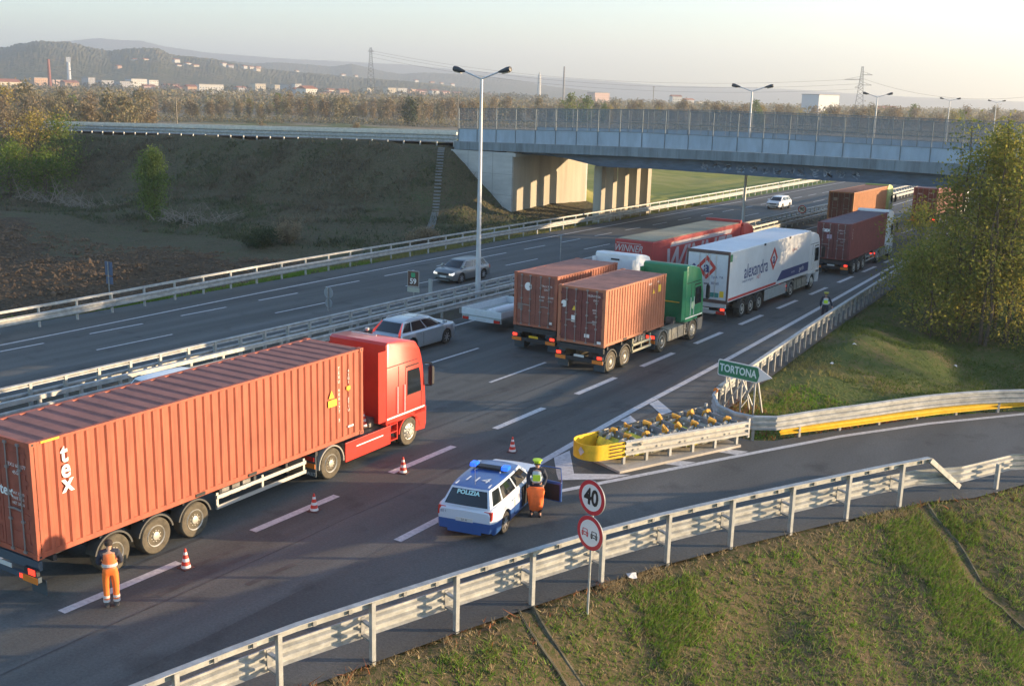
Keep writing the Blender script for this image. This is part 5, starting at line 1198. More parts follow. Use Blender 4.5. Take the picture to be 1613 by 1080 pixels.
hv = mat('orange_hi_vis', (0.92, 0.20, 0.03), 0.7, var=.08, scale=6); hvv = mat('orange_vest', (0.95, 0.21, 0.06), .7, var=.06, scale=6); dkj = mat('navy_jacket', (.025, .03, .05), .8, var=.2, scale=8); silverb = mat('silver_band', (.62, .60, .58), .4)
boots = mat('grey_boots', (.10, .09, .09), .8)
w = G(177, 956)
wk = person('person in orange trousers and orange vest seen from behind, watching the long red lorry', (w.x, w.y, 0), R(52),
    base_pose(elL=(-.27, .03, 1.16), wrL=(-.10, .20, 1.06), elR=(.27, .03, 1.16), wrR=(.10, .20, 1.04), head=(0, .03, 1.625), anL=(-.10, 0, .10), toL=(-.11, .16, .05), anR=(.10, .0, .10), toR=(.13, .15, .05)),
    dict(trousers=hv, jacket=dkj, vest=hvv, band=silverb, boots=boots))
for s in (-1, 1):
    for z in (.30, .20):
        b = MB(); b.lathe([(-.03, .082), (.03, .080)], (0, 0, 0), 'z', 14); o = b.build('reflective_band', silverb, wk); o.location = (s*.112, .008, z)
def cap(m, m2=None):
    def f(t, top, fd):
        b = MB(); b.lathe([(-.06, .098), (-.01, .105), (.035, .15), (.05, .14), (.058, .001)], top, 'z', 20); h = b.build('cap', m, t, smooth=40)
        v = MB(); c = top+fd*.115+Vector((0, 0, -.055)); rr = fd.cross(Vector((0, 0, 1))); v.obox(c, rr*.08, fd*.045-Vector((0, 0, .012)), (0, 0, .005)); v.build('visor', m2 or black_p, h)
    return f
hviz = mat('yellow_green_hi_vis', (.50, .72, .04), .6); pvest = mat('grey_police_vest', (.42, .50, .56), .6, var=.08, scale=8); pnavy = mat('police_navy', (.02, .026, .045), .8, var=.2, scale=8)
c1 = G(844, 811)
cp1 = person('police officer in yellow green cap and grey vest standing at the open car door', (c1.x, c1.y, 0), R(180+28),
    base_pose(elL=(-.27, -.03, 1.17), wrL=(-.20, .17, 1.00), elR=(.27, .0, 1.17), wrR=(.22, .16, .98), hipL=(-.095, 0, .90)), dict(trousers=pnavy, jacket=pnavy, vest=pvest, boots=black_p, band=silverb, panel=hviz), cap(hviz))
# orange bundle held in front of the legs
mb = MB(); n = 20; prof = []
rings = [(.96, .22, .05), (.90, .245, .08), (.72, .235, .11), (.50, .22, .12), (.32, .19, .10), (.24, .08, .05)]
base = 0
for k, (z, a, b_) in enumerate(rings):
    for j in range(n):
        th = 2*math.pi*j/n; rr = 1+.14*math.sin(5*th+k)+.07*math.sin(9*th+2*k); mb.v.append((a*math.cos(th)*rr, b_*math.sin(th)*rr, z-.02*math.sin(3*th)))
for k in range(len(rings)-1):
    for j in range(n): mb.f.append((k*n+j, (k+1)*n+j, (k+1)*n+(j+1) % n, k*n+(j+1) % n)); mb.m.append(0)
mb.f.append(tuple(range(n))); mb.m.append(0); mb.f.append(tuple((len(rings)-1)*n+j for j in range(n))[::-1]); mb.m.append(0)
fwd2 = Vector((math.sin(-R(208)), math.cos(R(208)), 0))
o = mb.build('orange_jacket', mat('orange_cloth', (.88, .16, .03), .75, var=.08, scale=8), loc=(c1.x+fwd2.x*.24, c1.y+fwd2.y*.24, 0), rotz=R(208), smooth=60)
tag(o, 'bright orange jacket held folded over the arms of the person at the police car', 'jacket')
c2 = G(1302, 460, 1.75)
person('police officer in yellow cap walking on the highway shoulder beside the tall barrier', (c2.x, c2.y, 0), R(180+20),
    base_pose(elL=(-.29, -.02, 1.17), wrL=(-.36, .12, .98), elR=(.26, -.03, 1.16), wrR=(.25, .08, .92), knL=(-.10, .12, .52), anL=(-.10, .10, .10), toL=(-.10, .26, .06), anR=(.11, -.16, .11), toR=(.12, 0, .05), knR=(.10, .0, .5)),
    dict(trousers=pnavy, jacket=pnavy, vest=pvest, boots=black_p, band=silverb, panel=hviz), cap(mat('dull_yellow_cap', (.45, .42, .06), .6)))

# ------------------------------------------------------------------ traffic cones
cone_r = mat('cone_red', (.62, .05, .03), .5); cone_w = mat('cone_white', (.72, .70, .68), .5)
ct = thing('traffic_cone', 'red and white cone at the end of the lane dash nearest the person in orange', 'traffic cone', (*G(293, 894).to_2d(), 0), 0, 'traffic cones along the queue')
b = MB(); b.lathe([(0, .155), (.02, .155), (.03, .14)], (0, 0, 0), 'z', 12); b.box(-.16, .16, -.16, .16, 0.0, .025); b.build('base', mat('cone_base', (.10, .04, .035), .8), ct)
b = MB(); rr = lambda z: .115*(1-z/.56)+.018
zs = [.025, .10, .20, .28, .38, .45, .54]
for k in range(6): b.lathe([(zs[k], rr(zs[k])), (zs[k+1], rr(zs[k+1]))], (0, 0, 0), 'z', 16, k % 2)
b.build('cone', [cone_w, cone_r], ct, smooth=50)
for u, v, lb_t in ((495, 804, 'red and white cone standing on the dash beside the trailer axles of the red lorry'), (635, 744, 'red and white cone beside the cab of the long red lorry'), (807, 711, 'red and white cone alone on the road behind the police car light bar')):
    copy_tree(ct, loc=(*G(u, v).to_2d(), 0), rotz=.3, label=lb_t)
cl = copy_tree(ct, loc=l1.matrix_basis @ Vector((.62, 12.95, 1.02)), label='cone stowed upright on the catwalk behind the red cab')

# ------------------------------------------------------------------ signs
def disc(mb, c, n_, r, th, mi=0, seg=40):
    c = Vector(c); n_ = Vector(n_).normalized(); x = n_.cross(Vector((0, 0, 1))).normalized(); y = x.cross(n_)
    f = [c+n_*th/2+(x*math.cos(2*math.pi*k/seg)+y*math.sin(2*math.pi*k/seg))*r for k in range(seg)]; bk = [p-n_*th for p in f]
    mb.ngon(f[::-1] if (f[1]-f[0]).cross(f[2]-f[1]).dot(n_) < 0 else f, mi); mb.ngon(bk, mi)
    for k in range(seg): mb.quad(f[k], f[(k+1) % seg], bk[(k+1) % seg], bk[k], mi)
sred = mat('sign_red', (.50, .03, .04), .4); swh = mat('sign_white', (.70, .68, .66), .4); sblk = mat('sign_black', (.015, .015, .015), .5); sback = mat('sign_back_grey', (.25, .27, .29), .6, .2)
def round_sign(parent, c, n_, r, face, nm='sign_plate'):
    n_ = Vector(n_).normalized(); b = MB(); disc(b, c, n_, r, .03, 0); pl = b.build(nm, sback, parent)
    b = MB(); disc(b, Vector(c)+n_*.017, n_, r*.99, .004); b.build('red_ring', sred, pl)
    b = MB(); disc(b, Vector(c)+n_*.021, n_, r*.76, .004); b.build('white_field', swh, pl)
    X = Vector((0, 0, 1)).cross(n_).normalized(); return pl, X
s40 = G(926, 948); gz = ground(s40.x, s40.y)
t = thing('road_sign', 'pair of round red ringed signs on one post, 40 limit above no overtaking', 'road sign', (s40.x, s40.y, gz))
nrm = Vector((-math.sin(R(16)), -math.cos(R(16)), 0)); 
b = MB(); b.tube([(0, 0, -.3), (.03, 0, 3.05-gz)], .03, 10); b.build('pole', galv, t)
c = Vector((.03, 0, 2.76-gz))+nrm*.05; pl, X = round_sign(t, c, nrm, .44, None); text('40', .56, sblk, c+nrm*.027, X, (0, 0, 1), pl, bold=.018, sx=.85)
c = Vector((.025, 0, 1.85-gz))+nrm*.05; pl, X = round_sign(t, c, nrm, .44, None)
for k, (m_, o_) in enumerate(((sred, -.16), (sblk, .15))):
    b = MB(); cc = c+nrm*.026+X*o_
    def S(x0, x1, z0, z1): b.obox(cc+X*(x0+x1)/2+Vector((0, 0, (z0+z1)/2)), X*(x1-x0)/2, nrm*.003, (0, 0, (z1-z0)/2))
    S(-.11, .11, -.02, .0); S(-.11, -.09, -.09, -.02); S(.09, .11, -.09, -.02); S(-.11, .11, -.09, -.07); S(-.10, -.06, -.12, -.09); S(.06, .10, -.12, -.09); S(-.07, .07, .065, .08); S(-.085, -.065, 0, .07); S(.065, .085, 0, .07); S(-.085, -.04, -.055, -.03); S(.04, .085, -.055, -.03)
    b.build('car_symbol', m_, pl)
# TORTONA
grn = mat('sign_green', (.015, .17, .085), .4)
t = thing('direction_sign', 'green arrow shaped sign reading TORTONA on lattice posts at the gore', 'road sign', (-15.2, 40.0, 0))
az = R(-10); X = Vector((math.cos(az), math.sin(az), 0)); N_ = Vector((X.y, -X.x, 0)); 
def arrow(mb, sc, off, mi=0, th=.03, in_=0):
    xl, xr, xt = -1.18+in_, .62-in_*.4, 1.30-in_*1.6; zl, zh = 1.29+in_, 1.95-in_; zm = 1.62
    pts = [(xl+.05, zl), (xr, zl), (xt, zm), (xr, zh), (xl+.05, zh), (xl, zh-.05), (xl, zl+.05)]
    f = [X*x+Vector((0, 0, z))+N_*off for x, z in pts]; bk = [p-N_*th for p in f]; mb.ngon(f, mi); mb.ngon(bk[::-1], mi)
    for k in range(len(f)): mb.quad(f[k], bk[k], bk[(k+1) % len(f)], f[(k+1) % len(f)], mi)
b = MB(); arrow(b, 1, 0); pl = b.build('sign_plate', swh, t); b = MB(); arrow(b, 1, .006, th=.004, in_=.035); b.build('green_face', grn, pl)
text('TORTONA', .43, mat('sign_letter', (.55, .68, .66), .4), X*-.24+Vector((0, 0, 1.62))+N_*.012, X, (0, 0, 1), pl, bold=.012, sx=.80)
b = MB(); b.ngon([X*x+Vector((0, 0, z))+N_*.009 for x, z in ((.66, 1.33), (1.24, 1.62), (.66, 1.91), (.74, 1.62))]); b.build('arrow_tip', swh, pl)
for xo in (-.80, -.05, .55):
    b = MB(); a0 = X*xo; bk = -N_*.75
    b.bar(a0-N_*.05+Vector((0, 0, -.1)), a0-N_*.05+Vector((0, 0, 1.9)), .06); b.bar(a0+bk+Vector((0, 0, -.1)), a0-N_*.08+Vector((0, 0, 1.75)), .06)
    if xo < .5:
        for k in range(4): b.bar(a0-N_*.05+Vector((0, 0, .1+k*.4)), a0+bk*(1-.22*(k+1))+Vector((0, 0, .4+k*.4)), .03)
    b.build('lattice_post', galv, t)
b = MB(); b.bar(X*-.8-N_*.06+Vector((0,0,.1)), X*.0-N_*.06+Vector((0,0,1.2)), .045); b.bar(X*.1-N_*.06+Vector((0,0,.5)), X*.5-N_*.06+Vector((0,0,1.3)), .045); b.bar(X*.5-N_*.06+Vector((0,0,.3)), X*-.05-N_*.06+Vector((0,0,1.3)), .045); b.build('brace', galv, t)
rf_ = G(1128, 619, .85); t = thing('marker_post', 'short white delineator with orange reflector behind the TORTONA sign barrier', 'marker post', (rf_.x, rf_.y, 0))
b = MB(); b.box(-.05, .05, -.04, .04, -.1, .95); b.build('post', white_s, t); b = MB(); b.lathe([(0, .10), (.02, .10), (.021, .001)], (0, -.045, .98), 'y', 16, 0, -1); b.build('reflector', orange_refl, t)
# signs on the median and beyond
def back_sign(label, u, v, z, r, kind='disc'):
    g = G(u, v); t = thing('road_sign', label, 'road sign', (g.x, g.y, 0)); b = MB(); b.tube([(0, 0, -.3), (0, 0, z)], .035, 8); b.build('pole', galv_d, t); n_ = Vector((0, 1, 0)); return t, n_
t, n_ = back_sign('round grey back of a road sign on the median', 517, 490, 1.35, .4); b = MB(); disc(b, (0, .05, 1.05), (0, 1, 0), .33, .02); disc(b, (0, .05, .45), (0, 1, 0), .26, .02); b.build('sign_plate', sback, t)
t, n_ = back_sign('tall blue grey back of a sign post beyond the far barrier by the ploughed field', 173, 470, 2.15, .4); b = MB(); b.box(-.32, .32, .03, .06, 1.35, 2.15); b.box(-.28, .32, .03, .06, .85, 1.28); b.build('sign_plate', mat('blue_back', (.07, .11, .20), .6), t)
t, n_ = back_sign('thin grey marker pole with small plate on the median beside the brown container', 882, 425, 2.5, .1); b = MB(); b.box(-.06, .06, -.02, .02, 2.2, 2.5); b.build('sign_plate', sback, t)
g = G(1262, 352); t = thing('road_sign', 'round red ringed speed sign in the median near the bridge', 'road sign', (g.x, g.y, 0)); b = MB(); b.tube([(0, 0, -.1), (0, 0, 1.7)], .04, 8); b.build('pole', galv_d, t); pl, X2 = round_sign(t, (0, -.06, 1.45), (0, -1, 0), .42, None); text('90', .5, sblk, Vector((0, -.10, 1.45)), (1, 0, 0), (0, 0, 1), pl, bold=.012)
g = G(651, 468); t = thing('distance_marker', 'brown framed kilometre sign with green square and number 59 on the median', 'road sign', (g.x, g.y, 0))
b = MB(); b.tube([(0, .03, -.1), (0, .03, 1.5)], .04, 8); b.build('pole', galv_d, t)
az2 = R(8); X3 = Vector((math.cos(az2), math.sin(az2), 0)); N3 = Vector((X3.y, -X3.x, 0))
b = MB(); b.obox(Vector((0, 0, 1.12)), X3*.40, N3*.02, (0, 0, .50)); pl = b.build('sign_plate', mat('km_grey', (.35, .33, .30), .5), t)
b = MB(); b.obox(Vector((0, 0, 1.14))+N3*.022, X3*.36, N3*.004, (0, 0, .44)); b.build('brown_face', mat('km_brown', (.10, .045, .03), .5), pl)
b = MB(); b.obox(Vector((0, 0, 1.36))+N3*.028, X3*.14, N3*.003, (0, 0, .14)); b.build('green_square', mat('km_green', (.03, .30, .14), .5), pl)
b = MB(); b.obox(Vector((0, 0, .45))+N3*.0, X3*.42, N3*.015, (0, 0, .14)); b.build('lower_plate', mat('km_pale', (.42, .42, .34), .6), pl)
text('59', .46, white_s, Vector((0, 0, .97))+N3*.03, X3, (0, 0, 1), pl, bold=.012)
g = G(678, 472); o = MB().box(-.12, .12, -.05, .05, .0, 1.25).build('marker_post', mat('marker_grey', (.32, .34, .33), .6), loc=(g.x, g.y, 0)); tag(o, 'small grey box post beside the kilometre sign on the median', 'marker post')

# ------------------------------------------------------------------ lamp posts
lampw = mat('lamp_pole_white', (.50, .52, .54), .5, .2, var=.12, scale=.5); lamph = mat('lamp_head_dark', (.05, .05, .055), .5)
lp = thing('street_lamp', 'tall white double armed street lamp on the median, nearest and largest', 'street lamp', (-36.4, 51.64, 0), 0, 'double street lamps along the median')
b = MB(); b.tube([(0, 0, -.2), (0, 0, 1.2), (0, 0, 6.5), (0, 0, 13.0)], [.16, .155, .12, .075], 12); b.build('pole', lampw, lp, smooth=60)
for s in (-1, 1):
    b = MB(); b.tube([(0, 0, 12.95), (s*1.25, 0, 13.38)], .045, 8); arm = b.build('arm', lampw, lp, smooth=60)
    h = MB(); a = Vector((s*1.15, 0, 13.35)); e_ = Vector((s*1.98, 0, 13.52)); d = (e_-a); 
    h.tube([a, a+d*.25, a+d*.7, a+d*.97, e_], [.05, .10, .17, .15, .05], 10); hh = h.build('lamp_head', lamph, arm, smooth=60); hh.scale = (1, 1, 1)
    gl_ = MB(); gl_.obox(a+d*.62+Vector((0, 0, -.145)), d*.28, (0, .10, 0), (0, 0, .02)); gl_.build('lamp_glass', mat('lamp_glass', (.3, .28, .22), .2), hh)
for k, (x, y, hs, lb_t) in enumerate([(-39.0, 99.5, 1, 'second double street lamp, rising in front of the middle of the bridge'), (-42.4, 154.3, 1, 'double street lamp behind the bridge, just right of the pylon'), (-50.1, 235, 1, 'far double street lamp behind the bridge, second beyond it'), (-50.3, 286, 1, 'farthest double street lamp near the right edge behind the bridge')]):
    copy_tree(lp, loc=(x, y, 0), rotz=R(6), label=lb_t)
# ------------------------------------------------------------------ crash cushion at the gore
t = thing('crash_cushion', 'crash cushion with yellow nose, steel side panels and orange straps at the gore', 'crash cushion', (-16.80, 30.55, 0), -R(22.5))
gs = mat('cushion_panel', (.50, .48, .42), .5, .2, var=.15, scale=3)
def wd(y): return .62+y*.075
b = MB(); n = 16; prof = W3(.36, 1.0, 0, 1)
pth = [Vector((-wd(.9), .95, 0)), Vector((-wd(.4), .3, 0))]+[Vector((-.62*math.cos(math.pi*k/n), -.62*math.sin(math.pi*k/n)*.9+.05, 0)) for k in range(n+1)]+[Vector((wd(.4), .3, 0)), Vector((wd(.9), .95, 0))]
b.sweep(pth, [(0, .36), (.02, .36), (.02, .90), (0, .90)]); b.build('nose', yellow_p, t, smooth=50)
nb_ = MB()
for z in (.46, .58, .70, .82): nb_.obox((wd(.7)+.02, .62, z), (.012, 0, 0), (0, .3, 0), (0, 0, .02)); nb_.obox((-wd(.7)-.02, .62, z), (.012, 0, 0), (0, .3, 0), (0, 0, .02))
nb_.build('slot', mat('dark_slot', (.08, .05, .01), .8), t)
rfl = MB(); a_ = R(-72)
for s in (1,): 
    c = Vector((.62*math.cos(-a_)*0+.20, -.56, .67)); rfl.ngon([c+Vector((-.13, 0.02, 0)), c+Vector((0, .01, -.16)), c+Vector((.14, .06, 0)), c+Vector((0, .01, .16))])
rfl.build('reflector', mat('diamond_reflector', (.55, .52, .45), .4), t)
for s in (-1, 1):
    pth = [Vector((s*wd(y), y, 0)) for y in (.95, 2.2, 3.5, 4.9, 6.35)]
    b = MB(); b.sweep(pth, W3(.38, .92, 0, s)); b.build('side_panel', gs, t)
    bo = MB()
    for y in (1.3, 2.3, 3.3, 4.3, 5.3):
        for z in (.56, .82):
            for dy in (0, .22): bo.lathe([(0, .035), (.03, .03), (.031, .001)], (s*(wd(y)+.0), y+dy, z), 'x', 8, 0, s)
    bo.build('bolt', galv_d, t)
    for y in (.95, 1.9, 2.9, 3.9, 4.9, 5.9):
        p_ = MB(); p_.box(s*wd(y)-.05-s*.05, s*wd(y)+.05-s*.05, y-.05, y+.05, .10, .90); p_.build('post', galv, t)
ep = MB()
for s in (-1, 1): ep.box(s*wd(6.35)-.04, s*wd(6.35)+.06, 6.33, 6.41, .30, 1.02)
ep.build('end_plate', galv, t)
for k, y in enumerate((1.0, 1.75, 2.5, 3.25, 4.0, 4.75, 5.5)):
    m_ = mat('energy_bag_grey', (.30, .30, .23), .8, var=.3, scale=5) if k > 1 and k != 4 else mat('energy_bag_yellow', (.70, .60, .05), .6, var=.3, scale=4)
    b = MB(); w_ = wd(y)-.12; n = 12
    for i in range(n+1):
        pass
    b.prism([(y-.30, .25), (y+.30, .25), (y+.33, .58), (y+.18, .76+.06*(k % 2)), (y-.05, .70), (y-.22, .80-.05*(k % 3)), (y-.33, .58)], -w_, w_, .10); b.build('energy_absorber', m_, t, smooth=20)
    d_ = MB(); d_.box(-wd(y+.38)+.05, wd(y+.38)-.05, y+.36, y+.39, .3, .90); d_.tube([(-wd(y+.38)+.03, y+.375, .93), (wd(y+.38)-.03, y+.375, .93)], .03, 6); d_.build('diaphragm', galv_d, t)
    for x in (-.42-.03*k+random.uniform(-.12, .12), .38+.03*k+random.uniform(-.12, .12)):
        j1, j2, j3 = random.uniform(-.12, .12), random.uniform(-.12, .02), random.uniform(-.08, .08); s_ = MB(); pts = [(x-.06-j1, y+.38+j3, .66), (x-.07, y+.34, .98+j2), (x+.02+j1, y+.30-j3, 1.08+j2), (x+.10+j3, y+.37, .98), (x+.07+j1, y+.42+j1, .68)]; s_.tube(pts, [.06, .075, .085, .075, .055], 7); s_.build('orange_strap', mat('orange_webbing', (.72, .36, .05), .7, var=.2, scale=8), t)
        s2 = MB(); s2.tube([(x+.05, y+.30, .86), (x+.22+j1, y-.02, .84), (x+.30+j1*2, y-.22+j3, .76)], [.04, .09, .05], 6); s2.build('sleeve', mat('cream_sleeve', (.36, .33, .26), .8, var=.2), t)
    cn = MB()
    for x in (-.15, .1, .62+.02*k, .75+.02*k): cn.lathe([(0, .03), (.06, .03), (.07, .001)], (x, y+.1+.05*(x > 0), .84), 'z', 8)
    cn.build('can', mat('tin_white', (.62, .62, .60), .4), t)
b = MB(); b.prism([(0, 0)]*0 or [(.35, .012), (6.0, .012), (6.0, .10), (.35, .10)], -.75, 1.18, .02)
pd = b.build('concrete_plinth', concrete, loc=(-16.80, 30.55, 0), rotz=-R(22.5)); tag(pd, 'low concrete plinth under the crash cushion', 'plinth')

# ------------------------------------------------------------------ trees and plants
bark = mat('bark', (0.10, 0.075, 0.055), 0.95, var=.3, scale=4); bark_g = mat('pale_bark', (0.22, 0.19, 0.15), 0.95, var=.25, scale=4)
lm_rob = leaf_mat('robinia_leaves', [(.11, .14, .03), (.19, .22, .045), (.25, .24, .055), (.40, .33, .07), (.16, .20, .04)], trans=.55)
lm_grn = leaf_mat('green_leaves', [(.06, .11, .018), (.11, .17, .025), (.16, .20, .035), (.26, .25, .05)], trans=.45)
lm_brn = leaf_mat('brown_leaves', [(.17, .13, .085), (.23, .18, .11), (.28, .22, .14), (.20, .17, .10)], trans=.35)
lm_yel = leaf_mat('yellow_leaves', [(.28, .20, .05), (.40, .30, .07), (.32, .26, .08), (.20, .20, .05)], trans=.35)
lm_drk2 = leaf_mat('town_tree_foliage', [(.06, .07, .04), (.10, .09, .05), (.13, .12, .06)], trans=.2)
lm_yg = leaf_mat('young_leaves', [(.10, .15, .03), (.15, .21, .05), (.20, .24, .06)], trans=.45)
lm_drk = leaf_mat('dark_evergreen', [(.02, .035, .015), (.035, .055, .02), (.05, .07, .025)], trans=.1)
lm_far = leaf_mat('far_foliage', [(.18, .145, .095), (.24, .19, .12), (.19, .18, .10), (.28, .23, .13), (.22, .18, .13)], trans=.35)
def leaves_at(C, per, sig, size, r_):
    """leaf-sized rhombi scattered about cluster centres C"""
    n = len(C)*per; P = np.repeat(C, per, 0)+r_.normal(0, 1, (n, 3))*sig
    a = r_.normal(0, 1, (n, 3)); a /= np.linalg.norm(a, axis=1)[:, None]; b = r_.normal(0, 1, (n, 3)); b -= (b*a).sum(1)[:, None]*a; b /= np.linalg.norm(b, axis=1)[:, None]
    s = size*r_.uniform(.6, 1.4, (n, 1)); return np.stack([P-a*s, P-b*s*.55, P+a*s, P+b*s*.55], 1)
def tree(name, label, cat, loc, h, cr, cb, seed, lmat, nb=34, per=60, leaf=.10, tr=.14, stems=1, group=None, bmat=None, sig=.45, lean=0.0, bare=0.0):
    r_ = np.random.default_rng(seed); t = thing(name, label, cat, loc, 0, group); tk = MB(); C = []
    for st in range(stems):
        a0 = r_.uniform(0, 6.28); off = Vector((math.cos(a0), math.sin(a0), 0))*(.25*(stems > 1)*r_.uniform(.5, 1.6)); top = Vector((off.x*3+r_.normal(0, .25)+lean, off.y*3+r_.normal(0, .25), h*r_.uniform(.86, 1.0)))
        pts = [off.lerp(top, k/6)+Vector((r_.normal(0, .10), r_.normal(0, .10), 0))*(k > 0) for k in range(7)]; pts[0] = off+Vector((0, 0, -.4))
        tk.tube(pts, [tr*(1-.85*k/6) for k in range(7)], 7)
        for k in range(nb//stems):
            f = cb/h+(1-cb/h)*r_.uniform(0, 1)**.85; p = off.lerp(top, f); i = min(5, int(f*6)); p = pts[i].lerp(pts[i+1], f*6-i)
            a = r_.uniform(0, 6.28); fr = (f-cb/h)/(1-cb/h); ln = cr*(math.sin(math.pi*min(1, fr*.82+.22))**.7)*r_.uniform(.45, 1.1); e = p+Vector((math.cos(a)*ln, math.sin(a)*ln, ln*r_.uniform(.05, .65)))
            m = p.lerp(e, .5)+Vector((0, 0, -.06*ln)); tk.tube([p, m, e], [tr*.28*(1-.7*f), tr*.18*(1-.7*f), .008], 5, cap=False)
            for w in (.45, .72, 1.0): q = p.lerp(e, w); C.append(q+Vector(r_.normal(0, .15, 3)))
            for _ in range(2):
                q = m.lerp(e, r_.uniform(0, 1)); e2 = q+Vector(r_.normal(0, 1, 3)).normalized()*ln*.4; tk.tube([q, e2], [.012*tr/.14, .004], 4, cap=False); C.append(e2)
    tk.build('trunk', bmat or bark, t)
    C = np.array([tuple(c) for c in C])
    if bare: C = C[r_.uniform(0, 1, len(C)) > bare]
    np_mesh('crown', leaves_at(C, per, sig, leaf, r_), 4, lmat, t)
    return t
# the stand at the right edge, in the island
spots = [(1478, 520, 9.0, 2.2), (1502, 532, 12.4, 2.7), (1530, 520, 12.0, 2.6), (1545, 545, 13.0, 2.8), (1566, 525, 11.0, 2.5), (1590, 540, 12.5, 2.8), (1610, 512, 12.0, 2.8), (1640, 505, 12.0, 2.8)]
labs = ['leftmost slender tree of the stand at the right, shorter and sparse', 'tallest yellow green tree of the stand, reaching above the bridge fence', 'thin trunked tree behind the tallest one in the roadside stand', 'front trunk of the roadside stand, full yellow green crown', 'lower tree squeezed between two tall trunks of the stand', 'full crowned tree at the right end of the roadside stand', 'tree cut by the right edge of the photo, rear row', 'tree just outside the right edge, rear row']
for k, (u, v, h, cr) in enumerate(spots):
    g = ray_ground(u, v); g2 = ground(g.x, g.y)
    tree('roadside_tree', labs[k], 'tree', (g.x, g.y, g2), h, cr, h*.22, 100+k, lm_rob, nb=40, per=19, leaf=.088, tr=.11, stems=2 if k % 2 else 1, group='stand of trees between highway and exit ramp', sig=.38)
# low branches and bushes reaching over the barrier
for k, (u, v, h, cr) in enumerate([(1452, 470, 6.0, 2.4), (1468, 530, 5.5, 2.3), (1560, 500, 6.5, 2.6)]):
    g = ray_ground(u, v)
    tree('shrub', ['bushy sapling leaning over the barrier left of the stand', 'low sparse sapling in front of the stand trunks', 'undergrowth sapling inside the stand'][k], 'shrub', tuple(g), h, cr, .4, 140+k, lm_rob, nb=30, per=24, leaf=.085, tr=.06, stems=3, sig=.40, group='saplings round the roadside stand')
for k, (u, v, h, cr) in enumerate([(1508, 538, 4.0, 2.0), (1605, 545, 5.0, 2.4), (1445, 500, 4.5, 2.0)]):
    g = ray_ground(u, v)
    tree('shrub', ['yellow green undergrowth in front of the middle trunks of the stand', 'yellow green undergrowth at the foot of the right trunks of the stand', 'small leafy sapling touching the barrier posts'][k], 'shrub', tuple(g), h, cr, .3, 150+k, lm_rob, nb=30, per=20, leaf=.085, tr=.05, stems=3, sig=.42, group='saplings round the roadside stand')
# trees on the slope of the right-hand bridge embankment, outside the frame to the right
for k, (x, y, h) in enumerate([(12, 84, 8), (22, 90, 8.5), (34, 92, 9), (46, 95, 9)]):
    tree('roadside_tree', 'robinia growing outside the right edge beside the bridge embankment', 'tree', (x, y, ground(x, y)), h, 3.0, h*.25, 160+k, lm_rob, nb=30, per=22, leaf=.16, tr=.14, sig=.6, group='trees outside the right edge')
# left clump at the end of the embankment
for k, (u, v, h, cr, lm, lb_t) in enumerate([(20, 285, 9, 4.0, lm_brn, 'brownish tree at the far left edge beside the approach embankment'), (62, 290, 9, 4.2, lm_yel, 'green and yellow tree on the left end of the embankment slope'), (96, 278, 7.5, 3.0, lm_yg, 'yellow green tree beside the barrier end at the left'), (-20, 292, 9, 4, lm_brn, 'brown tree cut by the left edge'), (45, 262, 8, 3.5, lm_brn, 'bare looking brown tree behind the green one at left'), (15, 312, 6, 3.2, lm_grn, 'dark green bush at the foot of the left trees'), (75, 312, 5, 2.8, lm_grn, 'green bush on the slope under the left trees')]):
    g = ray_ground(u, v); tree('tree', lb_t, 'tree', tuple(g), h, cr*1.1, h*.06, 200+k, lm, nb=52, per=15, leaf=.13, tr=.12, stems=3, sig=.60, bare=.25, group='trees at the left end of the embankment')
g = ray_ground(240, 346); tree('young_tree', 'narrow bright green young tree at the foot of the dark embankment', 'tree', tuple(g), 6.8, 1.25, .5, 230, lm_yg, nb=54, per=26, leaf=.11, tr=.07, stems=3, sig=.40, bare=.1)
for k, (u, v, lb_t) in enumerate([(455, 382, 'reddish brown dry bush catching the sun at the embankment foot'), (405, 388, 'dark low bush at the embankment foot'), (660, 385, 'dry brown weeds beside the concrete steps')]):
    g = ray_ground(u, v); tree('bush', lb_t, 'bush', tuple(g), 1.3 if k == 0 else .8, 1.5, .05, 240+k, lm_brn if k != 1 else lm_drk, nb=26, per=34, leaf=.08, tr=.03, stems=4, sig=.22, group='scrub bushes at the embankment foot')
# dead branches at the foot of the embankment
for k, (u, v, lb_t) in enumerate([(75, 318, 'fallen bare pale branches, leftmost heap at the embankment foot'), (140, 328, 'fallen bare pale branches, middle heap at the embankment foot'), (300, 352, 'long fallen dead branches right of the young green tree')]):
    g = ray_ground(u, v); r_ = np.random.default_rng(300+k); b = MB()
    for _ in range(42):
        p = Vector((r_.uniform(-4.5, 4.5), r_.uniform(-1.6, 1.6), .1)); d = Vector((r_.normal(0, 1), r_.normal(0, .5), abs(r_.normal(.25, .35)))).normalized(); ln = r_.uniform(1.2, 3.4)
        q = p+d*ln; b.tube([p, p.lerp(q, .5)+Vector((0, 0, .2)), q], [.05, .03, .01], 5, cap=False)
        for __ in range(3): s_ = p.lerp(q, r_.uniform(.3, .9)); b.tube([s_, s_+Vector(r_.normal(0, .5, 3))], [.018, .006], 4, cap=False)
    o = b.build('fallen_branches', bark_g, loc=g); stuff(o, lb_t, 'branches')
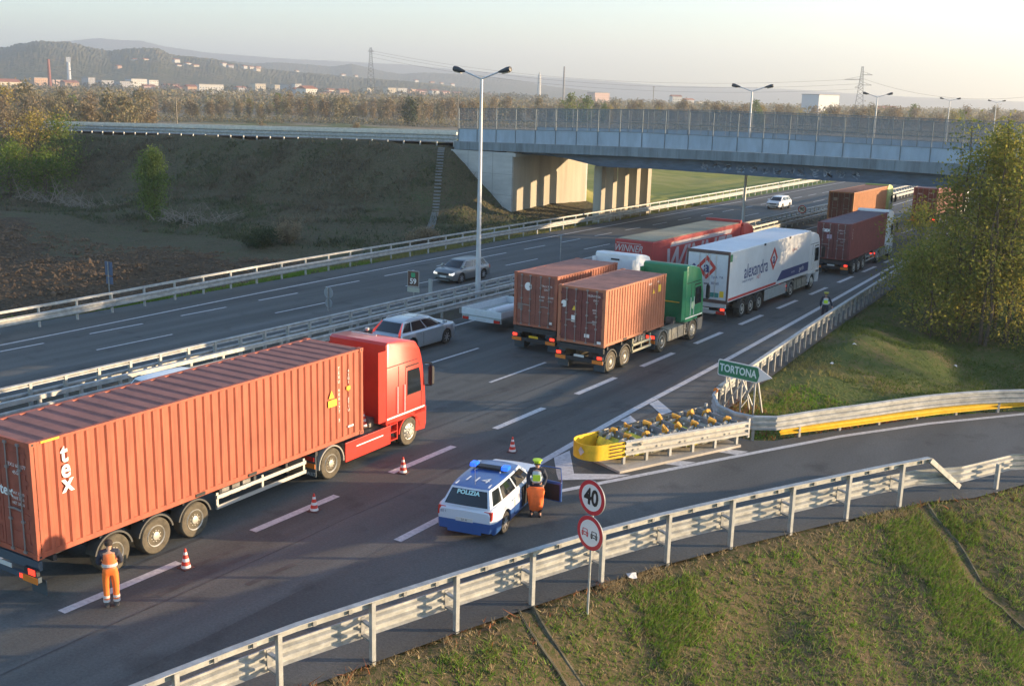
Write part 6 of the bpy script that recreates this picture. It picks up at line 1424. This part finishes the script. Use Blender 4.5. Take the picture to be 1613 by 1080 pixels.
# concrete steps down the embankment
a0 = Vector((-69.4, 91.4, ground(-69.4, 91.4))); b0 = ray_ground(675, 368); t = thing('slope_steps', 'narrow concrete steps running down the dark embankment beside the abutment', 'steps')
n = 44; d = (b0-a0); dxy = Vector((d.x, d.y, 0)).normalized(); sd = Vector((dxy.y, -dxy.x, 0))
for k in range(n):
    p = a0+d*(k/n); z = ground(p.x, p.y); b = MB(); b.obox((p.x, p.y, z+.06), sd*.34, dxy*.10, (0, 0, .07)); b.build('step', mat('step_concrete', (.20, .21, .21), .9), t)
# drainage channels down the slope in the foreground
def chute(label, pix):
    P = [ray_ground(u, v) for u, v in pix]; P = catmull(P, .35); P = [Vector((p.x, p.y, ground(p.x, p.y))) for p in P]
    b = MB(); b.sweep(P, [(-.24, -.06), (.24, -.06), (.24, .05), (.19, .055), (.12, -.03), (-.12, -.03), (-.19, .055), (-.24, .05)])
    o = b.build('drain_channel', mat('mossy_concrete', (.085, .078, .05), .95, var=.5, scale=2.5), smooth=40); tag(o, label, 'drain channel'); return P
chutes = [chute('mossy drainage channel running down the grass slope at the right', [(1437, 785), (1458, 808), (1500, 860), (1540, 922), (1580, 958), (1613, 985), (1660, 1020)])]
chutes.append(chute('short concrete drainage channel below the foreground barrier, near the road signs', [(818, 958), (840, 985), (870, 1030), (905, 1085), (930, 1120)]))

# ------------------------------------------------------------------ grass, weeds and clods
def scatter(n, xr, yr, cond, hfun, wfun, mats, name, seed, blades=3, lean=.5, clump=0.0):
    r_ = np.random.default_rng(seed); x = r_.uniform(*xr, n); y = r_.uniform(*yr, n)
    if clump: 
        keep = r_.uniform(0, 1, n) < np.clip(.5+(bumps(x*2.4+31, y*2.4)*1.6+bumps(x*5, y*5+9)*2.5)*clump*3, .12, 1); x, y = x[keep], y[keep]
    c = cond(x, y); x, y = x[c], y[c]; z = hterrain(x, y); n = len(x)
    x = np.repeat(x, blades)+r_.normal(0, .035, n*blades); y = np.repeat(y, blades)+r_.normal(0, .035, n*blades); z = np.repeat(z, blades); m = len(x)
    h = hfun(r_, m); w = wfun(r_, m); a = r_.uniform(0, 6.28, m); l = r_.normal(0, lean, (m, 2))*h[:, None]
    b0 = np.stack([x-np.cos(a)*w, y-np.sin(a)*w, z-.02], 1); b1 = np.stack([x+np.cos(a)*w, y+np.sin(a)*w, z-.02], 1); tp = np.stack([x+l[:, 0], y+l[:, 1], z+h], 1)
    o = np_mesh(name, np.stack([b0, b1, tp], 1), 3, mats, mi=np.clip(((bumps(x*.9+40, y*.9-7)*4+.5+r_.normal(0, .28, m))*len(mats)), 0, len(mats)-1).astype(int)); return stuff(o)
g1 = leaf_mat('dry_blades', [(.13, .16, .03), (.22, .22, .05), (.30, .27, .10), (.18, .16, .05)], trans=.3); g2 = leaf_mat('green_blades', [(.09, .19, .018), (.15, .27, .03), (.20, .29, .05)], trans=.35); g6 = leaf_mat('dull_green_blades', [(.06, .10, .02), (.09, .14, .025), (.12, .15, .035)], trans=.3); g5 = leaf_mat('brown_blades', [(.16, .10, .05), (.22, .14, .07), (.12, .08, .04)], trans=.2); g4 = leaf_mat('straw_blades', [(.30, .22, .12), (.44, .34, .19), (.24, .18, .09)], trans=.3); g3 = leaf_mat('red_weeds', [(.26, .07, .03), (.36, .12, .05), (.24, .13, .06)], trans=.2)
def out_paved(x, y, m=.55):
    ok = (np.minimum(poly_dist(x, y, hw_poly), poly_dist(x, y, ramp_poly)) > m)
    if x.max() > -15:
        for P in chutes:
            for p in P: ok &= np.hypot(x-p.x, y-p.y) > .26
    return ok
def not_chute(x, y): return np.ones_like(x, bool)
o = scatter(300000, (-15, 7), (8, 46), lambda x, y: out_paved(x, y, .12) & ~((x < -9) & (y > 34)), lambda r, n: r.gamma(3, .019, n)+.015, lambda r, n: r.uniform(.006, .020, n), [g4, g1, g2, g1, g2], 'grass', 1, 4, .8, clump=.5); tag(o, 'dry and green grass on the foreground slope', 'grass', kind='stuff')
def green_patch(x, y): return out_paved(x, y, .5) & ~((x < -9) & (y > 34)) & (bumps(x*.8+12, y*.8+3)+bumps(x*2.3, y*2.3)*1.2 > -.14)
o = scatter(330000, (-15, 7), (9, 46), green_patch, lambda r, n: r.gamma(3, .030, n)+.03, lambda r, n: r.uniform(.008, .022, n), [g2, g1, g2], 'grass_clumps', 11, 4, .7, clump=.6); tag(o, 'green grass clumps growing in patches on the foreground slope', 'grass', kind='stuff')
o = scatter(80000, (-15, 7), (9, 46), lambda x, y: out_paved(x, y, .3) & ~((x < -9) & (y > 34)), lambda r, n: r.gamma(3, .030, n)+.02, lambda r, n: r.uniform(.005, .014, n), [g4, g1, g5], 'dry_grass', 12, 4, .9, clump=.5); tag(o, 'dry straw coloured grass on the foreground slope', 'grass', kind='stuff')
o = scatter(26000, (-15, 7), (10, 46), lambda x, y: out_paved(x, y, .4) & (bumps(x*1.3+5, y*1.3) > .12), lambda r, n: r.gamma(4, .02, n)+.04, lambda r, n: r.uniform(.02, .045, n), [g2], 'broad_leaf_weeds', 2, 4, .9); tag(o, 'broad leaved green weeds in the slope grass', 'weeds', kind='stuff')
def edge_band(x, y): d = poly_dist(x, y, ramp_poly); return (d > .02) & (d < 1.1+bumps(x, y)*4) & (poly_dist(x, y, hw_poly) > 0)
o = scatter(60000, (-17, 6), (9, 44), edge_band, lambda r, n: r.gamma(3, .03, n)+.02, lambda r, n: r.uniform(.01, .03, n), [g3, g1, g3], 'red_weeds', 3, 2, .9, clump=.3); tag(o, 'reddish dry weeds along the foot of the foreground barrier', 'weeds', kind='stuff')
o = scatter(90000, (-20, 14), (40, 84), lambda x, y: out_paved(x, y, .3) & (poly_dist(x, y, [(p.x, p.y) for p in NRs]+[(400, 600), (400, 66)]+[(p.x, p.y) for p in IRs[::-1]]) <= 0), lambda r, n: r.gamma(4, .025, n)+.03, lambda r, n: r.uniform(.01, .025, n), [g6, g6, g1], 'island_grass', 4, 3, .7, clump=.5); tag(o, 'green grass on the island between highway and exit ramp', 'grass', kind='stuff')
o = scatter(60000, (-56, -50), (20, 130), lambda x, y: out_paved(x, y, .1), lambda r, n: r.gamma(4, .03, n)+.03, lambda r, n: r.uniform(.02, .04, n), [g2, g1], 'verge_grass', 5, 3, .6, clump=.3); tag(o, 'grass along the far barrier', 'grass', kind='stuff')
# clods of the ploughed field
r_ = np.random.default_rng(9); n = 26000; x = r_.uniform(-130, -55, n); y = r_.uniform(20, 66, n); k = (x < -55) & (y < 60+(x+80)*.02); x, y = x[k], y[k]; z = hterrain(x, y); s = r_.gamma(2.5, .030, len(x))[:, None]
u = r_.normal(0, 1, (len(x), 3)); u /= np.linalg.norm(u, axis=1)[:, None]; w_ = np.cross(u, r_.normal(0, 1, (len(x), 3))); w_ /= np.linalg.norm(w_, axis=1)[:, None]; v_ = np.cross(u, w_); c = np.stack([x, y, z+.02], 1)
tips = [c+u*s*1.3, c+w_*s, c+v_*s, c-u*s*1.2, c-w_*s, c-v_*s]; F = []
for a, b, d in ((0, 1, 2), (0, 2, 4), (0, 4, 5), (0, 5, 1), (3, 2, 1), (3, 4, 2), (3, 5, 4), (3, 1, 5)): F.append(np.stack([tips[a], tips[b], tips[d]], 1))
o = np_mesh('soil_clods', np.concatenate(F, 0), 3, mat('clod_soil', (.13, .085, .05), .95, var=.3, scale=.8)); stuff(o, 'clods of the ploughed field', 'clods')
# tufts of scrub over the embankment
o = scatter(60000, (-150, -56), (66, 92), lambda x, y: (y < 91.5), lambda r, n: r.gamma(3, .07, n)+.04, lambda r, n: r.uniform(.03, .07, n), [mat('scrub_blade', (.13, .105, .065), .9, var=.4, scale=.3), mat('scrub_blade_green', (.07, .085, .035), .9, var=.4, scale=.3)], 'scrub', 6, 2, .6, clump=.35); tag(o, 'rough scrub covering the embankment', 'scrub', kind='stuff')
# litter
for k, (u, v, lb_t) in enumerate([(995, 912, 'crumpled white litter on the grass below the round signs'), (1345, 545, 'white scrap of litter in the island grass, right of the barrier'), (1310, 575, 'small pale litter near the island barrier posts'), (1505, 578, 'flat white litter on the grass below the tree stand'), (1290, 520, 'white scrap under the barrier posts')]):
    g = ray_ground(u, v); b = MB(); r_ = np.random.default_rng(k); s = .16 if k == 0 else .13
    pts = [Vector((math.cos(a)*s*r_.uniform(.5, 1.2), math.sin(a)*s*r_.uniform(.5, 1.2), r_.uniform(.02, .12))) for a in np.linspace(0, 5.6, 7)]
    for i in range(7): b.ngon([Vector((0, 0, .14)), pts[i], pts[(i+1) % 7]])
    o = b.build('litter', mat('litter_white', (.6, .6, .6), .6), loc=g); tag(o, lb_t, 'litter')

# ------------------------------------------------------------------ beyond the bridge: tree belts, fields, town, pylons
protos = []
for k in range(8):
    lm = [lm_brn, lm_far, lm_yel, lm_brn, lm_grn, lm_far, lm_brn, lm_drk][k]; r_ = np.random.default_rng(400+k); h = 10.0; t = thing('tree', '', 'tree', (0, 0, -500), 0, 'tree belts beyond the fields'); tk = MB(); C = []
    tk.tube([(0, 0, -.5), (r_.normal(0, .2), r_.normal(0, .2), 5), (r_.normal(0, .3), r_.normal(0, .3), 9.2)], [.22, .14, .04], 5, cap=False)
    for i in range(30):
        f = r_.uniform(.18, 1) if k != 7 else r_.uniform(.1, 1); a = r_.uniform(0, 6.28); wd_ = 2.6*math.sin(math.pi*min(1, f*.75+.25))**.6*r_.uniform(.3, 1)
        e = Vector((math.cos(a)*wd_, math.sin(a)*wd_, f*9.6)); tk.tube([(0, 0, f*7.5), e], [.05, .015], 4, cap=False); C.append(tuple(e)); C.append(tuple(e*.75+Vector((0, 0, f*2))))
    tk.build('trunk', bark_g, t); np_mesh('crown', leaves_at(np.array(C), 14 if k != 7 else 22, .75, .34, r_), 4, lm, t); protos.append(t)
kinds = ['brown leafless looking tree', 'mixed brown and green tree', 'yellow autumn tree', 'grey brown tree', 'green leafy tree', 'olive brown tree', 'reddish brown tree', 'dark evergreen tree']
cnt = 0; used = set()
def far_tree(u, d, k, s, lab=None):
    global cnt
    p = atdist(u, 140, d); lb_t = lab or kinds[k]+' in the belt beyond the fields'
    if k not in used: used.add(k); o = protos[k]; o.location = (p.x, p.y, -1.1); o.scale = (s, s, s*random.uniform(.9, 1.1)); o.rotation_euler = (0, 0, random.uniform(0, 6)); o['label'] = lb_t
    else: o = copy_tree(protos[k], loc=(p.x, p.y, -1.1), rotz=random.uniform(0, 6), label=lb_t, scale=(s, s, s*random.uniform(.9, 1.1)))
    cnt += 1; return o
for i in range(225):
    u = -30+1680*i/225+random.uniform(-6, 6); d = random.uniform(440, 540) if u < 760 else random.uniform(500, 640)
    if u < 235: d = random.uniform(260, 420)
    s = random.uniform(.7, 1.15)*(1.0 if u < 900 else 1.1)
    if 240 < u < 420: s *= .8
    far_tree(u, d, random.choice([0, 0, 1, 1, 2, 3, 3, 3, 5, 5, 6, 0, 4]), s)
for (u, d, k, s, lb_t) in [(645, 430, 7, 1.15, 'large dark evergreen standing alone in front of the town'), (1600, 210, 7, .75, 'dark tree behind the bridge at the right edge'), (925, 500, 4, 1.45, 'tall pale green tree behind the left part of the bridge fence'), (900, 510, 4, 1.4, 'slightly lower pale green tree left of the tallest one'), (40, 330, 1, 1.2, 'wide brown tree at far left before the town'), (410, 300, 6, .5, 'small dark reddish tree beside the approach road'), (560, 300, 0, .45, 'low yellowish shrub behind the approach barrier'), (320, 300, 3, .4, 'low bare shrub behind the approach barrier')]: far_tree(u, d, k, s, lb_t)
# far woods as one mass
r_ = np.random.default_rng(12); C = []; 
for _ in range(5200):
    u = r_.uniform(-60, 1680); d = r_.uniform(560, 1500) if u < 800 else r_.uniform(640, 1900)
    p = atdist(u, 140, d); h = r_.uniform(5, 10); 
    for j in range(5): C.append((p.x+r_.normal(0, 2.2), p.y+r_.normal(0, 2.2), -1+h*r_.uniform(.1, 1.0)))
o = np_mesh('distant_woods', leaves_at(np.array(C), 3, 1.0, 1.15, r_), 4, lm_far); stuff(o, 'brown and olive woods stretching to the horizon', 'woods')
C = []
for _ in range(2600):
    u = r_.uniform(-60, 860); d = r_.uniform(1500, 2500); p = atdist(u, 140, d); h = r_.uniform(7, 13)
    for j in range(4): C.append((p.x+r_.normal(0, 4), p.y+r_.normal(0, 4), -1+h*r_.uniform(.1, 1.0)))
o = np_mesh('town_trees', leaves_at(np.array(C), 3, 2.0, 2.4, r_), 4, lm_drk2); stuff(o, 'dark trees growing between the houses of the town', 'woods')
# low hedges in front of the belt
C = []
for _ in range(1500):
    u = r_.uniform(230, 900); p = atdist(u, 140, r_.uniform(425, 445)); C.append((p.x+r_.normal(0, 1), p.y+r_.normal(0, 1), r_.uniform(-1, 1.2)))
for _ in range(1500):
    u = r_.uniform(1000, 1650); p = atdist(u, 140, r_.uniform(480, 500)); C.append((p.x+r_.normal(0, 1), p.y+r_.normal(0, 1), r_.uniform(-1, 1.5)))
o = np_mesh('hedge', leaves_at(np.array(C), 6, .6, .35, r_), 4, lm_far); stuff(o, 'low hedge along the field edge', 'hedge')

# hills
forest = ramp_mat('forested_hill', [(.35, (.05, .06, .03)), (.5, (.11, .10, .045)), (.62, (.16, .115, .065)), (.72, (.08, .11, .04))], .012, scale2=.05, amt2=.5, bump=1.0, bscale=.06, dist=8)
def hill(name, crest, dist, depth, amp, seed):
    r_ = np.random.default_rng(seed); us = np.arange(crest[0][0], crest[-1][0], 2.5); vs = np.interp(us, [c[0] for c in crest], [c[1] for c in crest]); V = []; n = 26
    ph = r_.uniform(0, 6.28, 12); fr = r_.uniform(.05, .9, 12)
    for u, v in zip(us, vs):
        top = atdist(u, v, dist); d_ = Vector((top.x, top.y, 0)).normalized()
        for k in range(n+1):
            f = k/n; s = math.sin(min(1, f/.72)*math.pi/2)**1.3 if f <= .72 else math.cos((f-.72)/.28*math.pi/2)
            p = Vector((top.x, top.y, 0))+d_*depth*(f-.72); nq = mathutils.noise.fractal(Vector((p.x/420+seed, p.y/420, 0)), .9, 2.1, 6)*amp*4*(s*(1-s)*2.2+.12)+r_.uniform(0, amp*.9)*s; z = -1+(top.z+1)*s+nq*s; V.append((p.x, p.y, max(-1.5, z)))
    F = [(i*(n+1)+k, (i+1)*(n+1)+k, (i+1)*(n+1)+k+1, i*(n+1)+k+1) for i in range(len(us)-1) for k in range(n)]
    me = bpy.data.meshes.new(name); me.from_pydata(V, [], F); me.materials.append(forest); me.update(); o = bpy.data.objects.new(name, me); col.objects.link(o); return struct(o)
hill('wooded_hills', [(-80, 84), (0, 79), (30, 72), (62, 68), (108, 70), (140, 78), (174, 84), (186, 82), (215, 80), (248, 81), (273, 91), (310, 95), (340, 98), (372, 104), (434, 114), (500, 119), (560, 124), (640, 130), (700, 136), (760, 142)], 2900, 1500, 6.0, 1)
hill('middle_hills', [(150, 90), (279, 90), (356, 97), (400, 101), (431, 99), (465, 101), (493, 103), (520, 106), (555, 102), (601, 113), (630, 118), (663, 116), (700, 117), (741, 119), (790, 124), (834, 131), (870, 138), (960, 147)], 4500, 1300, 4.0, 2)
hill('far_mountains', [(-100, 80), (60, 74), (102, 66), (155, 61), (190, 64), (223, 65), (260, 74), (330, 84), (430, 92), (550, 98), (640, 103), (740, 112), (850, 122), (950, 128), (1050, 136), (1150, 138), (1250, 142), (1400, 152), (1700, 165)], 7400, 1500, 4.0, 3)

# town
wallc = [mat('town_cream', (.50, .44, .34), .9), mat('town_white', (.56, .54, .49), .9), mat('town_ochre', (.46, .30, .20), .9), mat('town_grey', (.34, .34, .35), .9), mat('town_pink', (.55, .38, .32), .9)]
roofc = mat('terracotta_roof', (.32, .12, .07), .9); wn_m = mat('town_window', (.05, .055, .06), .4); flatr = mat('flat_roof', (.3, .29, .28), .9)
def building(u, v_base, d, w, dep, h, wc, kind, label, cat='building', rot=0):
    p = atdist(u, v_base, d); z0 = -1.0 if kind != 'hill' else p.z; t = thing('apartment_building' if kind == 'flat' else 'house', label, cat, (p.x, p.y, max(-1.0, z0)), math.atan2(-p.x, p.y)+rot, 'buildings of the town')
    b = MB(); b.box(-w/2, w/2, -dep/2, dep/2, -3, h); b.build('wall', wallc[wc], t)
    b = MB()
    if kind == 'flat': b.box(-w/2-.4, w/2+.4, -dep/2-.4, dep/2+.4, h, h+.7); b.build('roof', flatr, t)
    else:
        rh = min(dep, w)*.22
        b.ngon([(-w/2-.5, -dep/2-.5, h), (w/2+.5, -dep/2-.5, h), (w/2+.5, 0, h+rh), (-w/2-.5, 0, h+rh)]); b.ngon([(w/2+.5, dep/2+.5, h), (-w/2-.5, dep/2+.5, h), (-w/2-.5, 0, h+rh), (w/2+.5, 0, h+rh)])
        for s in (-1, 1): b.ngon([(s*(w/2+.5), -dep/2-.5, h), (s*(w/2+.5), dep/2+.5, h), (s*(w/2+.5), 0, h+rh)])
        b.build('roof', roofc, t)
    b = MB(); nf = max(1, int(h/3.1)); nw = max(2, int(w/3.5))
    for f in range(nf):
        for k in range(nw):
            x = -w/2+(k+.5)*w/nw; z = 1.0+f*3.1
            if z+1.5 < h: b.box(x-.55, x+.55, -dep/2-.05, -dep/2+.02, z, z+1.4)
    for f in range(nf):
        for k in range(2):
            y = -dep/2+(k+.5)*dep/2; z = 1.0+f*3.1
            if z+1.5 < h: b.box(w/2-.02, w/2+.05, y-.5, y+.5, z, z+1.4)
    if b.v: b.build('windows', wn_m, t)
    return t
T_ = [(215, 1650, 26, 14, 16, 1, 'flat'), (237, 1680, 18, 14, 15, 1, 'flat'), (330, 1500, 34, 12, 11, 1, 'flat'), (165, 1750, 24, 14, 13, 3, 'flat'), (195, 1600, 22, 12, 12, 3, 'flat'), (300, 1350, 12, 10, 8, 2, 'g'), (285, 1500, 18, 12, 6, 2, 'g'),
      (407, 1700, 18, 12, 14, 0, 'flat'), (435, 1750, 12, 12, 13, 0, 'flat'), (455, 1650, 22, 14, 14, 3, 'flat'), (467, 1640, 10, 12, 15, 1, 'flat'), (492, 1700, 14, 10, 9, 4, 'g'), (483, 1180, 16, 14, 9, 1, 'g'), (472, 1300, 14, 10, 8, 3, 'g'),
      (580, 1750, 14, 10, 12, 0, 'flat'), (614, 1700, 16, 12, 13, 0, 'flat'), (631, 1720, 16, 12, 13, 1, 'flat'), (646, 1730, 14, 12, 12, 2, 'flat'), (662, 1800, 22, 12, 10, 4, 'g'), (684, 1850, 14, 10, 11, 1, 'g'), (700, 1900, 18, 10, 9, 4, 'g'), (720, 1950, 16, 10, 8, 1, 'g'), (765, 2000, 20, 10, 7, 2, 'g'),
      (10, 1350, 30, 16, 8, 0, 'g'), (25, 1300, 40, 14, 4, 1, 'flat'), (60, 1650, 26, 14, 14, 2, 'flat'), (90, 1700, 22, 12, 12, 4, 'flat'), (110, 1600, 20, 14, 9, 2, 'g'), (140, 1700, 14, 12, 16, 3, 'flat'), (270, 1750, 24, 10, 9, 4, 'g'), (350, 1250, 40, 12, 3.5, 1, 'flat'), (378, 1600, 16, 10, 8, 3, 'g'),
      (540, 1500, 14, 10, 8, 2, 'g'), (520, 1600, 14, 10, 8, 0, 'g'), (943, 1500, 26, 16, 17, 4, 'flat'), (1065, 1500, 14, 10, 15, 1, 'g'), (1085, 1550, 16, 10, 11, 3, 'g'), (1108, 1500, 20, 10, 9, 1, 'flat'), (1400, 1200, 18, 12, 8, 3, 'g'), (1390, 1150, 14, 10, 7, 2, 'g'), (1455, 1000, 20, 12, 7, 3, 'flat')]
nm_ = ['cream', 'white', 'ochre', 'grey', 'pink']
for i, (u, d, w, dep, h, wc, kd) in enumerate(T_):
    building(u, 140, d, w, dep, h+(4 if u < 800 else 0), wc, kd, f"{nm_[wc]} {'flat roofed block' if kd == 'flat' else 'house with red tiled roof'} in the distant town", rot=.65+.2*math.sin(i*2.3))
hill_crest = [(0, 79), (30, 72), (62, 68), (108, 70), (140, 78), (174, 84), (248, 81), (273, 91), (310, 95), (340, 98), (372, 104), (434, 114), (500, 119), (560, 124), (640, 130), (700, 136), (760, 142)]
def on_hill(u, v):
    top = atdist(u, float(np.interp(u, [c[0] for c in hill_crest], [c[1] for c in hill_crest])), 2900); d_ = Vector((top.x, top.y, 0)).normalized()
    for k in range(0, 200):
        f = .72*k/200; s = math.sin(f/.72*math.pi/2)**1.3; p = Vector((top.x, top.y, 0))+d_*1500*(f-.72); z = -1+(top.z+1)*s
        q = atdist(u, v, math.hypot(p.x, p.y))
        if q.z < z: return Vector((p.x, p.y, z))
    return Vector((top.x, top.y, top.z))
for i, (u, v, wc) in enumerate([(211, 99, 1), (228, 99, 0), (277, 99, 1), (280, 108, 1), (295, 105, 1), (307, 108, 0), (185, 110, 2), (352, 105, 1), (362, 108, 3), (385, 109, 1), (395, 110, 0), (406, 110, 2), (467, 109, 1), (405, 113, 0), (540, 118, 1), (560, 120, 0), (655, 126, 1), (680, 128, 2), (695, 129, 0), (712, 131, 1)]):
    t = building(u, v, 2350, 10+i%3*2, 9, 6.5, wc, 'hill', f"{nm_[wc]} villa on the wooded hillside above the town", 'house', rot=.7); t.location = on_hill(u, v+1)+Vector((0, 0, 1))
for i in range(46):
    u = 20+740*i/46+random.uniform(-7, 7); d = random.uniform(1500, 2200); wc = random.choice([0, 1, 2, 3, 4, 3])
    building(u, 140, d, random.uniform(9, 16), 9, random.uniform(5, 9)+(3 if u < 500 else 0), wc, 'g', f"small {nm_[wc]} house among the trees at the edge of the town", rot=random.uniform(.2, 1.1))
# tall structures
def mast(name, label, u, vt, d, build_):
    p = atdist(u, vt, d); t = thing(name, label, name.replace('_', ' '), (p.x, p.y, -1.2), math.atan2(-p.x, p.y)); build_(t, p.z+1.2); return t
pyl_m = mat('pylon_steel', (.20, .20, .21), .6, .3)
def pylon(arms):
    def f(t, H):
        b = MB(); w0, w1 = H*.085, H*.012; lv = [0]
        while lv[-1] < .97: lv.append(min(1, lv[-1]+max(.03, .14*(1-lv[-1]))))
        W_ = lambda f_: (w0*(1-f_)**1.15+w1)
        for a, c in zip(lv[:-1], lv[1:]):
            for sx, sy in ((-1, -1), (1, -1), (1, 1), (-1, 1)): b.bar((sx*W_(a), sy*W_(a), a*H), (sx*W_(c), sy*W_(c), c*H), .22)
            for (sx, sy), (tx, ty) in (((-1, -1), (1, -1)), ((1, -1), (1, 1)), ((1, 1), (-1, 1)), ((-1, 1), (-1, -1))):
                b.bar((sx*W_(a), sy*W_(a), a*H), (tx*W_(c), ty*W_(c), c*H), .12); b.bar((tx*W_(a), ty*W_(a), a*H), (sx*W_(c), sy*W_(c), c*H), .12)
        b.build('lattice_tower', pyl_m, t)
        for f_, l_, s in arms:
            c = MB(); c.bar((0, 0, f_*H), (s*l_, 0, f_*H), .22); c.bar((0, 0, f_*H+1.8), (s*l_, 0, f_*H), .12); c.bar((s*l_*.5, 0, f_*H+.9), (s*l_*.6, 0, f_*H), .10); c.build('cross_arm', pyl_m, t)
    return f
mast('pylon', 'tall lattice pylon in front of the town, left of the nearest street lamp', 584, 74, 700, pylon([(.93, 1.8, 1), (.93, 1.8, -1)]))
mast('pylon', 'lattice pylon with cross arms behind the right part of the bridge', 1359, 104, 600, pylon([(.86, 5.2, 1), (.78, 8.5, -1), (.70, 5.2, 1), (.66, 3, -1)]))
def chim(t, H):
    b = MB(); b.tube([(0, 0, 0), (0, 0, H)], [2.4, 1.5], 14); b.tube([(0, 0, H), (0, 0, H+1.2)], [1.8, 1.8], 14); b.build('shaft', mat('chimney_brick', (.30, .11, .08), .9, var=.2, scale=.2), t)
mast('chimney', 'dark red brick factory chimney at the far left below the hill', 76, 95, 1500, chim)
def tower(t, H):
    b = MB(); b.tube([(0, 0, 0), (0, 0, H*.9)], [2.8, 2.4], 14); b.box(-2.6, 3.2, -2.6, 2.6, H*.86, H); b.build('shaft', mat('tower_white', (.60, .60, .60), .8, var=.15, scale=.1), t)
    c = MB(); c.box(-2.9, 2.9, -2.9, 2.9, H*.35, H*.37); c.box(-2.9, 2.9, -2.9, 2.9, H*.6, H*.62); c.build('platform', mat('tower_grey', (.35, .36, .38), .8), t)
mast('water_tower', 'pale industrial tower right of the brick chimney', 107, 90, 1700, tower)
def thin(t, H):
    b = MB(); b.tube([(0, 0, 0), (0, 0, H)], [1.1, .8], 10); b.build('shaft', pyl_m, t)
mast('chimney', 'thin dark mast above the trees right of the nearest street lamp', 889, 105, 1200, thin)
def spire(t, H):
    b = MB(); b.tube([(0, 0, 0), (0, 0, H*.85)], [3.0, 2.6], 8); b.tube([(0, 0, H*.85), (0, 0, H)], [2.4, .3], 8); b.build('shaft', wallc[1], t)
mast('bell_tower', 'small white bell tower on the horizon behind the trees', 850, 113, 1800, spire)
def woodpole(t, H):
    b = MB(); b.tube([(0, 0, 0), (0, 0, H)], [.22, .15], 8); b.bar((-.9, 0, H-.5), (.9, 0, H-.5), .14); b.build('pole', bark_g, t)
for u, vt, d, lb_t in ((277, 155, 330, 'pale wooden utility pole in the field behind the approach road'), (722, 146, 400, 'wooden utility pole just left of the bridge fence'), (1030, 136, 650, 'thin utility pole in the woods behind the middle of the bridge')): mast('utility_pole', lb_t, u, vt, d, woodpole)
# power lines
wires = MB()
for (u0, v0, u1, v1, d0, d1) in [(584, 80, 1359, 124, 700, 600), (584, 84, 1359, 132, 700, 600), (584, 90, 1359, 140, 702, 602), (1359, 124, 1750, 128, 600, 560)]:
    a = atdist(u0, v0, d0); c = atdist(u1, v1, d1); pts = [a.lerp(c, k/20)-Vector((0, 0, 9*(4*(k/20)*(1-k/20)))) for k in range(21)]; wires.tube(pts, .05, 4, cap=False)
o = wires.build('power_lines', pyl_m); tag(o, 'faint sagging power lines strung between the two pylons', 'power line')
# white hall on the right
p = atdist(1293, 150, 900); t = thing('warehouse', 'large white windowless hall above the trees right of the second street lamp', 'building', (p.x, p.y, -1), math.atan2(-p.x, p.y)-R(36))
b = MB(); b.box(-8, 8, -13, 13, 0, 18.2); b.build('wall', mat('hall_white', (.50, .52, .54), .7), t); b = MB(); b.box(-8.3, 8.3, -13.3, 13.3, 18.2, 18.7); b.build('roof', flatr, t)

# ------------------------------------------------------------------ haze
b = MB(); b.box(-9500, 1600, -800, 9500, -7.5, 420)
hz = b.build('haze', []); hz['kind'] = 'stuff'
hm = bpy.data.materials.new('haze'); hm.use_nodes = True; nt = hm.node_tree
for n in list(nt.nodes):
    if n.type == 'BSDF_PRINCIPLED': nt.nodes.remove(n)
pv = nt.nodes.new('ShaderNodeVolumePrincipled'); pv.inputs['Color'].default_value = (.88, .94, 1, 1); pv.inputs['Density'].default_value = 2.5e-4; pv.inputs['Anisotropy'].default_value = .3
nt.links.new(pv.outputs[0], nt.nodes['Material Output'].inputs['Volume']); hz.data.materials.append(hm)
for o in bpy.data.objects:
    if 'roadside_tree' in o.name: pass
print('TREES', cnt, 'OBJECTS', len(bpy.data.objects))
